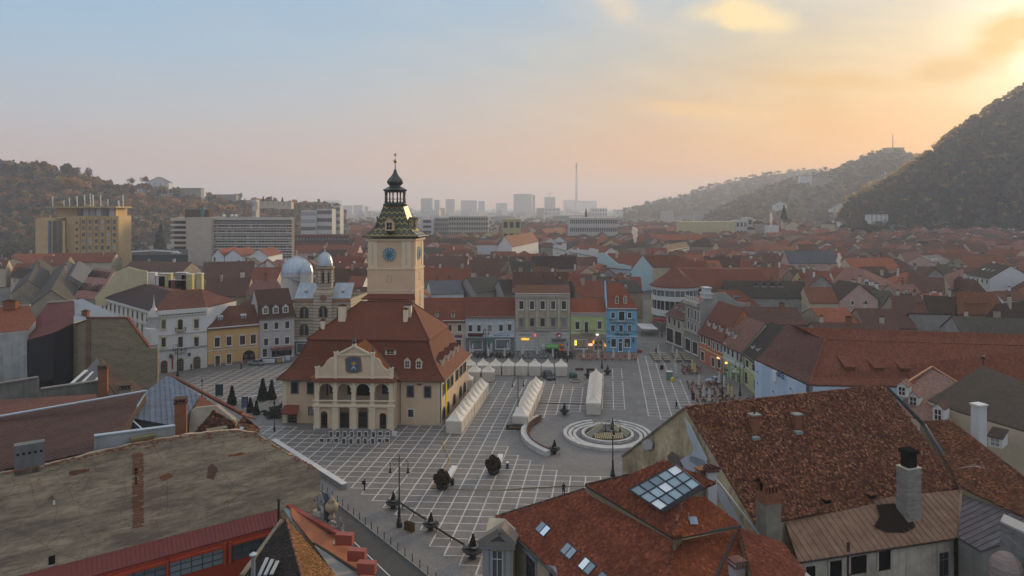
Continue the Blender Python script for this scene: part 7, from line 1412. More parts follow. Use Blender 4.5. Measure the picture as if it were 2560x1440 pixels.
f.wins([(1328,1425)],22,60,'hood',frame=plain((.26,.27,.29),.7));f.win(1388,1462,22,50,'hood',frame=plain((.26,.27,.29),.7));f.panel(1288,1402,3,130,plain((.09,.08,.08),.6),.15,'downpipe')
# pedimented end bay
BY=thing('pediment_bay','grey pedimented end bay with tall white window at the bottom centre','bay',G(1245,1500).to_tuple());a=D(1206,1440,70.5);b=D(1282,1440,70.2);a.z=b.z=0;fb=Fac(a,b,BY);zt=zAt(70.4,1362);m=MB();q=[a,b,b+V((.5,6,0)),a+V((.5,6,0))];m.hexa(q,[Z(p,zt)for p in q]);m.build('wall',plaster((.40,.35,.27),.3),BY);fb.win(1243,1412,26,78,'std',pane=glass((.16,.16,.17),.15),frame=plain((.28,.29,.31),.7),sash=M_WHITE)
for px in(1217,1271):fb.panel(px,1410,11,90,plain((.27,.28,.30),.8),.2,'pilaster')
fb.band(zt-.2,.5,.5,mat=plain((.26,.27,.29),.8),ext=.25);fb.panel(1245,1372,40,9,plain((.30,.26,.18),.8),.15,'frieze')
pa,pb,pc=fb.at(-.1,zt+.3,.5),fb.at(1.06,zt+.3,.5),fb.at(.6,zt+1.7,.5);m=MB();m.hexa([p-fb.n*.9 for p in(pa,pb,pc)],[p-fb.n*.25 for p in(pa,pb,pc)]);m.build('pediment',plain((.14,.13,.13),.8),BY);m=MB();m.bar(pa,pc,.25,.7);m.bar(pc,pb,.25,.7);m.bar(pa,pb,.2,.6);m.each('pediment_moulding',plain((.20,.18,.16),.8),BY);m=MB();m.slab([pa,pc,pc+V((.5,3,-.3)),pa+V((.5,3,-.3))],.12);m.slab([pb,pc,pc+V((.5,3,-.3)),pb+V((.5,3,-.3))],.12);m.build('roof',plain((.24,.20,.17),.7),BY)
# upper step of the same roof with the studio glass roof
z3=15.7;u0_,u1_=G(1464,1212,z3),G(1682,1343,z3);t1_=G(1706,1243,18.6);t0_=u0_+(t1_-u1_);pu=Pl(u0_,u1_,t1_);U0=pu.hit(1575,1186);UP=thing('upper_roof','upper red tiled roof step carrying a large studio glass roof','house',((u0_+u1_)/2).to_tuple());ups=[u0_,u1_,t1_,pu.hit(1790,1205),pu.hit(1660,1150),U0];m=MB();m.slab(ups,.2);m.build('roof',plain((.10,.035,.02),.9),UP);lay_tiles(UP,ups,RT1,.21,.24,.006,seed=5,wave=True);m=MB();m.hexa([u0_-V((0,0,1.2)),u1_-V((0,0,1.2)),t1_-V((0,0,5)),U0-V((0,0,5))],[u0_-V((0,0,.25)),u1_-V((0,0,.25)),t1_-V((0,0,.3)),U0-V((0,0,.3))]);m.build('wall',FW2,UP);ridge_caps(UP,u0_,U0,tile_piece((.09,.07,.06)),.13,.3,'verge_tiles');m=MB();m.tube([u0_-V((0,0,.1)),u1_-V((0,0,.1))],.11,6);m.build('gutter',plain((.035,.03,.03),.6),UP)
gq=[pu.hit(1574,1224,.55),pu.hit(1652,1276,.55),pu.hit(1752,1212,.8),pu.hit(1690,1162,.8)];GL=thing('glass_roof','large slanting studio glass roof with dark glazing bars','glass roof',gq[0].to_tuple());FRM=plain((.05,.065,.075),.5)
for i in range(5):
 for j in range(3):
  a,b=gq[0].lerp(gq[3],i/5),gq[1].lerp(gq[2],i/5);c,e=gq[0].lerp(gq[3],(i+1)/5),gq[1].lerp(gq[2],(i+1)/5);q=[a.lerp(b,j/3),a.lerp(b,(j+1)/3),c.lerp(e,(j+1)/3),c.lerp(e,j/3)];m=MB();m.slab(q,.03);m.build('glass_pane',glass((.42,.52,.57),.12),GL)
m=MB();nn=pu.n*.06
for i in range(6):m.bar(gq[0].lerp(gq[3],i/5)+nn,gq[1].lerp(gq[2],i/5)+nn,.10)
for j in range(4):m.bar(gq[0].lerp(gq[1],j/3)+nn,gq[3].lerp(gq[2],j/3)+nn,.09)
m.each('glazing_bar',FRM,GL);m=MB()
for a,b in((gq[0],gq[1]),(gq[1],gq[2])):m.hexa([a-pu.n*.7,b-pu.n*.7,b-pu.n*.7+V((.05,.05,0)),a-pu.n*.7+V((.05,.05,0))],[a,b,b+V((.05,.05,0)),a+V((.05,.05,0))])
m.each('side_panel',plain((.12,.16,.19),.5),GL);brick_chimney(1752,1220,1172,20,66.5,'short plaster chimney with brick top at the head of the glass roof',plaster((.33,.31,.25),.4),BR_M,sink=3)
h0,h1,h2=t1_,u1_,G(1852,1312,15.9);h3=D(1762,1242,64.5);RT2=tile_piece((.29,.08,.034),.25,(.36,.115,.05),.6);HP=thing('hip_slope','orange red tiled hip face with satellite dish and aerial','roof',h1.to_tuple());hp=flat([h1,h2,h3,h0]);m=MB();m.slab(hp,.2);m.build('roof',plain((.12,.04,.02),.9),HP);lay_tiles(HP,hp,RT2,.21,.24,.006,seed=7,wave=True);ridge_caps(HP,h0,h1,tile_piece((.24,.10,.07)),.15,.3);m=MB();m.tube([h1-V((0,0,.12)),h2-V((0,0,.12))],.13,6);m.build('gutter',plain((.07,.06,.055),.6),HP)
l0,l1,l2,l3=G(1684,1356,14.6),G(1845,1322,14.6),D(2000,1470,56),D(1655,1560,54);LP_=Pl(l0,l1,D(1760,1440,58.8));l2,l3=LP_.hit(1950,1560),LP_.hit(1655,1560);lw_=[l0,l3,l2,l1];LO=thing('lower_hip_slope','bright orange red tiled lower slope at the bottom edge','roof',l0.to_tuple());m=MB();m.slab(lw_,.2);m.build('roof',plain((.13,.045,.02),.9),LO);lay_tiles(LO,lw_,RT2,.21,.24,.006,seed=8,wave=True);ridge_caps(LO,l0,l3,tile_piece((.24,.11,.08)),.16,.3);m=MB();m.bar(l1+V((0,0,.1)),l2+V((0,0,.1)),.3,.12);m.build('edge_flashing',plain((.09,.08,.08),.6,.2),LO);q=LP_.hit(1850,1400,.05);m=MB();m.bar(LP_.hit(1790,1440,.08),LP_.hit(1840,1330,.08),.25,.06);m.build('valley',plain((.06,.05,.05),.6),LO)
rw_=poly_house('red_slope_corner','dark red tiled slope with grey blue edge flashing below the tall chimney',[D(1846,1318,63.5),D(1880,1440,57),D(2000,1560,53),D(2010,1440,60),D(1950,1375,63.5)],plain((.10,.035,.02),.9),FW2);lay_tiles(rw_,[D(1846,1318,63.5),D(1880,1440,57),D(2000,1560,53),D(2010,1440,60),D(1950,1375,63.5)],RT1,.21,.24,.006,seed=12,wave=True);m=MB();m.bar(D(1940,1372,63.6),D(2030,1450,59.6),.45,.12);m.build('edge_flashing',plain((.20,.27,.33),.5,.3),rw_)
m=MB();a,b=D(1792,1200,67),D(1905,1345,66.4);m.bar(a,b,.3,.15);EF=thing('blue_flashing','pale blue flashing strip along the gable foot of the old house','flashing',a.to_tuple());m.build('strip',plain((.30,.38,.44),.5,.2),EF)
brick_chimney(1842,1445,1400,30,59,'small brick chimney with white base at the bottom edge',plaster((.45,.43,.42),.3),tiles((.22,.10,.07)),sink=2)
DS=thing('satellite_dish','white satellite dish and small solar panel on the orange hip','satellite dish',D(1694,1300,62.3).to_tuple());c=D(1694,1299,62.2);m=MB();m.lathe(c,[(.03,-.08),(.22,-.03),(.33,.07),(.31,.07),(.2,0),(.03,-.05)],12);o=m.build('dish',M_WHITE,DS,smooth=True);m=MB();m.tube([c,c+V((.15,.2,-.5))],.04,5);m.tube([D(1722,1316,61.9),D(1721,1281,61.9)],.035,5);m.each('bracket',plain((.45,.45,.45),.4,.4),DS);q=D(1734,1306,61.8);m=MB();m.slab([q+V((-.35,-.3,0)),q+V((.35,-.3,0)),q+V((.35,.3,.4)),q+V((-.35,.3,.4))],.04);m.build('panel',glass((.10,.13,.16),.1),DS)
# ---- houses between the wrapped building and the old tiled roof, right
DH=poly_house('black_roof_house','dark mossy pyramid roof with white dormers and finial at the right edge',[D(2400,1030,100),D(2640,1100,91),D(2640,985,103),D(2458,914,115),D(2320,1000,107)],T((.055,.042,.034),.4,.4),WCRM)
for px,py in((2345,1040),(2415,1075)):dormer(DH,D(px,py+14,101),(-.75,-.65,0),1.4,2.0,2.6,T_BRN,M_WHITE)
dormer(DH,D(2488,1118,93),(-.75,-.65,0),1.6,1.4,2.6,T_DK,M_WHITE,'shed');m=MB();c=D(2458,912,115);m.tube([c,c+V((0,0,1.2))],.08,5);m.ball(c+V((0,0,1.2)),.35,6,4);m.each('finial',M_IRON,DH)
q=D(2447,1110,92);wc2=thing('white_chimney','stout white square chimney in front of the dark pyramid roof','chimney',q.to_tuple());m=MB();m.box(q-V((0,0,5)),1.4,1.15,10.2,.3);m.build('shaft',plaster((.56,.55,.54),.15),wc2);m=MB();m.box(q+V((0,0,5.2)),1.65,1.4,.2,.3);m.build('cap',M_WHITE,wc2)
PK=poly_house('pale_hip_house','pale pink hipped roof with white dormers before the wrapped building',[D(2245,1030,105),D(2330,1060,100),D(2395,960,112),D(2330,918,117),D(2268,975,110)],T((.26,.145,.115),0,.3),WCRM);m=MB();m.bar(D(2330,917,117),D(2396,958,112),.35,.25);m.bar(D(2330,917,117),D(2262,960,110.5),.35,.25);m.each('ridge_tiles',tiles((.28,.13,.08),.3,.3,.3),PK)
for px,py in((2255,985),(2283,1010),(2325,1046)):dormer(PK,D(px,py+6,106),(-.7,-.7,0),1.4,1.6,2.4,T_PNK,M_WHITE)
# ------------------------------------------------------------------ far town, hotels, hills, woods
def block(px0,px1,ytop,Y,dep,label,wall,floors=6,cols=8,name='apartment_block',cat='apartment block',rz=0.0,z0=0.0,style='holes',group=None,roofm=None,wincol=None,ph=0.62,side=0):
 """tall slab in view at depth Y: walls, then every window a recessed-looking dark pane of its own row"""
 a,b=D(px0,HZ,Y),D(px1,HZ,Y);zt=zAt(Y,ytop);A=V((a.x,Y,0));B=V((b.x,Y,0));d=V((math.cos(rz),math.sin(rz),0));B=A+d*(B-A).length
 root=thing(name,label,cat,((A+B)/2).to_tuple(),0,group);n=V((d.y,-d.x,0));m=MB();q=[A,B,B-n*dep,A-n*dep]
 m.hexa([Z(p,z0)for p in q],[Z(p,zt)for p in q]);m.build('wall',wall,root);f=Fac(A,B,root);f.zt=zt;f.dep=dep
 m=MB();m.hexa([Z(p+(p-(A+B)/2)*.0,zt)for p in q],[Z(p,zt+.5)for p in q]);m.build('parapet',roofm or wall,root)
 fh=(zt-z0)/floors
 wm=wincol or glass((.035,.045,.055),.1)
 if style=='ribbon':
  for k in range(floors):
   z=z0+k*fh+fh*.35;mm=MB();a,b=f.at(.01,z,-.02),f.at(.99,z,-.02);mm.hexa([a,b,b+n*.08,a+n*.08],[p+V((0,0,fh*.5))for p in(a,b,b+n*.08,a+n*.08)]);mm.build('ribbon_window',wm,root)
 elif style=='holes':
  mm=MB()
  for k in range(floors):
   for i in range(cols):
    u=(i+.5)/cols;w=f.L/cols*ph;z=z0+k*fh+fh*.3;c=f.at(u,z);a,b=c-d*w/2,c+d*w/2;mm.hexa([a,b,b+n*.06,a+n*.06],[p+V((0,0,fh*.5))for p in(a,b,b+n*.06,a+n*.06)])
  if floors*cols<=40:mm.each('window',wm,root)
  else:mm.build('windows',wm,root,kind='stuff')
 if side:
  s=Fac(B,B-n*dep,root);mm=MB()
  for k in range(floors):
   for i in range(side):c=s.at((i+.5)/side,z0+k*fh+fh*.3);w=s.L/side*.5;a,b=c-s.d*w/2,c+s.d*w/2;mm.hexa([a,b,b+s.n*.06,a+s.n*.06],[p+V((0,0,fh*.45))for p in(a,b,b+s.n*.06,a+s.n*.06)])
  mm.build('side_windows',wm,root,kind='stuff')
 return f
 # yellow hotel tower
HY=plaster((.56,.39,.20),.2);Y=470
YH=block(166,297,542,Y,15.5,'tall tan tower block with roof antennas below the autumn wood',HY,1,1,'tower_block','tower block',style='none')
for px in(209,225,241,256,271,286):
 for k in range(7):p=YH.hit(px,600);p.z=YH.zt-3.4-k*4.4;YH.put(p,2.0,2.6,'std',frame=HY,pane=glass((.16,.19,.22),.1))
for i in range(8):YH.panel(201+i*15.5 if i<7 else 295,600,1.6,112,plaster((.48,.34,.14),.2),.9,'wall_rib')
for k in range(5):YH.put(YH.at(.2,YH.zt-4.2-k*4.4),1.4,1.4,'plain',frame=HY)
r=YH.root;m=MB();p=D(142,600,Y+6);m.box(V((p.x,p.y,0)),13,24,zAt(Y+6,545));m.build('side_wing',HY,r)
for px in(124,136,148,160):mm=MB();p=D(px,640,Y-6.4);mm.box(V((p.x,p.y,0)),1.6 if px!=136 else 2.2,.5,zAt(Y-6,552));mm.build('stair_glazing',glass((.10,.13,.16),.1)if px!=160 else HY,r)
m=MB();p=D(232,540,Y+9);m.box(V((p.x,p.y,YH.zt)),40,14,zAt(Y,520)-YH.zt);m.build('penthouse',HY,r)
for i in range(6):mm=MB();p=D(200+i*16,541,Y+1.6);mm.box(V((p.x,p.y,YH.zt+.6)),3.2,.8,5.0);mm.build('penthouse_window',glass((.10,.13,.15),.1),r)
m=MB();p=D(224,516,Y+6);m.box(V((p.x,p.y,zAt(Y,520))),48,20,1.1);m.build('roof_slab',plaster((.42,.33,.17),.3),r)
for px,h,w in((132,8,.35),(174,7,.3),(193,8,.4),(212,9,.35),(226,10,.3),(233,9,.5),(252,9,.35),(270,6,.3),(308,9,.5),(297,5,.6),(160,5,.3)):
 mm=MB();p=D(px,515,Y+5);mm.box(V((p.x,p.y,zAt(Y,519))),w,w,h);mm.box(V((p.x,p.y-.3,zAt(Y,519)+h*.55)),w*2.2,.3,h*.42);mm.build('antenna',M_WHITE,r)
 # white slab hotel
Y=520;SW=plaster((.56,.51,.45),.15)
SH=block(532,730,545,Y,6,'white slab hotel with seven balcony ribbons and a blank stair tower',plaster((.20,.19,.18),.2),1,1,'slab_hotel','hotel',style='none');r=SH.root
zt=SH.zt;fh=zt/9.2
for k in range(9):
 z=zt-1.4-k*fh;SH.band(z,.55 if k else 1.8,.9,mat=SW,name='balcony_slab');SH.band(z-fh*.62 if k else z-1.2,.9,.85,mat=SW,name='balcony_front')if k else None
 for i in range(26):mm=MB();c=SH.at((i+.5)/26,z-fh*.75);a,b=c-SH.d*.65,c+SH.d*.65;n=SH.n;mm.hexa([a,b,b+n*.06,a+n*.06],[p+V((0,0,fh*.72))for p in(a,b,b+n*.06,a+n*.06)]);mm.build('room_window',glass((.07,.075,.08),.1),r)if 0<k<9 else None
m=MB();p=D(501,600,Y-2);m.box(V((p.x,p.y+8,0)),19,22,zAt(Y,543));m.build('stair_tower',plaster((.50,.43,.36),.2),r)
for k in range(9):mm=MB();p=D(449,600,Y+4);mm.box(V((p.x,p.y+8,zt-2.2-k*fh)),13,18,1.6 if k else 2.2);mm.build('balcony_slab',SW,r)
m=MB();p=D(451,600,Y+6);m.box(V((p.x,p.y+9,0)),11,15,zt-1.5);m.build('side_wing',plaster((.10,.10,.10),.2),r)
m=MB();p=D(498,540,Y+4);m.box(V((p.x,p.y,zt)),18,8,6.5);m.build('plant_room',plain((.10,.075,.065),.8),r);m=MB();p=D(507,536,Y-1);m.box(V((p.x,p.y,zt)),2.4,2,9);m.build('flue',plain((.12,.17,.18),.6),r)
for px in(560,580,590):mm=MB();mm.ball(D(px,540,Y+4),1.5,8,5);mm.build('dish',M_WHITE,r)
PAV=thing('hotel_pavilion','low dark hotel pavilion with flat roof and glass pyramid at the white slab hotel','pavilion',D(410,640,430).to_tuple());m=MB();m.hexa([V((p.x,p.y,0))for p in(D(330,640,420),D(470,640,420),D(470,640,470),D(330,640,470))],[Z(p,zAt(430,634))for p in(D(330,640,420),D(470,640,420),D(470,640,470),D(330,640,470))]);m.build('hall',plain((.06,.065,.07),.7),PAV)
m=MB();c=D(441,634,432);zb=zAt(425,646);q=[V((c.x-6,c.y-6,zb)),V((c.x+6,c.y-6,zb)),V((c.x+6,c.y+6,zb)),V((c.x-6,c.y+6,zb))];ap=V((c.x,c.y,zb+4.2))
for i in range(4):m.poly([q[i],q[(i+1)%4],ap])
m.build('glass_pyramid',glass((.10,.22,.22),.1),PAV);m=MB()
for i in range(4):m.bar(q[i],ap,.3);m.bar(q[i]+(q[(i+1)%4]-q[i])*.33,ap,.18);m.bar(q[i]+(q[(i+1)%4]-q[i])*.66,ap,.18)
m.build('pyramid_bars',M_WHITE,PAV,kind='stuff');m=MB();m.bar(D(330,629,425),D(385,626,425),.8);m.bar(D(385,626,425),D(436,629,425),.8);m.build('roof_edge',M_WHITE,PAV)
# white gabled hall in front of the slab hotel
for(x0,x1,xm,lab)in((530,560,545,'leftmost white gable of the row below the slab hotel'),(562,604,583,'middle white gable of the row below the slab hotel'),(622,670,646,'rightmost white gable of the row below the slab hotel')):
 A,B=D(x0,660,415),D(x1,660,415);house((A.x,A.y),(B.x,B.y),26,zAt(415,640),zAt(415,623),lab,plaster((.60,.61,.63),.1),T_RED,'gablex',over=.3,eave=False)
 # mid distance blocks
BB=block(732,874,590,640,30,'brown modern office block with red cornice beside the slab hotel',plain((.10,.055,.05),.7),3,18,'office_block','office block',style='holes',wincol=glass((.16,.18,.20),.1));BB.band(BB.zt-1.5,2.5,2.0,mat=plain((.13,.045,.045),.7));BB.band(BB.zt-9,2.8,1.2,mat=plain((.15,.045,.045),.7))
for a in((752,790,527,900,20,'stepped white terrace flats left of the dark balcony flats',4,3),(792,830,523,905,22,'stepped terrace flats with dark balcony ribbons',4,3),(832,850,516,930,20,'dim grey flats behind the terrace flats',5,3)):
 block(a[0],a[1],a[2],a[3],a[4],a[5],plaster((.50,.49,.46),.2),a[6],a[7],style='ribbon',group='terrace flats')
HB2=block(1122,1220,542,780,24,'long grey hospital block with rows of windows right of the tower',plaster((.38,.36,.32),.2),6,16,side=3);block(1052,1084,548,790,22,'left end of the grey hospital block',plaster((.48,.48,.47),.2),5,1);block(1084,1122,545,800,24,'middle wing of the grey hospital block',plaster((.36,.33,.29),.2),6,7)
block(1256,1302,549,640,22,'olive yellow block right of the hospital',plaster((.42,.38,.20),.2),3,3);
FT_=[(1284,1330,485,1500,40,'tall pale tower with ribbed facade on the skyline',12,10),(1332,1338,487,1510,30,'sunlit end of the tall pale tower',12,2),(1362,1388,493,1700,30,'unfinished grey tower under a crane',9,6),(1052,1080,496,1500,30,'skyline tower block right of the clock tower spire',10,6),(1086,1098,500,1480,30,'narrow skyline tower between two blocks',10,3),(1114,1136,498,1600,30,'square skyline tower with roof mast',10,4),(1152,1192,501,1700,35,'wide pale skyline block',9,8),(1196,1212,503,1800,30,'slim hazy skyline block',9,4),(856,880,514,1500,30,'row of pale flats left of the clock tower',8,4),(884,906,513,1450,30,'second row of pale flats left of the clock tower',8,4),(814,850,501,2600,40,'faint wide block on the horizon far left of the clock tower',10,8),(906,920,516,1500,30,'pale flats touching the clock tower outline',8,3),(1062,1098,526,1250,40,'low pale hall below the skyline towers',3,8),(1100,1112,520,1300,30,'peach tinted block under the skyline towers',6,3),(1410,1448,500,2600,60,'ghostly power station block under the chimney stack',5,4),(1446,1492,502,2500,60,'faint long block right of the chimney stack',5,6),(1240,1268,508,1900,30,'low hazy block left of the tall pale tower',6,5),(1480,1518,521,1150,40,'long pale shed on the plain',2,6),(1342,1400,520,1300,40,'low grey works hall on the plain',2,6),(1540,1585,524,1500,50,'dim hall before the hazy hills',2,5),(1702,1770,555,760,20,'yellow factory hall with flat roof',2,9),(1770,1838,555,765,20,'right half of the yellow factory hall',2,9),(1840,1868,552,780,20,'small white block right of the yellow factory',3,3),(1868,1882,545,785,20,'pale blue lift tower between white blocks',3,1),(1884,1908,551,790,20,'rightmost white block by the yellow factory',3,3),(1425,1545,545,700,30,'long black roofed sheds with pale wall',4,26),(630,640,500,1000,14,'square pale house on the left slope',4,2)]
for a in FT_:
 if a[3]>=1100:a=(*a[:3],a[3]*2.5,a[4]*2,*a[5:])
 yl='yellow factory' in a[5]and 'hall' in a[5];c=(.50,.45,.27)if yl else(.50,.47,.44)if 'pale' in a[5]or 'white' in a[5]else(.55,.40,.30)if('sunlit' in a[5]or 'peach' in a[5])else(.34,.35,.36)
 block(a[0],a[1],a[2],a[3],a[4],a[5],plaster(c,.15),a[6],a[7],'city_block',style='none' if yl else 'holes',cat='building',group='distant city blocks')
rr=random.Random(3)
m=MB()
for i in range(420):
 y=rr.uniform(1300,6800);x=rr.uniform(-.72,.36)*y;px=1280+F*x/y
 if px<860 and y<2600:continue
 h=rr.uniform(6,14)if rr.random()<.75 else rr.uniform(18,34);m.box((x,y,0),rr.uniform(12,45),rr.uniform(12,24),h)
m.build('far_buildings',plaster((.34,.32,.30),.3),kind='stuff')
CK=thing('chimney_stack','very tall thin industrial chimney rising from the haze on the skyline','chimney',D(1441,515,5200).to_tuple());p=D(1441,515,5200);m=MB();zt=zAt(5200,408);m.lathe((p.x,p.y,0),[(10,0),(8,zt*.5),(6.4,zt*.82)],14);m.build('shaft',plain((.34,.33,.33),.8),CK);m=MB();m.lathe((p.x,p.y,0),[(6.4,zt*.82),(6,zt)],14);m.build('top_band',plain((.20,.16,.15),.8),CK)
CRN=thing('tower_crane','thin tower crane above the unfinished grey tower','crane',D(1375,495,4250).to_tuple());m=MB();m.bar(D(1374,493,4250),D(1374,482,4250),2.6);m.build('mast',plain((.12,.10,.09),.7),CRN);m=MB();m.bar(D(1366,486,4250),D(1384,481,4250),2.2);m.build('jib',plain((.12,.10,.09),.7),CRN)
# ---- hills
def hill(name,cols,mat,n=14,rough=4.0,seed=1,back=250):
 """hillside from columns (px, base row, base depth, base z, crest row, crest depth)"""
 cs=[]
 for k in range(len(cols)-1):
  a,b=cols[k],cols[k+1];s=max(2,int(abs(b[0]-a[0])/22))
  for i in range(s):cs.append([a[j]+(b[j]-a[j])*i/s for j in range(5)])
 cs.append(list(cols[-1]));v=[];rs=np.random.RandomState(seed);P=[]
 for px,yb,zb,yc,Yc in cs:
  b=V(((px-1280)*yb/F,yb,zb));c=D(px,yc,Yc);row=[]
  for j in range(n+1):
   t=j/n;p=b+(c-b)*t;p.z=zb+(c.z-zb)*(t**1.05)+(rs.rand()-.5)*rough*(1 if 0<j<n else.5);row.append(p)
  for t,dz in((.5,.25),(1,.8)):row.append(V((c.x*(1+back*t/c.y),c.y+back*t,zb+(c.z-zb)*(1-dz))))
  P.append(row)
 w=len(P[0]);vs=[tuple(p)for row in P for p in row];fs=[(i*w+j,(i+1)*w+j,(i+1)*w+j+1,i*w+j+1)for i in range(len(P)-1)for j in range(w-1)]
 o=raw(name,vs,fs,mat,kind='structure');return P,o
def tree_kind(nq,rs,shape='round'):
 """crown of small leaf faces round irregular clumps, unit height"""
 cl=rs.normal(0,1,(7,3));cl/=np.linalg.norm(cl,axis=1)[:,None];cl*=rs.uniform(.12,.3,(7,1));cl[:,2]=np.abs(cl[:,2])*.9+.1
 if shape=='cone':
  t=rs.uniform(0,1,nq)**1.4;a=rs.uniform(0,6.28,nq);r=.24*(1-t)*(.55+.45*np.abs(np.sin(t*26)));c=np.stack([r*np.cos(a),r*np.sin(a),t*.95+.04],1)
 else:
  k=rs.randint(0,7,nq);d=rs.normal(0,1,(nq,3));d/=np.linalg.norm(d,axis=1)[:,None];c=cl[k]+d*rs.uniform(.13,.21,(nq,1));c[:,2]+=.38
 u=rs.normal(0,1,(nq,3));u/=np.linalg.norm(u,axis=1)[:,None];w=rs.normal(0,1,(nq,3));w-=(w*u).sum(1)[:,None]*u;w/=np.linalg.norm(w,axis=1)[:,None]
 s=rs.uniform(.045,.085,(nq,1));return np.stack([c-u*s-w*s,c+u*s-w*s,c+u*s+w*s,c-u*s+w*s],1).reshape(-1,3)
def forest(name,P,ntree,hgt,mats,nq=90,seed=1,tmin=0.0,tmax=1.02,weights=None,shape=None,dens=None):
 """woods on a hillside: many trees, one mass per leaf colour"""
 rs=np.random.RandomState(seed);kinds=[tree_kind(nq,rs)for _ in range(6)]+[tree_kind(nq,rs,'cone')for _ in range(2)]
 buck=[[]for _ in mats];w=len(P[0])-2
 for i in range(ntree):
  a=rs.uniform(0,len(P)-1.001);t=rs.uniform(tmin,tmax);k=int(a);j=min(int(t*(w-1)),w-2);ft=min(t*(w-1)-j,1.0)
  r0=P[k][j].lerp(P[k][j+1],ft);r1=P[k+1][j].lerp(P[k+1][j+1],ft);p=r0.lerp(r1,a-k)
  if dens and not dens(p,rs):continue
  g=rs.choice(len(mats),p=weights);con=(shape=='mixed' and rs.rand()<.12)
  h=hgt*rs.uniform(.65,1.25);ang=rs.uniform(0,6.28);q=kinds[6+rs.randint(2)]if con else kinds[rs.randint(6)]
  c,s=math.cos(ang),math.sin(ang);R=np.array([[c,-s,0],[s,c,0],[0,0,1]]);wd=rs.uniform(.85,1.35)
  b=(q@R.T)*np.array([h*wd,h*wd,h])+np.array([p.x,p.y,p.z-1.0]);buck[g].append(b)
 for g,b in enumerate(buck):
  if b:tri_mesh(name,np.concatenate(b),None,mats[g],kind='stuff')
HM=ground_mat((.045,.040,.026),(.075,.06,.035),.03)
L_RUST=leaf([(.16,.065,.022),(.26,.115,.035),(.34,.16,.05),(.20,.10,.04)]);L_BRN=leaf([(.075,.05,.03),(.13,.085,.045),(.17,.11,.055)]);L_OLV=leaf([(.042,.05,.026),(.07,.075,.036),(.095,.095,.042)]);L_GRN=leaf([(.018,.034,.022),(.034,.052,.030),(.046,.064,.034)]);L_ORG=leaf([(.38,.15,.03),(.48,.22,.05),(.40,.19,.06)]);L_YEL=leaf([(.22,.16,.045),(.32,.24,.06),(.28,.20,.06)]);L_GLD=leaf([(.55,.36,.11),(.62,.44,.16),(.48,.30,.09)],.8)
P1,_=hill('wooded_hill_left',[(-700,700,0,380,950),(-300,750,0,398,1000),(-60,800,0,422,1025),(60,800,0,430,1025),(130,812,0,428,1038),(230,825,0,462,1050),(300,831,0,480,1062),(380,862,0,478,1088),(450,900,0,488,1125),(560,950,0,503,1188),(680,1025,0,514,1250),(760,1100,0,524,1275),(860,1162,0,531,1312)],HM,14,5,2)
forest('autumn_wood',P1,3000,18,[L_RUST,L_BRN,L_OLV,L_GRN,L_ORG,L_YEL],90,4,0,1.02,[.24,.24,.16,.14,.12,.10],'mixed',lambda p,rs:not(pix(p)[0]>330 and pix(p)[1]<520 and rs.rand()<.82))
P2,_=hill('wooded_hill_right',[(2095,868,0,560,1008),(2130,854,0,505,1043),(2165,854,0,486,1064),(2200,847,0,466,1092),(2260,840,0,432,1120),(2310,840,0,398,1141),(2370,840,0,352,1169),(2440,840,0,300,1190),(2500,840,0,258,1204),(2560,840,0,222,1218),(2700,826,0,222,1190),(2950,784,0,222,1120),(3300,700,0,222,1036),(3900,588,0,222,896)],HM,22,6,5)
forest('hill_wood',P2,13500,11.5,[L_BRN,L_OLV,L_GRN,L_YEL,L_RUST],30,6,0,.985,[.12,.36,.46,.05,.01],'mixed')
PX=P2;Pc=[[row[j]for j in(19,20,21,22)]+row[-2:]for row in P2]
forest('crest_trees',[r for r in P2],900,13,[L_GLD,L_BRN],80,9,.985,1.02,[.75,.25])  # gold leaf colour paints in the sunlit rim along the crest
P3,_=hill('far_hill',[(1560,1950,0,528,2470),(1640,1950,0,508,2600),(1700,1950,0,496,2665),(1760,1950,0,472,2730),(1830,1950,0,455,2795),(1900,1950,0,440,2860),(1960,1950,0,432,2860),(2020,1950,0,425,2925),(2080,1950,0,428,2925),(2160,1950,0,440,2990),(2400,1950,0,470,2990)],HM,12,8,8,600)
forest('far_wood',P3,1500,20,[L_BRN,L_OLV,L_GRN],40,12,.1,1.0,[.4,.3,.3])
P4,_=hill('fortress_hill',[(1760,1430,0,548,1625),(1830,1430,0,508,1729),(1900,1404,0,478,1820),(1960,1365,0,455,1885),(2020,1339,0,440,1924),(2080,1300,0,424,1950),(2130,1300,0,405,1950),(2175,1300,0,385,1950),(2215,1300,0,377,1950),(2260,1300,0,379,1950),(2300,1300,0,394,1950),(2360,1300,0,410,1950),(2500,1300,0,440,1950)],HM,14,6,9,500)
forest('fortress_wood',P4,2200,14,[L_BRN,L_OLV,L_GRN,L_YEL],50,14,0,1.0,[.36,.3,.24,.1])
FO=thing('hill_fortress','low pale fortress building on the hazy hilltop beside a radio mast','fortress',D(2233,380,1940).to_tuple());m=MB();p=D(2233,386,1940);m.box(p,48,24,17);m.build('wall',plaster((.45,.38,.30),.2),FO);m=MB();m.box(p+V((0,0,17)),51,27,1.2);m.build('roof',plain((.12,.09,.07),.8),FO)
RM=thing('radio_mast','thin lattice radio mast on the hazy hilltop','radio mast',D(2232,372,1945).to_tuple());a=D(2232,373,1945);b=D(2232,335,1945)
for dx,dy in((-1.3,0),(1.3,0),(0,1.6)):m=MB();m.bar(a+V((dx,dy,0)),b+V((dx*.4,dy*.4,0)),.5);m.build('mast_leg',plain((.10,.06,.05),.7),RM)
m=MB()
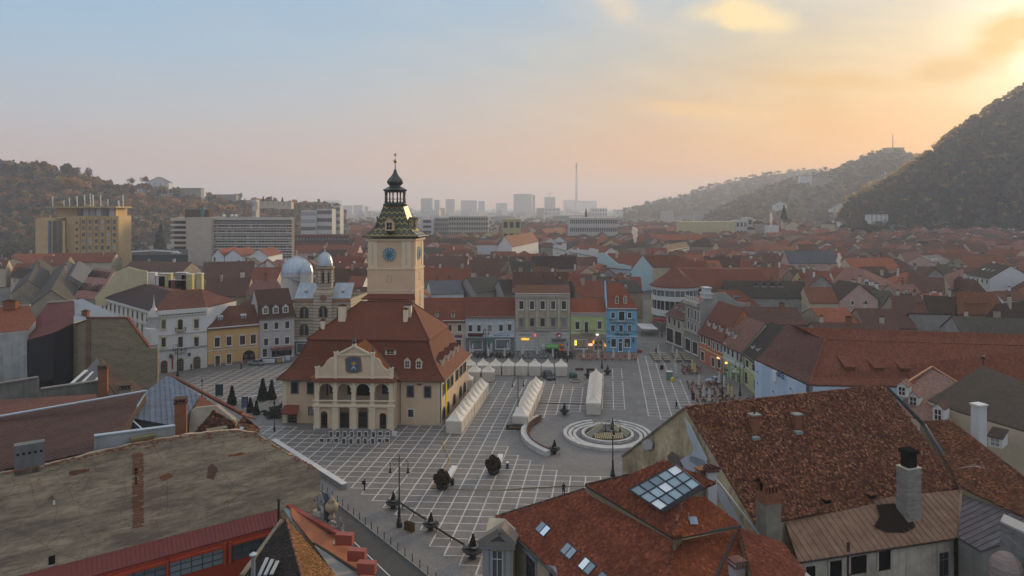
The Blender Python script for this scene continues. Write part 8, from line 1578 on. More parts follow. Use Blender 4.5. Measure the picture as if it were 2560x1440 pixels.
for k in range(10):t0,t1=k/10,(k+1)/10;s0,s1=1.3*(1-.6*t0),1.3*(1-.6*t1);m.bar(a.lerp(b,t0)+V((-s0,0,0)),a.lerp(b,t1)+V((s1,0,0)),.3);m.bar(a.lerp(b,t0)+V((s0,0,0)),a.lerp(b,t1)+V((-s1,0,0)),.3)
m.build('lattice',plain((.10,.06,.05),.7),RM,kind='stuff')
# villas on the slopes
def on_hill(P,px,py):
 best=None
 for row in P:
  x=pix(row[len(row)//2])[0]
  if best is None or abs(x-px)<best[0]:best=(abs(x-px),row)
 if best[0]>40:return None
 r=best[1][:-2]
 if py>pix(r[0])[1]:return None
 for a,b in zip(r,r[1:]):
  if pix(b)[1]<=py<=pix(a)[1]:t=(pix(a)[1]-py)/max(pix(a)[1]-pix(b)[1],.01);return a.lerp(b,t)
 return None
def villa(px0,px1,yb,ye,yr,Y,label,wall,roof,kind='gable',win=(3,2),dep=12):
 for P in(P1,P2,P4):
  q=on_hill(P,(px0+px1)/2,yb)
  if q is not None:Y=q.y;break
 A,B=D(px0,yb,Y),D(px1,yb,Y);z0=A.z-5;ze,zr=zAt(Y,ye),zAt(Y,yr);f=house((A.x,A.y),(B.x,B.y),dep,ze,zr,label,wall,roof,kind,'villa','villa',over=.6,eave=False,group='villas on the slopes',z0=z0)
 for k in range(win[1]):
  for i in range(win[0]):f.put(f.at((i+.5)/win[0],ze-1.8-k*3.1),1.5,1.7,'std')
 return f
villa(330,356,486,470,459,800,'small white square house with dark roof on the left hill',WWHT,T_DK,'hip',(2,2));villa(366,422,490,456,442,810,'big white villa with glazed gable on the left hill',WWHT,T_SLT,'gablex',(4,3));villa(433,502,503,470,468,800,'long white terraced block on the left hill',WGRY,T_SLT,'flat',(5,3));villa(518,590,510,486,484,830,'grey stepped flats with penthouse on the left hill',WGRY,T_SLT,'flat',(5,2));villa(592,640,520,500,498,820,'pale balcony flats on the left hill',WCRM,T_SLT,'flat',(4,2));villa(382,400,520,507,497,760,'pink house with turret below the glazed villa',WPNK,T_RED,'hip',(2,2));villa(408,446,520,506,494,765,'house with broad red roof and white gable below the glazed villa',WPNK,T_RED,'hip',(2,1));villa(386,448,545,532,522,700,'yellow villa with red roof above the slab hotel',WYEL,T_RED,'hip',(4,1));villa(326,352,572,548,538,620,'small yellow house with stepped gable beside the tower block',WYEL,T_DK,'gablex',(2,2));villa(650,690,512,502,500,1000,'cream flats half hidden by trees on the left slope',WCRM,T_SLT,'flat',(3,2));villa(690,728,514,504,502,1000,'second cream flats by the dark fir on the left slope',WCRM,T_SLT,'flat',(3,2))
villa(2078,2124,540,521,506,700,'large white chalet with wide gable at the foot of the right hill',WWHT,T_DK,'gablex',(3,2));villa(2174,2220,568,536,534,640,'white flat roofed house with balconies in the right wood',WWHT,T_SLT,'flat',(4,3));villa(2360,2388,568,554,552,620,'small white cube house in the right wood',WWHT,T_SLT,'flat',(2,1));villa(2230,2330,575,562,560,630,'long grey retaining building in the right wood',WGRY,T_SLT,'flat',(8,1));villa(1936,1968,530,512,503,900,'white house with steep roof below the hazy hill',WWHT,T_SLT,'gablex',(2,2));villa(2000,2030,462,440,436,1380,'white villa on the hazy hillside',WWHT,T_SLT,'flat',(3,2));villa(2034,2082,468,444,442,1380,'grey terraced flats on the hazy hillside',WGRY,T_SLT,'flat',(4,2));villa(2202,2220,438,430,426,1300,'tiny pale house at the seam of the two right hills',WWHT,T_SLT,'hip',(2,1))
for px,py,lab,wm,rm,k in((352,508,'cream house below the white square house on the left hill',WCRM,T_RED,'hip'),(470,522,'pink gabled house under the long terraced block',WPNK,T_RED,'gable'),(505,536,'white house with red roof above the slab hotel roof',WWHT,T_RED,'gablex'),(545,528,'cream flats between the trees above the slab hotel',WCRM,T_SLT,'flat'),(575,535,'small white house right of the cream flats on the slope',WWHT,T_DK,'hip'),(612,532,'grey block with flat roof above the end of the slab hotel',WGRY,T_SLT,'flat'),(668,530,'pale house with brown roof on the left slope',WCRM,T_BRN,'hip'),(715,532,'white cube house near the end of the left slope',WWHT,T_SLT,'flat'),(745,527,'cream house beside the last trees of the left slope',WCRM,T_RED,'gable'),(92,572,'small white house between orange trees at the far left',WWHT,T_RED,'gablex'),(420,560,'dim red roofed house in the wood behind the dark firs',WPNK,T_RED,'hip'),(365,545,'yellowish house in the wood right of the tower block',WYEL,T_RED,'gable')):villa(px-14,px+14,py,py-11,py-16,900,lab,wm,rm,k,(3,2))
rr=random.Random(21)
for k in range(34):
 px=rr.uniform(1860,2110);Y=rr.uniform(760,1080);yb=HZ+45*F/Y-rr.uniform(0,20);x=(px-1280)*Y/F;w=rr.uniform(9,15);dd=rr.choice([0,.2,-.15]);cn,rm=rr.choice([('red',T_RED),('brown',T_BRN),('dark',T_DK)]);wn2,wm=rr.choice([('white',WWHT),('cream',WCRM),('grey',WGRY)])
 zb=rr.uniform(9,26);f=house((x,Y),(x+w*math.cos(dd),Y+w*math.sin(dd)),10,zb,zb+4,f'{wn2} {cn} roofed house on the misty slope under the fortress hill',wm,rm,rr.choice(['gable','gablex','hip']),over=.4,group='houses on the misty slope',eave=False)
 # ---- single trees
def tree(px,py,Y,h,label,mat,shape='round',name='tree',nq=420,wide=1.0,bare=False,group=None,z=None):
 if Y>=700 and px<720:Y*=1.25;h*=1.25
 p=D(px,py,Y)
 if Y<700 and py>540 and p.z>2:g=G(px,py);h*=g.y/Y;Y=g.y;p=g
 if z is not None:p.z=z
 root=thing(name,label,'tree',p.to_tuple(),0,group);rs=np.random.RandomState(int(px*7+py))
 m=MB();m.tube([p-V((0,0,2)),p+V((.02*h,0,h*.3)),p+V((-.01*h,0,h*.62)),p+V((0,0,h*.9))],[h*.022,h*.018,h*.011,h*.003],6)
 for k in range(14 if bare else 7):
  a=rs.uniform(0,6.28);t=rs.uniform(.3,.8);q=p+V((0,0,h*t));e=q+V((math.cos(a),math.sin(a),rs.uniform(.4,.9)))*(h*rs.uniform(.13,.26)*wide)
  if shape!='cone':m.tube([q,q.lerp(e,.5)+V((0,0,.02*h)),e],[h*.009,h*.006,h*.002],5)
 m.build('trunk',plain((.06,.045,.035),.9),root);c=tree_kind(nq,rs,shape)*np.array([h*wide,h*wide,h])
 if bare:c=c.reshape(-1,4,3);ctr=c.mean(1,keepdims=True);c=(ctr+(c-ctr)*np.array([.35])).reshape(-1,3)
 else:c=c.reshape(-1,4,3);ctr=c.mean(1,keepdims=True);c=(ctr+(c-ctr)*.62).reshape(-1,3)
 tri_mesh('crown',c,None,mat,root);return root
tree(172,448,815,22,'tall dark pine breaking the skyline of the left hill',L_GRN,'round','pine_tree',520,.9);tree(220,462,815,24,'thin half bare tree on the skyline right of the pine',L_BRN,nq=380,wide=.6,bare=True,name='bare_tree');tree(8,440,800,15,'leftmost dark fir on the left skyline',L_GRN,'cone','fir_tree');tree(40,440,800,15,'second dark fir from the left on the skyline',L_GRN,'cone','fir_tree');tree(126,448,800,13,'bare round tree left of the skyline pine',L_BRN,bare=True,name='bare_tree');tree(328,468,805,13,'bare tree left of the white square house',L_BRN,bare=True,name='bare_tree');tree(362,466,815,14,'bare tree between the square house and the glazed villa',L_BRN,bare=True,name='bare_tree');tree(180,476,720,16,'glowing orange tree high on the left hill',L_ORG,nq=520,wide=1.25)
for px,py,Y,h in((402,630,440,18),(392,632,445,13)):tree(px,py,Y,h,f"{'taller' if h == 18 else 'shorter'} dark fir between the yellow tower and the slab hotel",L_GRN,'cone','fir_tree',700,.8)
tree(706,520,900,14,'dark fir among the cream flats on the left slope',L_GRN,'cone','fir_tree');tree(658,516,900,13,'dark fir at the edge of the left slope',L_GRN,'cone','fir_tree')
tree(762,585,660,12,'golden tree below the terrace flats',L_GLD,nq=420,wide=1.5);tree(800,588,660,10,'second golden tree right below the terrace flats',L_GLD,nq=420,wide=1.6);tree(1465,572,900,26,'slim dark spire tree on the plain',L_GRN,'cone','fir_tree',500,.5)
tree(2163,612,480,17,'broad dark round tree at the foot of the right hill',L_GRN,nq=700,wide=1.5);tree(2112,590,560,14,'dark fir left of the broad round tree',L_GRN,'cone','fir_tree');tree(2254,578,560,14,'single amber tree at the foot of the right hill',L_ORG,nq=500);tree(2322,600,500,17,'dark fir in front of the grey retaining building',L_GRN,'cone','fir_tree',600);tree(2420,604,500,16,'dark fir below the small white cube house',L_GRN,'cone','fir_tree',600);tree(1960,548,700,14,'dark fir beside the smoke on the right',L_GRN,'cone','fir_tree');tree(2000,600,470,10,'bare brown tree in front of the red hipped hall',L_BRN,bare=True,name='bare_tree')
rr=random.Random(31)
trees_v,trees_m=[],[]
rs=np.random.RandomState(3);kk=[tree_kind(45,rs)for _ in range(5)];buck={0:[],1:[],2:[]}
for i in range(1500):
 y=rr.uniform(520,2400);x=rr.uniform(-.55,.52)*y;px=1280+F*x/y
 if px>2080 and y>900 or(112<px<330 and y<520)or(430<px<735 and y<560)or(px<740 and y>860)or(760<px<2000 and y<900 and rr.random()<.75):continue
 h=rr.uniform(7,14);b=kk[rr.randrange(5)]*np.array([h,h,h])*1.1+np.array([x,y,-1.0]);buck[rr.choice([0,0,1,2])].append(b)
for i in range(520):
 if i<380:y=rr.uniform(600,870);x=rr.uniform(.47,.80)*y
 else:y=rr.uniform(500,800);x=-rr.uniform(.66,.78)*y
 h=rr.uniform(7,13);buck[rr.choice([0,1,1,2])].append(kk[rr.randrange(5)]*np.array([h,h,h])*1.1+np.array([x,y,-1.0]))
for g,mt_ in((0,L_BRN),(1,L_OLV),(2,L_GRN)):tri_mesh('plain_trees',np.concatenate(buck[g]),None,mt_,kind='stuff')
# ---- smoke from chimneys
def smoke(px,py,Y,pts,label,dens):
 m,t,b=_new('smoke');t.nodes.remove(b);v=t.nodes.new('ShaderNodeVolumePrincipled');v.inputs['Color'].default_value=(.95,.9,.86,1);v.inputs['Density'].default_value=dens;t.links.new(v.outputs[0],t.nodes['Material Output'].inputs['Volume'])
 mb=MB();p=D(px,py,Y)
 for dx,dz,r in pts:mb.ball(p+V((dx,0,dz)),r,10,7)
 me=mb.build('smoke',m,None,label,'smoke',kind='stuff',uv=False,smooth=True);md=me.modifiers.new('one','REMESH');md.mode='VOXEL';md.voxel_size=.4;return me
smoke(1588,606,420,[(0,0,.7),(-.2,1.3,1.0),(-.3,2.8,1.4),(.1,4.4,1.7),(-.6,6.2,1.9),(.3,7.6,1.5),(-.9,8.6,1.2)],'pale plume of chimney smoke over the middle roofs',.6)
smoke(1928,566,620,[(0,0,.8),(0,2,1.2),(-.2,4.5,1.5),(.2,7,1.6),(-.3,9.5,1.5),(0,11.5,1.1)],'thin plume of chimney smoke below the hazy hill',.5)
smoke(2097,668,330,[(0,0,.6),(.2,1.4,1.0),(-.2,3.0,1.2),(.3,4.6,1.2),(0,6.2,.9)],'small plume of smoke right of the grey metal roof',.5)
# ---- air
m=MB();m.hexa([(-6500,-300,-8),(6500,-300,-8),(6500,8200,-8),(-6500,8200,-8)],[(-6500,-300,280),(6500,-300,280),(6500,8200,280),(-6500,8200,280)])
hz,t,b=_new('haze');t.nodes.remove(b);v=t.nodes.new('ShaderNodeVolumePrincipled');v.inputs['Color'].default_value=(.75,.80,.92,1);v.inputs['Density'].default_value=.00022;v.inputs['Anisotropy'].default_value=.22;t.links.new(v.outputs[0],t.nodes['Material Output'].inputs['Volume'])
m.build('haze',hz,kind='stuff',uv=False)
# ------------------------------------------------------------------ things on the square
def dup(src,ch,loc,rz,lab,grp=None,sc=None):return copy_tree(src,ch,loc,rz,lab,grp,sc)
TENT=plaster((.68,.62,.53),.15,.8);TENT2=plaster((.60,.54,.46),.2,.8);S=3.25
t0=thing('market_tent','white market tent','tent');m=MB();e=2.55;pk=[(1.0,e,0),(.62,e+.42,0),(.3,e+1.0,0),(.03,e+1.75,0)];h=S/2
for(a,za,_),(b,zb3,_)in zip(pk,pk[1:]):
 qa=[(-h*a,-h*a,za),(h*a,-h*a,za),(h*a,h*a,za),(-h*a,h*a,za)];qb=[(-h*b,-h*b,zb3),(h*b,-h*b,zb3),(h*b,h*b,zb3),(-h*b,h*b,zb3)]
 for i in range(4):m.quad(qa[i],qa[(i+1)%4],qb[(i+1)%4],qb[i])
qa=[(-h,-h),(h,-h),(h,h),(-h,h)]
for i in range(4):a,b=qa[i],qa[(i+1)%4];m.quad((a[0]*1.01,a[1]*1.01,e-.28),(b[0]*1.01,b[1]*1.01,e-.28),(*b,e),(*a,e))
m.build('canopy',TENT,t0,local=True)
for i in range(4):
 a,b=V((*qa[i],0)),V((*qa[(i+1)%4],0));m=MB();n=V(((b-a).y,-(b-a).x,0)).normalized()
 for k in range(6):p,q=a.lerp(b,k/6),a.lerp(b,(k+1)/6);o,o2=n*(-.04+.05*(k%2)),n*(-.04+.05*((k+1)%2));m.quad(p+o+V((0,0,.03)),q+o2+V((0,0,.03)),q+o2+V((0,0,e-.25)),p+o+V((0,0,e-.25)))
 m.build('side_wall',TENT2,t0,local=True)
for x,y in qa:m=MB();m.box((x*.97,y*.97,0),.06,.06,e);m.build('pole',plain((.3,.3,.3),.4,.5,0),t0,local=True)
tch=tree_of(t0);rzA=math.atan2(EB.y,EB.x);first=[True]
def tent(p,rz,lab,grp,open_front=False):
 p=V((p[0],p[1],.02));rz+=RND.uniform(-.02,.02);ch=[c for c in tch if not(open_front and c[0]is tch[1][0])]
 dup(t0,ch,p,rz,lab,grp,RND.uniform(.97,1.01))
ORD=['first','second','third','fourth','fifth','sixth','seventh','eighth','ninth','tenth']
for i,px in enumerate((1174,1207,1239,1271,1304,1337,1369,1403)):tent(G(px,933.5+i*.5),rzA+.02,f'{ORD[i]} tent from the town hall in the long back row','market tents in the back row',i==1)
for i,px in enumerate((1186,1221)):tent(G(px,951),rzA,f"{('inner', 'outer')[i]} tent of the pair beside the town hall back corner",'market tents by the town hall')
tent(G(1166,972),rzA,'single tent tucked behind the town hall flank','market tents by the town hall')
for(a,b,n,nm,op)in(((-11.3,137.4),(-7.4,163.2),9,'along the town hall wall',True),((1.9,140.6),(5.7,165),8,'in the middle row above the blue stand',True),((17.75,149.7),(21.1,172.8),8,'in the right row nearest the cafes',False)):
 for i in range(n):t=i/(n-1);tent((a[0]+(b[0]-a[0])*t,a[1]+(b[1]-a[1])*t),-math.atan2(b[0]-a[0],b[1]-a[1]),f'{ORD[i]} tent from the front {nm}','market tents '+nm,op and i==0)
for c,sub in tch:bpy.data.objects.remove(c)
bpy.data.objects.remove(t0)
def goods(px,py,c,lab,w=2.4,d=1.6,h=1.0,nm='market_stall',top=None):
 p=G(px,py);r=thing(nm,lab,'stall',p.to_tuple());m=MB();m.box(p+V((0,0,.02)),w,d,h*.7,rzA);m.build('counter',plain(c,.6),r);m=MB();m.box(p+V((0,0,h*.7+.02)),w+.2,d+.2,.1,rzA);m.build('counter_top',plain(top or mul(c,1.6),.6),r);return r
goods(1137,1072,(.06,.10,.04),'green and yellow stall counter in the open front tent',top=(.25,.20,.04));goods(1306,1046,(.02,.035,.05),'dark stall with bright blue cover before the middle tents',3.6,2.0,1.5,top=(.02,.12,.34));goods(1200,938,(.03,.08,.2),'blue counter inside the open back row tent',top=(.05,.14,.34))
q=G(1287,1073);r=thing('lettered_display','low black display block with yellow letters beside the blue stand','display',q.to_tuple());m=MB();m.box(q+V((0,0,.02)),3.4,1.0,.95,rzA);m.build('block',plain((.02,.02,.026),.5),r);text('BRASOV',.62,q+V((0,-.54,.55)),rzA,plain((.50,.26,.04),.6,0,0),'lettering',r,.02)
# lamps
def lamp(px,py,h,label,arms=2,rz=0.0):
 p=G(px,py);r=thing('street_lamp',label,'street lamp',(p.x,p.y,.02),rz,'cast iron lamps on the square');s=h/10.2;m=MB()
 m.lathe((0,0,0),[(.42*s,0),(.42*s,.6*s),(.3*s,.8*s),(.34*s,1.0*s),(.2*s,1.3*s),(.16*s,2.6*s),(.2*s,2.7*s),(.11*s,2.9*s),(.08*s,8.2*s),(.14*s,8.3*s),(.07*s,8.5*s),(.06*s,9.4*s),(.1*s,9.5*s),(.02*s,10.2*s)],8);m.build('post',M_IRON,r,local=True)
 for k in range(arms):
  a=math.pi*2*k/arms;d=V((math.cos(a),math.sin(a),0));m=MB();z=lambda t:V((0,0,t*s));R_=.62*s
  m.tube([z(8.4)]+[d*(R_*(1-math.cos(t)))+z(8.9)+V((0,0,R_*math.sin(t)))for t in(.3,.8,1.3,1.8,2.4,3.0)]+[d*(2*R_)+z(8.2)],.05*s,5);m.tube([d*(R_+R_*.45*math.cos(t))+z(8.95)+V((0,0,R_*.45*math.sin(t)))for t in(0,1,2,3,4,5,6)],.03*s,4);o=m.build('arm',M_IRON,r,local=True)
  c=d*(2*R_);m=MB();m.lathe(c+z(7.55),[(.26*s,.0),(.24*s,.12*s),(.14*s,.3*s),(.10*s,.65*s),(.03*s,.75*s)],8);m.build('lantern_hood',M_IRON,o,local=True);m=MB();m.lathe(c+z(7.3),[(.16*s,0),(.25*s,.1*s),(.26*s,.24*s)],8);m.build('lantern_glass',plain((.75,.75,.72),.3,0,0),o,local=True)
for a in((998,1317,10.2,'tall black two armed lamp standing alone at the front of the paving',2),(1532,1192,10.0,'four armed black lamp before the round fountain',4),(1295,1052,9.6,'two armed lamp beside the blue stand',2,.1),(1213,889,8.5,'three armed lamp before the pale blue restaurant',3),(1505,921,9.0,'three armed lamp before the lime green house',3),(444,941,9.0,'two armed lamp before the white corner building',2),(1806,1000,9.0,'two armed lamp among the cafe tables on the right',2),(1655,842,7,'small lamp in the shopping street',2),(1850,990,9,'slim lamp before the yellow green house',2)):lamp(*a)
for px,y0,y1,lab in((505,1000,945,'dark lamp post finial rising behind the blue roof ridge'),(686,1078,998,'plain black pole left of the town hall'),(1418,905,855,'dark pole by the end of the back tent row')):
 p=G(px,y0);h=(y0-y1)*p.y/F;r=thing('lamp_post',lab,'lamp post',(p.x,p.y,.02));m=MB();m.lathe((p.x,p.y,.02),[(.22,0),(.2,.8),(.08,1.0),(.06,h*.8),(.16,h*.84),(.2,h*.9),(.05,h*.95),(.02,h)],7);m.build('post',M_IRON,r)
 # planters
LFD=leaf([(.012,.02,.012),(.022,.032,.018),(.03,.036,.02)],.1);LFB=leaf([(.03,.026,.014),(.05,.04,.02),(.07,.055,.025)],.15);FLW=leaf([(.2,.2,.2),(.32,.31,.31),(.12,.14,.11)],.1)
def leaves_obj(name,c,h,w,mat,parent,shape,nq,seed=1):
 k=tree_kind(nq,np.random.RandomState(seed),shape);cc=k.reshape(-1,4,3);ct=cc.mean(1,keepdims=True);k=(ct+(cc-ct)*.8).reshape(-1,3);tri_mesh(name,k*np.array([w,w,h])+np.array(c)-np.array(base_of(parent)),None,mat,parent)
def planter(px,py,lab,kind='bowl',s=1.0):
 p=G(px,py,.02);r=thing('planter',lab,'planter',p.to_tuple(),0,'planters on the square');m=MB()
 if kind=='bowl':m.lathe(p,[(.45*s,0),(.4*s,.1*s),(.3*s,.25*s),(.5*s,.4*s),(1.05*s,.75*s),(1.15*s,.9*s),(1.0*s,.9*s)],12)
 else:m.lathe(p,[(.7*s,0),(.95*s,.25*s),(1.05*s,.75*s),(.98*s,.8*s)],12)
 m.build('bowl',plain((.03,.032,.033),.6),r)
 if kind=='bowl':leaves_obj('flowers',p+V((0,0,.75*s)),.7*s,2.3*s,FLW,r,'round',130,4);leaves_obj('cone_shrub',p+V((0,0,.7*s)),1.7*s,2.0*s,LFD,r,'cone',260,5)
 else:leaves_obj('shrub',p+V((0,0,-.55*s)),4.1*s,2.9*s,LFB,r,'round',1500,3)
for a in((983,1270,'bowl planter left of the front lamp at the start of the garland rail'),(1077,1325,'bowl planter between the two garland rails'),(1182,1394,'bowl planter with tall cone shrub at the end of the garland rail','bowl',1.25),(1411,1036,'bowl planter at the upper end of the curved bench wall'),(1386,1133,'bowl planter at the lower end of the curved bench wall'),(1519,936,'bowl planter beside the right tent row'),(1470,945,'bowl planter by the green cover'),(1106,1222,'big brown round shrub in a tub nearest the front lamp','tub',1.0),(1234,1184,'big brown round shrub in a tub nearer the fountain','tub',1.0)):planter(*a)
for a,b,lab in(((1003,1271),(1066,1312),'first dark garland rail between bowl planters'),((1088,1331),(1168,1380),'second dark garland rail between bowl planters')):
 p,q=G(*a),G(*b);r=thing('garland_rail',lab,'rail',p.to_tuple());m=MB();m.tube([p+V((0,0,.75)),p.lerp(q,.5)+V((0,0,.68)),q+V((0,0,.75))],.13,6);m.build('rail',plain((.045,.032,.024),.9),r);m=MB()
 for t in(.05,.5,.95):m.box(p.lerp(q,t),.1,.1,.7)
 m.each('stand',M_IRON,r)
def slabthing(nm,lab,cat,a,b,w,h,mat,cap=None,z=.02):
 p,q=G(*a),G(*b);d=(q-p).normalized();n=V((-d.y,d.x,0))*w;r=thing(nm,lab,cat,p.to_tuple());m=MB();m.hexa([v+V((0,0,z))for v in(p,q,q+n,p+n)],[v+V((0,0,z+h))for v in(p,q,q+n,p+n)]);m.build('block',mat,r)
 if cap:m=MB();m.hexa([v+V((0,0,z+h))for v in(p-n*.06,q-n*.06,q+n*1.06,p+n*1.06)],[v+V((0,0,z+h+.12))for v in(p-n*.06,q-n*.06,q+n*1.06,p+n*1.06)]);m.build('cap',cap,r)
slabthing('low_wall','long white topped low wall beside the cobbled pavement','wall',(868,1221),(690,1108),.9,.75,plaster((.30,.30,.30),.4),plaster((.58,.57,.55),.25));slabthing('bench','white slab bench behind the nearer round shrub','bench',(1118,1213),(1143,1172),.9,.5,M_WHITE);slabthing('bench','white slab bench behind the farther round shrub','bench',(1247,1178),(1258,1142),.9,.5,M_WHITE);slabthing('bin','small white topped bin right of the farther round shrub','bin',(1265,1172),(1272,1172),.6,.9,plain((.02,.06,.07),.5),M_WHITE);slabthing('bin','brown litter bin at the foot of the front lamp','bin',(1010,1325),(1030,1332),.6,1.0,plain((.10,.055,.03),.7),plain((.05,.03,.02),.7));slabthing('bin','dark bin between the nearer shrub and its bench','bin',(1126,1214),(1135,1214),.6,1.0,M_IRON)
slabthing('bench','left dark slatted bench behind the green cover','bench',(1439,926),(1459,926),.6,.5,plain((.06,.035,.03),.8));slabthing('bench','right dark slatted bench behind the green cover','bench',(1466,927),(1486,927),.6,.5,plain((.06,.035,.03),.8))
p=G(1433,944,.02);r=thing('green_cover','dark green tarpaulin mound at the end of the back tents','cover',p.to_tuple());m=MB();m.lathe(p,[(1.2,0),(1.15,.9),(.95,1.3),(.5,1.5),(.05,1.55)],10);m.build('cover',plain((.02,.075,.05),.5,0,.3),r)
p=G(1441,953,.02);r=thing('stone_ring','empty stone ring set in the paving near the dark car','ring',p.to_tuple());m=MB();n_=24
for k in range(n_):a,b=2*math.pi*k/n_,2*math.pi*(k+1)/n_;m.bar(p+V((1.5*math.cos(a),1.5*math.sin(a),.12)),p+V((1.5*math.cos(b),1.5*math.sin(b),.12)),.35,.25)
m.build('ring',plaster((.28,.24,.21),.4),r)
# bollards
b0=thing('bollard','thin dark bollard along the kerb','bollard',(0,0,0),0,'bollards along the kerb');m=MB();m.lathe((0,0,0),[(.07,0),(.06,.1),(.045,.75),(.07,.85),(.06,.95),(.01,1.05)],7);m.build('post',M_IRON,b0,local=True);bch=tree_of(b0);pa,pb=G(806,1226),G(1090,1452)
for k in range(19):dup(b0,bch,pa.lerp(pb,k/18)+V((0,0,.01)),0,'thin dark bollard on the cobbled pavement along the kerb','bollards along the kerb')
bpy.data.objects.remove(bch[0][0]);bpy.data.objects.remove(b0)
# hose
for pts,lab,c in(([(1114,1078),(1107,1088),(1103,1104),(1110,1117),(1120,1137),(1124,1152),(1119,1166),(1110,1183)],'yellow hose winding from the tents to the nearer shrub',(.40,.28,.05)),([(1092,1208),(1078,1222),(1100,1224),(1160,1226),(1250,1227),(1330,1221),(1405,1217),(1475,1217)],'thin brown yellow hose lying straight across the paving',(.22,.15,.05)),([(1345,1008),(1462,1011)],'thin dark cable between the middle and right tents',(.03,.03,.03))):r=thing('hose',lab,'hose',G(*pts[0]).to_tuple());m=MB();m.tube([G(*p)+V((0,0,.09))for p in pts],.07,5);m.build('hose',plain(c,.6),r)
# fountain
WS=plaster((.54,.52,.49),.45,.9);FN=thing('fountain','round white stepped fountain with yellow grate in the middle of the plain paving','fountain',(FC.x,FC.y,.02))
def arc(c,r0,r1,z0,z1,a0,a1,n=28):
 m=MB()
 for k in range(n):
  a,b=a0+(a1-a0)*k/n,a0+(a1-a0)*(k+1)/n;P=lambda t,r,z:V((c.x+r*math.cos(t),c.y+r*math.sin(t),z));m.hexa([P(a,r0,z0),P(a,r1,z0),P(b,r1,z0),P(b,r0,z0)],[P(a,r0,z1),P(a,r1,z1),P(b,r1,z1),P(b,r0,z1)])
 return m
a0,a1=math.radians(105),math.radians(437)
for r0,r1,z1,nm in((8.0,8.7,.55,'outer_rim'),(7.1,7.7,.38,'step'),(6.2,6.8,.26,'step'),(4.6,5.1,.6,'pool_rim')):arc(FC,r0,r1,0,z1,a0 if nm!='pool_rim' else 0,a1 if nm!='pool_rim' else 2*math.pi).build(nm,WS,FN)
for r0,r1,z in((7.7,8.0,.12),(6.8,7.1,.10),(5.1,6.2,.08)):arc(FC,r0,r1,0,z,a0,a1).build('gutter_ring',plaster((.16,.15,.145),.4),FN)
m=MB();m.lathe((FC.x,FC.y,.02),[(4.6,0),(4.6,.12),(.1,.12)],28);m.build('pool',plain((.04,.05,.05),.15),FN);m=MB();c=V((FC.x,FC.y,0))
for s in(-1,1):m.hexa([c+V((s*.8,1.5,.1)),c+V((s*4.2,-.4,.1)),c+V((s*3.6,-1.6,.1)),c+V((s*1.0,-.5,.1))],[c+V((s*.8,1.6,2.1)),c+V((s*4.2,-.3,.45)),c+V((s*3.6,-1.2,.3)),c+V((s*1.0,-.4,1.6))])
m.each('wedge',plaster((.24,.22,.17),.3),FN);m=MB();m.box(c+V((0,3.2,.1)),4.0,1.5,1.2);m.box(c+V((0,2.6,1.3)),3.4,.8,.35);m.each('bridge_block',WS,FN);m=MB()
for i in range(15):
 x=-2.6+i*.37;hw=1.7-abs(x)*.32;m.bar(c+V((x,-1.8-hw*.6,.3)),c+V((x,-1.8+hw*.9,.75)),.2,.1)
m.each('grate_bar',plain((.48,.38,.22),.7),FN);m=MB();m.hexa([c+V((-2.8,-2.9,.15)),c+V((2.8,-2.9,.15)),c+V((2.8,-.4,.5)),c+V((-2.8,-.4,.5))],[c+V((-2.8,-2.9,.2)),c+V((2.8,-2.9,.2)),c+V((2.8,-.4,.55)),c+V((-2.8,-.4,.55))]);m.build('grate_bed',plain((.12,.09,.06),.8),FN);m=MB();m.bar(c+V((.8,1.6,2.12)),c+V((4.1,-.4,.5)),.14);m.bar(c+V((-.8,1.6,2.12)),c+V((-4.1,-.4,.5)),.14);m.each('edge_strip',plain((.55,.42,.2),.5),FN)
BWL=thing('bench_wall','curved white wall with brown slatted bench left of the fountain','bench wall',(FC.x-16,FC.y,.02));b0_,b1_=math.radians(143),math.radians(222);arc(FC,15.9,17.0,0,.95,b0_,b1_,30).build('wall',WS,BWL);arc(FC,15.3,15.9,.4,.52,b0_,b1_,30).build('bench_seat',plain((.12,.07,.05),.7),BWL);arc(FC,15.75,15.88,.6,1.2,b0_,b1_,30).build('bench_back',plain((.15,.09,.07),.7),BWL)
# photo exhibition
pm_={}
def photo_mat(k):
 m,t,b=_new('photo_print');g=_geo(t);n=_noise(t,g.outputs['Position'],1.6+.3*(k%4),5,.7);t.links.new(_ramp(t,n,[(.35,(.015,.018,.022)),(.55,(.06,.08,.09)if k%3 else(.12,.08,.06)),(.72,(.45,.46,.48))]),b.inputs[0]);b.inputs['Roughness'].default_value=.4;return m
PMS=[photo_mat(k)for k in range(4)]
for row,(xs,yg,rn)in enumerate((([827.5,844.6,862,879.6,898.5,914.8,933.8,950.6,968.8,986],1104,'back'),([804.5,822.5,840.5,859.5,877.5,895.8,913,931.8,949,968],1122,'front'))):
 for i,px in enumerate(xs):
  p=G(px,yg,.02);r=thing('photo_panel',f"{ORD[i]} photo from the hall's left side in the {rn} exhibition row",'photo panel',p.to_tuple(),0,'photo panels before the town hall');tall=not((row==1 and i in(0,1,2,8,9))or(row==0 and i>6));h,w=(1.15,.82)if tall else(.85,.95);z=2.0-h
  m=MB();m.box((p.x,p.y,z),w,.06,h,rzA);m.build('frame',plain((.62,.62,.63),.6)if not(row==0 and i==9)else plain((.6,.66,.72),.6),r);m=MB();m.box((p.x,p.y-.045,z+.12),w-.24,.03,h-.24,rzA);m.build('print',PMS[(i*3+row)%4]if not(row==0 and i==9)else M_WHITE,r);m=MB()
  for s in(-.42,.42):m.box((p.x+s*w,p.y+.02,0),.04,.04,z)
  m.each('leg',plain((.25,.25,.26),.4,.5,0),r)
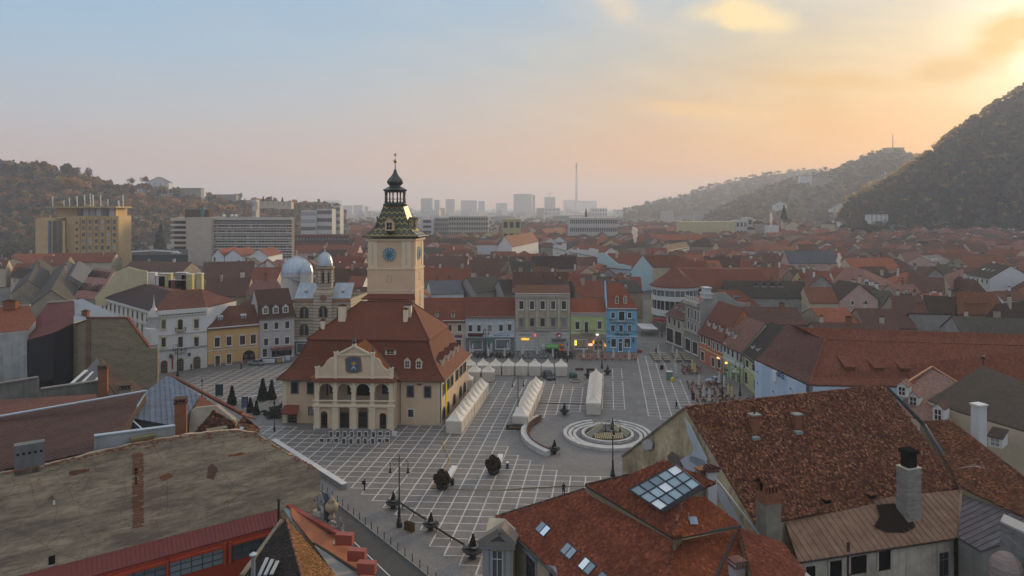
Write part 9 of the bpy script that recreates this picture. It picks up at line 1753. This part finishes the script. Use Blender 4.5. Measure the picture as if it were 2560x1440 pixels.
  # closed parasols
u0_=thing('parasol','closed parasol','parasol');m=MB();m.lathe((0,0,0),[(.35,0),(.35,.12),(.05,.14),(.04,3.3)],8);m.build('pole',plain((.3,.3,.3),.4,.3,0),u0_,local=True)
for nm in(0,1):
 m=MB();rs=np.random.RandomState(5);n_=10;pr=[(.30,.75),(.34,.95),(.22,1.35),(.30,1.6),(.20,1.9),(.27,2.25),(.17,2.6),(.20,2.8),(.03,3.35)];i0=len(m.v)
 m.lathe((0,0,0),pr,n_);m.v=[(x*(1+.28*((i%n_)%2)),y*(1+.28*((i%n_)%2)),z+.05*((i%n_)%3))for i,(x,y,z)in enumerate(m.v)];k=m.build('folded_canopy',plaster((.50,.50,.47),.3,1.5)if nm==0 else plaster((.52,.45,.25),.3,1.5),u0_ if nm==0 else None,local=True)
 if nm==1:ykan=k
uch=tree_of(u0_)
UMB=[(1181.5,886,0),(1175,894,0),(1221,896,0),(1227,885,0),(1261.5,896,0),(1269,882,0),(1309,889,0),(1305,892,0),(1343,892,0),(1349,884,0),(1382,898,0),(1420,895,0),(1459,901,0),(1496,902,0),(1533.5,902,0),(1573.5,906,0),(1646,890,0),(1651,906,0),(1682,888,0),(1692,902,0),(1687.5,924,1),(1690,941,0),(1731,931,1),(1737,938,1),(1747.5,970,0),(1759,998,0),(1773,1011,0),(1798,965,0),(1810,976,0),(1821,994,1),(1829.5,1001,1)]
for i,(px,py,yl)in enumerate(UMB):
 pl_='before the pale blue restaurant' if px<1290 else 'before the beige palace' if px<1430 else 'before the lime green and blue houses' if px<1600 else 'at the black picnic tables' if py<905 else 'at the brown cafe tables on the right';lab=f"closed {'yellow' if yl else 'off white'} parasol {pl_}"
 r=dup(u0_,uch,G(px,py,.02),RND.uniform(0,6),lab,'closed parasols',RND.uniform(.95,1.1))
 if yl:c=[k for k in bpy.data.objects if k.parent==r and k.name.startswith('folded')][0];c.data=ykan.data
for c,_s in uch:bpy.data.objects.remove(c)
bpy.data.objects.remove(u0_);bpy.data.objects.remove(ykan)
# cafe tables and chairs
def chair_mesh(c):
 m=MB();m.box((0,0,.42),.46,.44,.06);m.hexa([(-.23,.18,.48),(.23,.18,.48),(.23,.23,.48),(-.23,.23,.48)],[(-.22,.26,.95),(.22,.26,.95),(.22,.31,.95),(-.22,.31,.95)])
 for x in(-.2,.2):
  for y in(-.19,.19):m.box((x,y,0),.04,.04,.42)
  m.bar((x*1.1,-.2,.66),(x*1.1,.24,.68),.05)
 o=m.build('chair',plain(c,.6,0,.35,6),None);k=o.data;bpy.data.objects.remove(o);return k
def table_mesh(c,long=False,leg=IRON):
 m=MB();w=1.8 if long else.75;m.box((0,0,.72),w,.75,.05);m.cur=1
 if long:
  for x in(-.7,.7):m.bar((x,-.5,0),(x,.3,.72),.07);m.bar((x,.5,0),(x,-.3,.72),.07)
  for y in(-.75,.75):m.box((0,y,.42),1.8,.28,.05)
 else:m.box((0,0,0),.08,.08,.72);m.box((0,0,0),.5,.5,.04)
 o=m.build('table',[plain(c,.6,0,.3,4),plain(leg,.6)],None);k=o.data;bpy.data.objects.remove(o);return k
def inst(me,nm,p,rz,lab,cat,grp):o=bpy.data.objects.new(nm,me);o.location=p;o.rotation_euler=(0,0,rz);return put(o,None,lab,cat,grp)
CHM={k:chair_mesh(c)for k,c in(('dark',(.03,.028,.027)),('grey',(.20,.20,.20)),('red',(.48,.15,.09)),('brown',(.13,.06,.04)))};TB={'dark':table_mesh((.05,.045,.04)),'grey':table_mesh((.28,.28,.28)),'red':table_mesh((.30,.20,.15)),'brown':table_mesh((.34,.14,.09)),'picnic':table_mesh((.42,.36,.24),True,(.03,.028,.026))}
AREAS=[('dark',1185,1285,888,897,9,2,'at the pale blue restaurant'),('grey',1294,1372,884,899,6,3,'before the beige palace'),('dark',1382,1436,886,899,4,3,'by the green tank truck'),('red',1446,1598,890,903,8,2,'before the lime green and blue houses'),('brown',1705,1752,918,938,3,3,'by the yellow parasols'),('brown',1735,1842,958,1010,6,5,'on the right beside the parked blue car')]
for kind,x0,x1,y0,y1,nx_,ny_,pl_ in AREAS:
 for j in range(ny_):
  for i in range(nx_):
   py=y0+(y1-y0)*(j+.5)/ny_;px=x0+(x1-x0)*(i+.5)/nx_+RND.uniform(-2,2)+(0 if 'right beside' not in pl_ else(j-2)*6-8);p=G(px,py,.02);nm_={'dark':'dark','grey':'grey woven','red':'orange red woven','brown':'brown wooden'}[kind]
   inst(TB[kind],'cafe_table',p,RND.uniform(-.2,.2),f'{nm_} cafe table {pl_}','table','cafe tables '+pl_)
   for k in range(3 if nx_*ny_<25 else 2):a=RND.uniform(-.4,.4)+k*2.09+j;inst(CHM[kind],'cafe_chair',p+V((.72*math.cos(a),.72*math.sin(a),0)),a-math.pi/2,f'{nm_} cafe chair {pl_}','chair','cafe chairs '+pl_)
for i in range(4):
 for j in range(5):px=(1632,1657,1686,1708)[i]+j*2.6;inst(TB['picnic'],'picnic_table',G(px,888+j*4.2,.02),rzA,'black picnic table with pale boards at the street mouth','table','picnic tables at the street mouth')
 # vehicles
GLC=glass((.02,.025,.03),.06);TYRE=plain((.012,.012,.012),.8,0,0)
def car(px,py,rz,c,lab,L=4.4,W=1.8,H=1.5,suv=False):
 p=G(px,py,.02);r=thing('parked_car',lab,'car',p.to_tuple(),rz);pr=[(-L/2,.35),(-L/2,.75),(-L/2+.15,.92),(-L*.18,1.0),(L/2-.25,1.02 if suv else.98),(L/2,.8),(L/2,.35)]
 cb=[(-L*.17,.98),(-L*.04,H),(L*.32,H)if suv else(L*.2,H),(L*.47,1.0)]
 def ext(q,w,nm,mt,in_=0.0):m=MB();m.hexa([(x,-w/2,z)for x,z in q],[(x,w/2,z)for x,z in q]);return m.build(nm,mt,r,local=True)
 P_=plain(c,.28,.2,.08);ext(pr,W,'body',P_);ext(cb,W*.86,'cabin_glass',GLC);ext([(cb[1][0]-.1,H-.03),(cb[1][0]+.05,H+.05),(cb[2][0],H+.05),(cb[2][0]+.08,H-.03)],W*.84,'car_roof',P_);m=MB()
 for s in(-1,1):
  for k in(0,1,2):a=V(((cb[0][0],cb[1][0]+L*.18,cb[3][0])[k],s*W*.435,.98));b=V(((cb[1][0],cb[1][0]+L*.17,cb[2][0])[k],s*W*.435,H));m.bar(a,b,.08)
 m.each('pillar',P_,r,local=True)
 for x in(-L*.31,L*.31):
  for s in(-1,1):
   m=MB();n_=14;q=[(x+.33*math.cos(2*math.pi*k/n_),.33+.33*math.sin(2*math.pi*k/n_))for k in range(n_)];m.hexa([(a,s*W/2-.11,z)for a,z in q],[(a,s*W/2+.03,z)for a,z in q]);w=m.build('wheel',TYRE,r,local=True);m=MB();m.hexa([(x+(a-x)*.6,s*W/2-.12,.33+(z-.33)*.6)for a,z in q],[(x+(a-x)*.6,s*W/2+.045,.33+(z-.33)*.6)for a,z in q]);m.build('rim',plain((.4,.4,.41),.35,.6,0),w,local=True)
 for s in(-1,1):m=MB();m.box((-L/2,s*W*.36,.68),.1,.36,.16);m.build('headlight',plain((.7,.72,.75),.2),r,local=True);m=MB();m.box((L/2,s*W*.36,.72),.1,.3,.16);m.build('tail_light',plain((.35,.02,.02),.3),r,local=True)
 m=MB();m.box((-L/2-.02,0,.5),.06,.5,.12);m.build('number_plate',M_WHITE,r,local=True);return r
car(1371,946,math.pi/2+.25,(.02,.028,.05),'dark blue off-road car parked before the back tent row',4.6,1.9,1.8,True);car(1787,957,.25,(.30,.38,.45),'pale blue car parked among the cafe parasols');car(640,912,-.3,(.30,.31,.33),'silver car coming out of the dark archway');car(1890,1006,-.55,(.05,.055,.06),'dark car at the kerb below the wrapped building')
p=G(1385,882,.02);TR=thing('tank_truck','small green tank truck with orange cab before the beige palace','truck',p.to_tuple(),-.05);m=MB();n_=14;q=[(.95*math.cos(2*math.pi*k/n_),1.75+.8*math.sin(2*math.pi*k/n_))for k in range(n_)];m.hexa([(-2.3,y,z)for y,z in q],[(1.3,y,z)for y,z in q]);m.build('tank',plain((.10,.33,.06),.4),TR,local=True);m=MB();m.hexa([(1.6,-.95,.7),(3.2,-.95,.7),(3.2,.95,.7),(1.6,.95,.7)],[(1.6,-.95,2.5),(2.9,-.95,2.5),(2.9,.95,2.5),(1.6,.95,2.5)]);m.build('cab',plain((.62,.17,.02),.4),TR,local=True);m=MB();m.box((2.35,-.96,1.55),.9,.04,.65);m.box((3.1,0,1.6),.1,1.6,.6);m.each('cab_window',GLC,TR,local=True);m=MB();m.box((-.2,0,.55),6.4,1.5,.25);m.build('chassis',M_IRON,TR,local=True)
m=MB();m.lathe((-3.4,0,.8),[(.9,0),(1.0,.6),(.8,1.4),(.3,1.8)],10);m.build('hose_reel',plain((.36,.38,.36),.5),TR,local=True)
for x in(-2,-1,2.4):
 for s in(-1,1):m=MB();q=[(x+.42*math.cos(2*math.pi*k/12),.42+.42*math.sin(2*math.pi*k/12))for k in range(12)];m.hexa([(a,s*.9-.12,z)for a,z in q],[(a,s*.9+.1,z)for a,z in q]);m.build('wheel',TYRE,TR,local=True)
 # people
def person(px,py,rz,lab,coat,legs,step=.16,lean=0.0,bag=None,h=1.74):
 p=G(px,py,.03);r=thing('person',lab,'person',p.to_tuple(),rz);s=h/1.74;m=MB();z=lambda x,y,t:V((x,y,t))*s;hip,ch,nk=z(0,0,.93),z(0,-lean*.5,1.36),z(0,-lean*.7,1.5)
 m.tube([hip+z(0,0,-.1),hip+z(0,0,.06),z(0,-lean*.25,1.12),ch,z(0,-lean*.6,1.46),nk+z(0,0,.06)],[.15*s,.165*s,.15*s,.185*s,.12*s,.055*s],10)
 for sd in(-1,1):
  k=z(sd*.10,-sd*step*.6-.03,.5);f=z(sd*.11,-sd*step,.07);m.tube([hip+z(sd*.09,0,.02),k,f,f+z(0,0,-.07)],[.095*s,.065*s,.045*s,.05*s],8);m.tube([f+z(0,.07,-.03),f+z(0,-.17,-.04)],[.05*s,.04*s],7)
  a=ch+z(sd*.2,0,.06);e_=a+z(sd*.07,sd*step*.5,-.29);w=e_+z(-sd*.02,sd*step*.4-.1,-.25);m.tube([a-z(sd*.06,0,-.01),a,e_,w,w+z(0,-.02,-.09)],[.07*s,.062*s,.048*s,.036*s,.03*s],7)
 o=m.build('body',[plain(coat,.8,0,.2,3),plain(legs,.8,0,.2,3)],r,local=True,smooth=True);rm=o.modifiers.new('skin','REMESH');rm.mode='VOXEL';rm.voxel_size=.022;rm.use_smooth_shade=True
 g=o.data.materials;g.pop(index=1);t_=MB();hd=nk+z(0,-.03,.17);t_.lathe(hd-z(0,0,.13),[(.03*s,0),(.07*s,.03*s),(.085*s,.12*s),(.09*s,.16*s),(.07*s,.22*s),(.02*s,.26*s)],10);t_.lathe(hd+z(0,-.095,-.02),[(.012*s,0),(.02*s,.02*s),(.008*s,.06*s)],6);t_.build('head',plain((.42,.26,.19),.6),r,local=True,smooth=True);m=MB();m.lathe(hd+z(0,.012,-.02),[(.095*s,0),(.1*s,.08*s),(.08*s,.15*s),(.02*s,.18*s)],10);m.build('hair',plain((.025,.02,.017),.8),r,local=True,smooth=True)
 tr=MB()
 for sd in(-1,1):k=z(sd*.10,-sd*step*.6-.03,.5);f=z(sd*.11,-sd*step,.07);tr.tube([hip+z(sd*.085,0,.0),k,f+z(0,0,.02)],[.112*s,.082*s,.066*s],8)
 tr.each('trouser_leg',plain(legs,.8,0,.2,3),r,local=True)
 if bag:m=MB();m.box(bag[0],*bag[1]);m.build('backpack' if bag[2]=='b' else 'carrier_bag',plain(bag[3],.7),r,local=True)
person(911,1226,2.2,'person in dark clothes with backpack by the end of the white low wall',(.02,.02,.022),(.025,.028,.035),.12,.05,((0,.24,1.05),(.34,.22,.46),'b',(.012,.012,.014)));person(1409,1235,.1,'person in black carrying a pale bag near the skylight roof',(.02,.018,.02),(.02,.02,.022),.18,.03,((.3,-.12,.42),(.22,.12,.32),'c',(.45,.47,.5)));person(1387,959,.4,'person in black standing beside the dark blue car',(.012,.012,.014),(.014,.014,.016),.2);person(603,923,1.2,'person in black with small dog before the orange house',(.018,.018,.02),(.02,.02,.02),.1);person(1640,884,0,'person in black by the picnic tables',(.015,.015,.018),(.015,.015,.018),.15);person(1691,1022,.5,'person in black above the old roof gable',(.015,.015,.018),(.018,.018,.02),.15);person(478,925,.5,'person in dark coat outside the white corner building',(.02,.02,.024),(.02,.02,.02),.1)
# clipped trees and boards left of the hall
for px,py,hp,lab in((657,1000,52,'tallest dark clipped cypress left of the town hall'),(679,998,46,'dark clipped cypress nearest the town hall'),(580,1012,46,'dark clipped cypress by the poster stand'),(626,1030,36,'left low dark cypress before the hedge'),(641,1036,34,'right low dark cypress before the hedge')):
 p=G(px,py);h=hp*p.y/F;r=thing('cypress',lab,'tree',p.to_tuple(),0,'clipped cypresses');m=MB();m.tube([p,p+V((0,0,h*.5))],[.12,.05],6);m.build('trunk',plain((.05,.04,.03),.9),r);leaves_obj('crown',p,h,h*1.0,LFD,r,'cone',900,int(px))
HG=[G(x,y)for x,y in((660,1030),(706,1016),(706,1050),(668,1056))];co=[];rs=np.random.RandomState(8)
for i in range(26):s,t=rs.rand(2);p=HG[0].lerp(HG[1],s).lerp(HG[3].lerp(HG[2],s),t);co.append(tree_kind(90,rs)*np.array([1.8,1.8,1.2])+np.array([p.x,p.y,-.2]))
tri_mesh('hedge',np.concatenate(co),None,LFD,label='dark low hedge at the left flank of the town hall',cat='hedge',kind='stuff')
slabthing('lawn_kerb','pale kerb of the lawn left of the town hall','kerb',(597,1001),(650,991),.4,.3,M_WHITE)
for a in((548,992,18,28,(.02,.05,.07),'dark poster stand with pale figure left of the cypresses'),(672,911,34,13,(.50,.53,.58),'long white information board by the grey house'),(698,909,14,10,(.40,.30,.08),'board with orange picture by the grey house'),(707,908,10,12,(.50,.53,.58),'small white notice board by the grey house'),(720,905,13,16,(.48,.52,.57),'white board with portraits by the grey house'),(612,1022,16,26,(.10,.12,.2),'small dark blue poster stand behind the gable')):
 p=G(a[0],a[1],.02);u_=p.y/F;w,h=a[2]*u_,a[3]*u_;r=thing('notice_board',a[5],'board',p.to_tuple(),0);m=MB();m.box(p+V((0,0,.3)),w,.12,h,.12);m.build('panel',plain((.02,.03,.06),.6),r);m=MB();m.box(p+V((0,-.08,.42)),w*.88,.06,h*.82,.12);m.build('poster',plain(a[4],.6,0,.3,2),r);m=MB();m.box(p+V((-w*.4,0,0)),.1,.3,.3);m.box(p+V((w*.4,0,0)),.1,.3,.3);m.each('foot',M_IRON,r)
slabthing('red_box','red box at the corner of the blue bank','box',(1594,882),(1605,882),.8,.8,plain((.34,.02,.03),.6));slabthing('kiosk','small white topped kiosk with green pictures by the brown tables','kiosk',(1668,950),(1682,950),1.2,2.0,plain((.14,.22,.22),.6,0,.5,3),M_WHITE);slabthing('planter_box','black planter box beside the picnic tables','planter',(1651,924),(1659,924),.7,1.1,M_IRON);slabthing('planter_box','brown planter box at the corner of the brown tables','planter',(1731,1001),(1737,1001),.8,1.6,plain((.05,.03,.025),.8))
p=G(1681,954,.02);r=thing('yellow_bin','bright yellow round bin beside the kiosk','bin',p.to_tuple());m=MB();m.lathe(p,[(.36,0),(.42,.3),(.44,.8),(.38,1.05),(.1,1.15)],12);m.build('bin',plain((.62,.50,.01),.5),r)
p=G(1620,838,.02);r=thing('cafe_canopy','pale open cafe canopy in the shopping street beside the bank','canopy',p.to_tuple());m=MB();m.slab([p+V((-2.5,-2,2.6)),p+V((3.2,-2,2.4)),p+V((3.2,9,2.4)),p+V((-2.5,9,2.6))],.12);m.build('canopy',plaster((.52,.52,.52),.2),r);m=MB()
for x,y in((-2.3,-1.8),(3,-1.8),(3,8.8),(-2.3,8.8)):m.box(p+V((x,y,0)),.1,.1,2.5)
m.each('post',M_IRON,r)
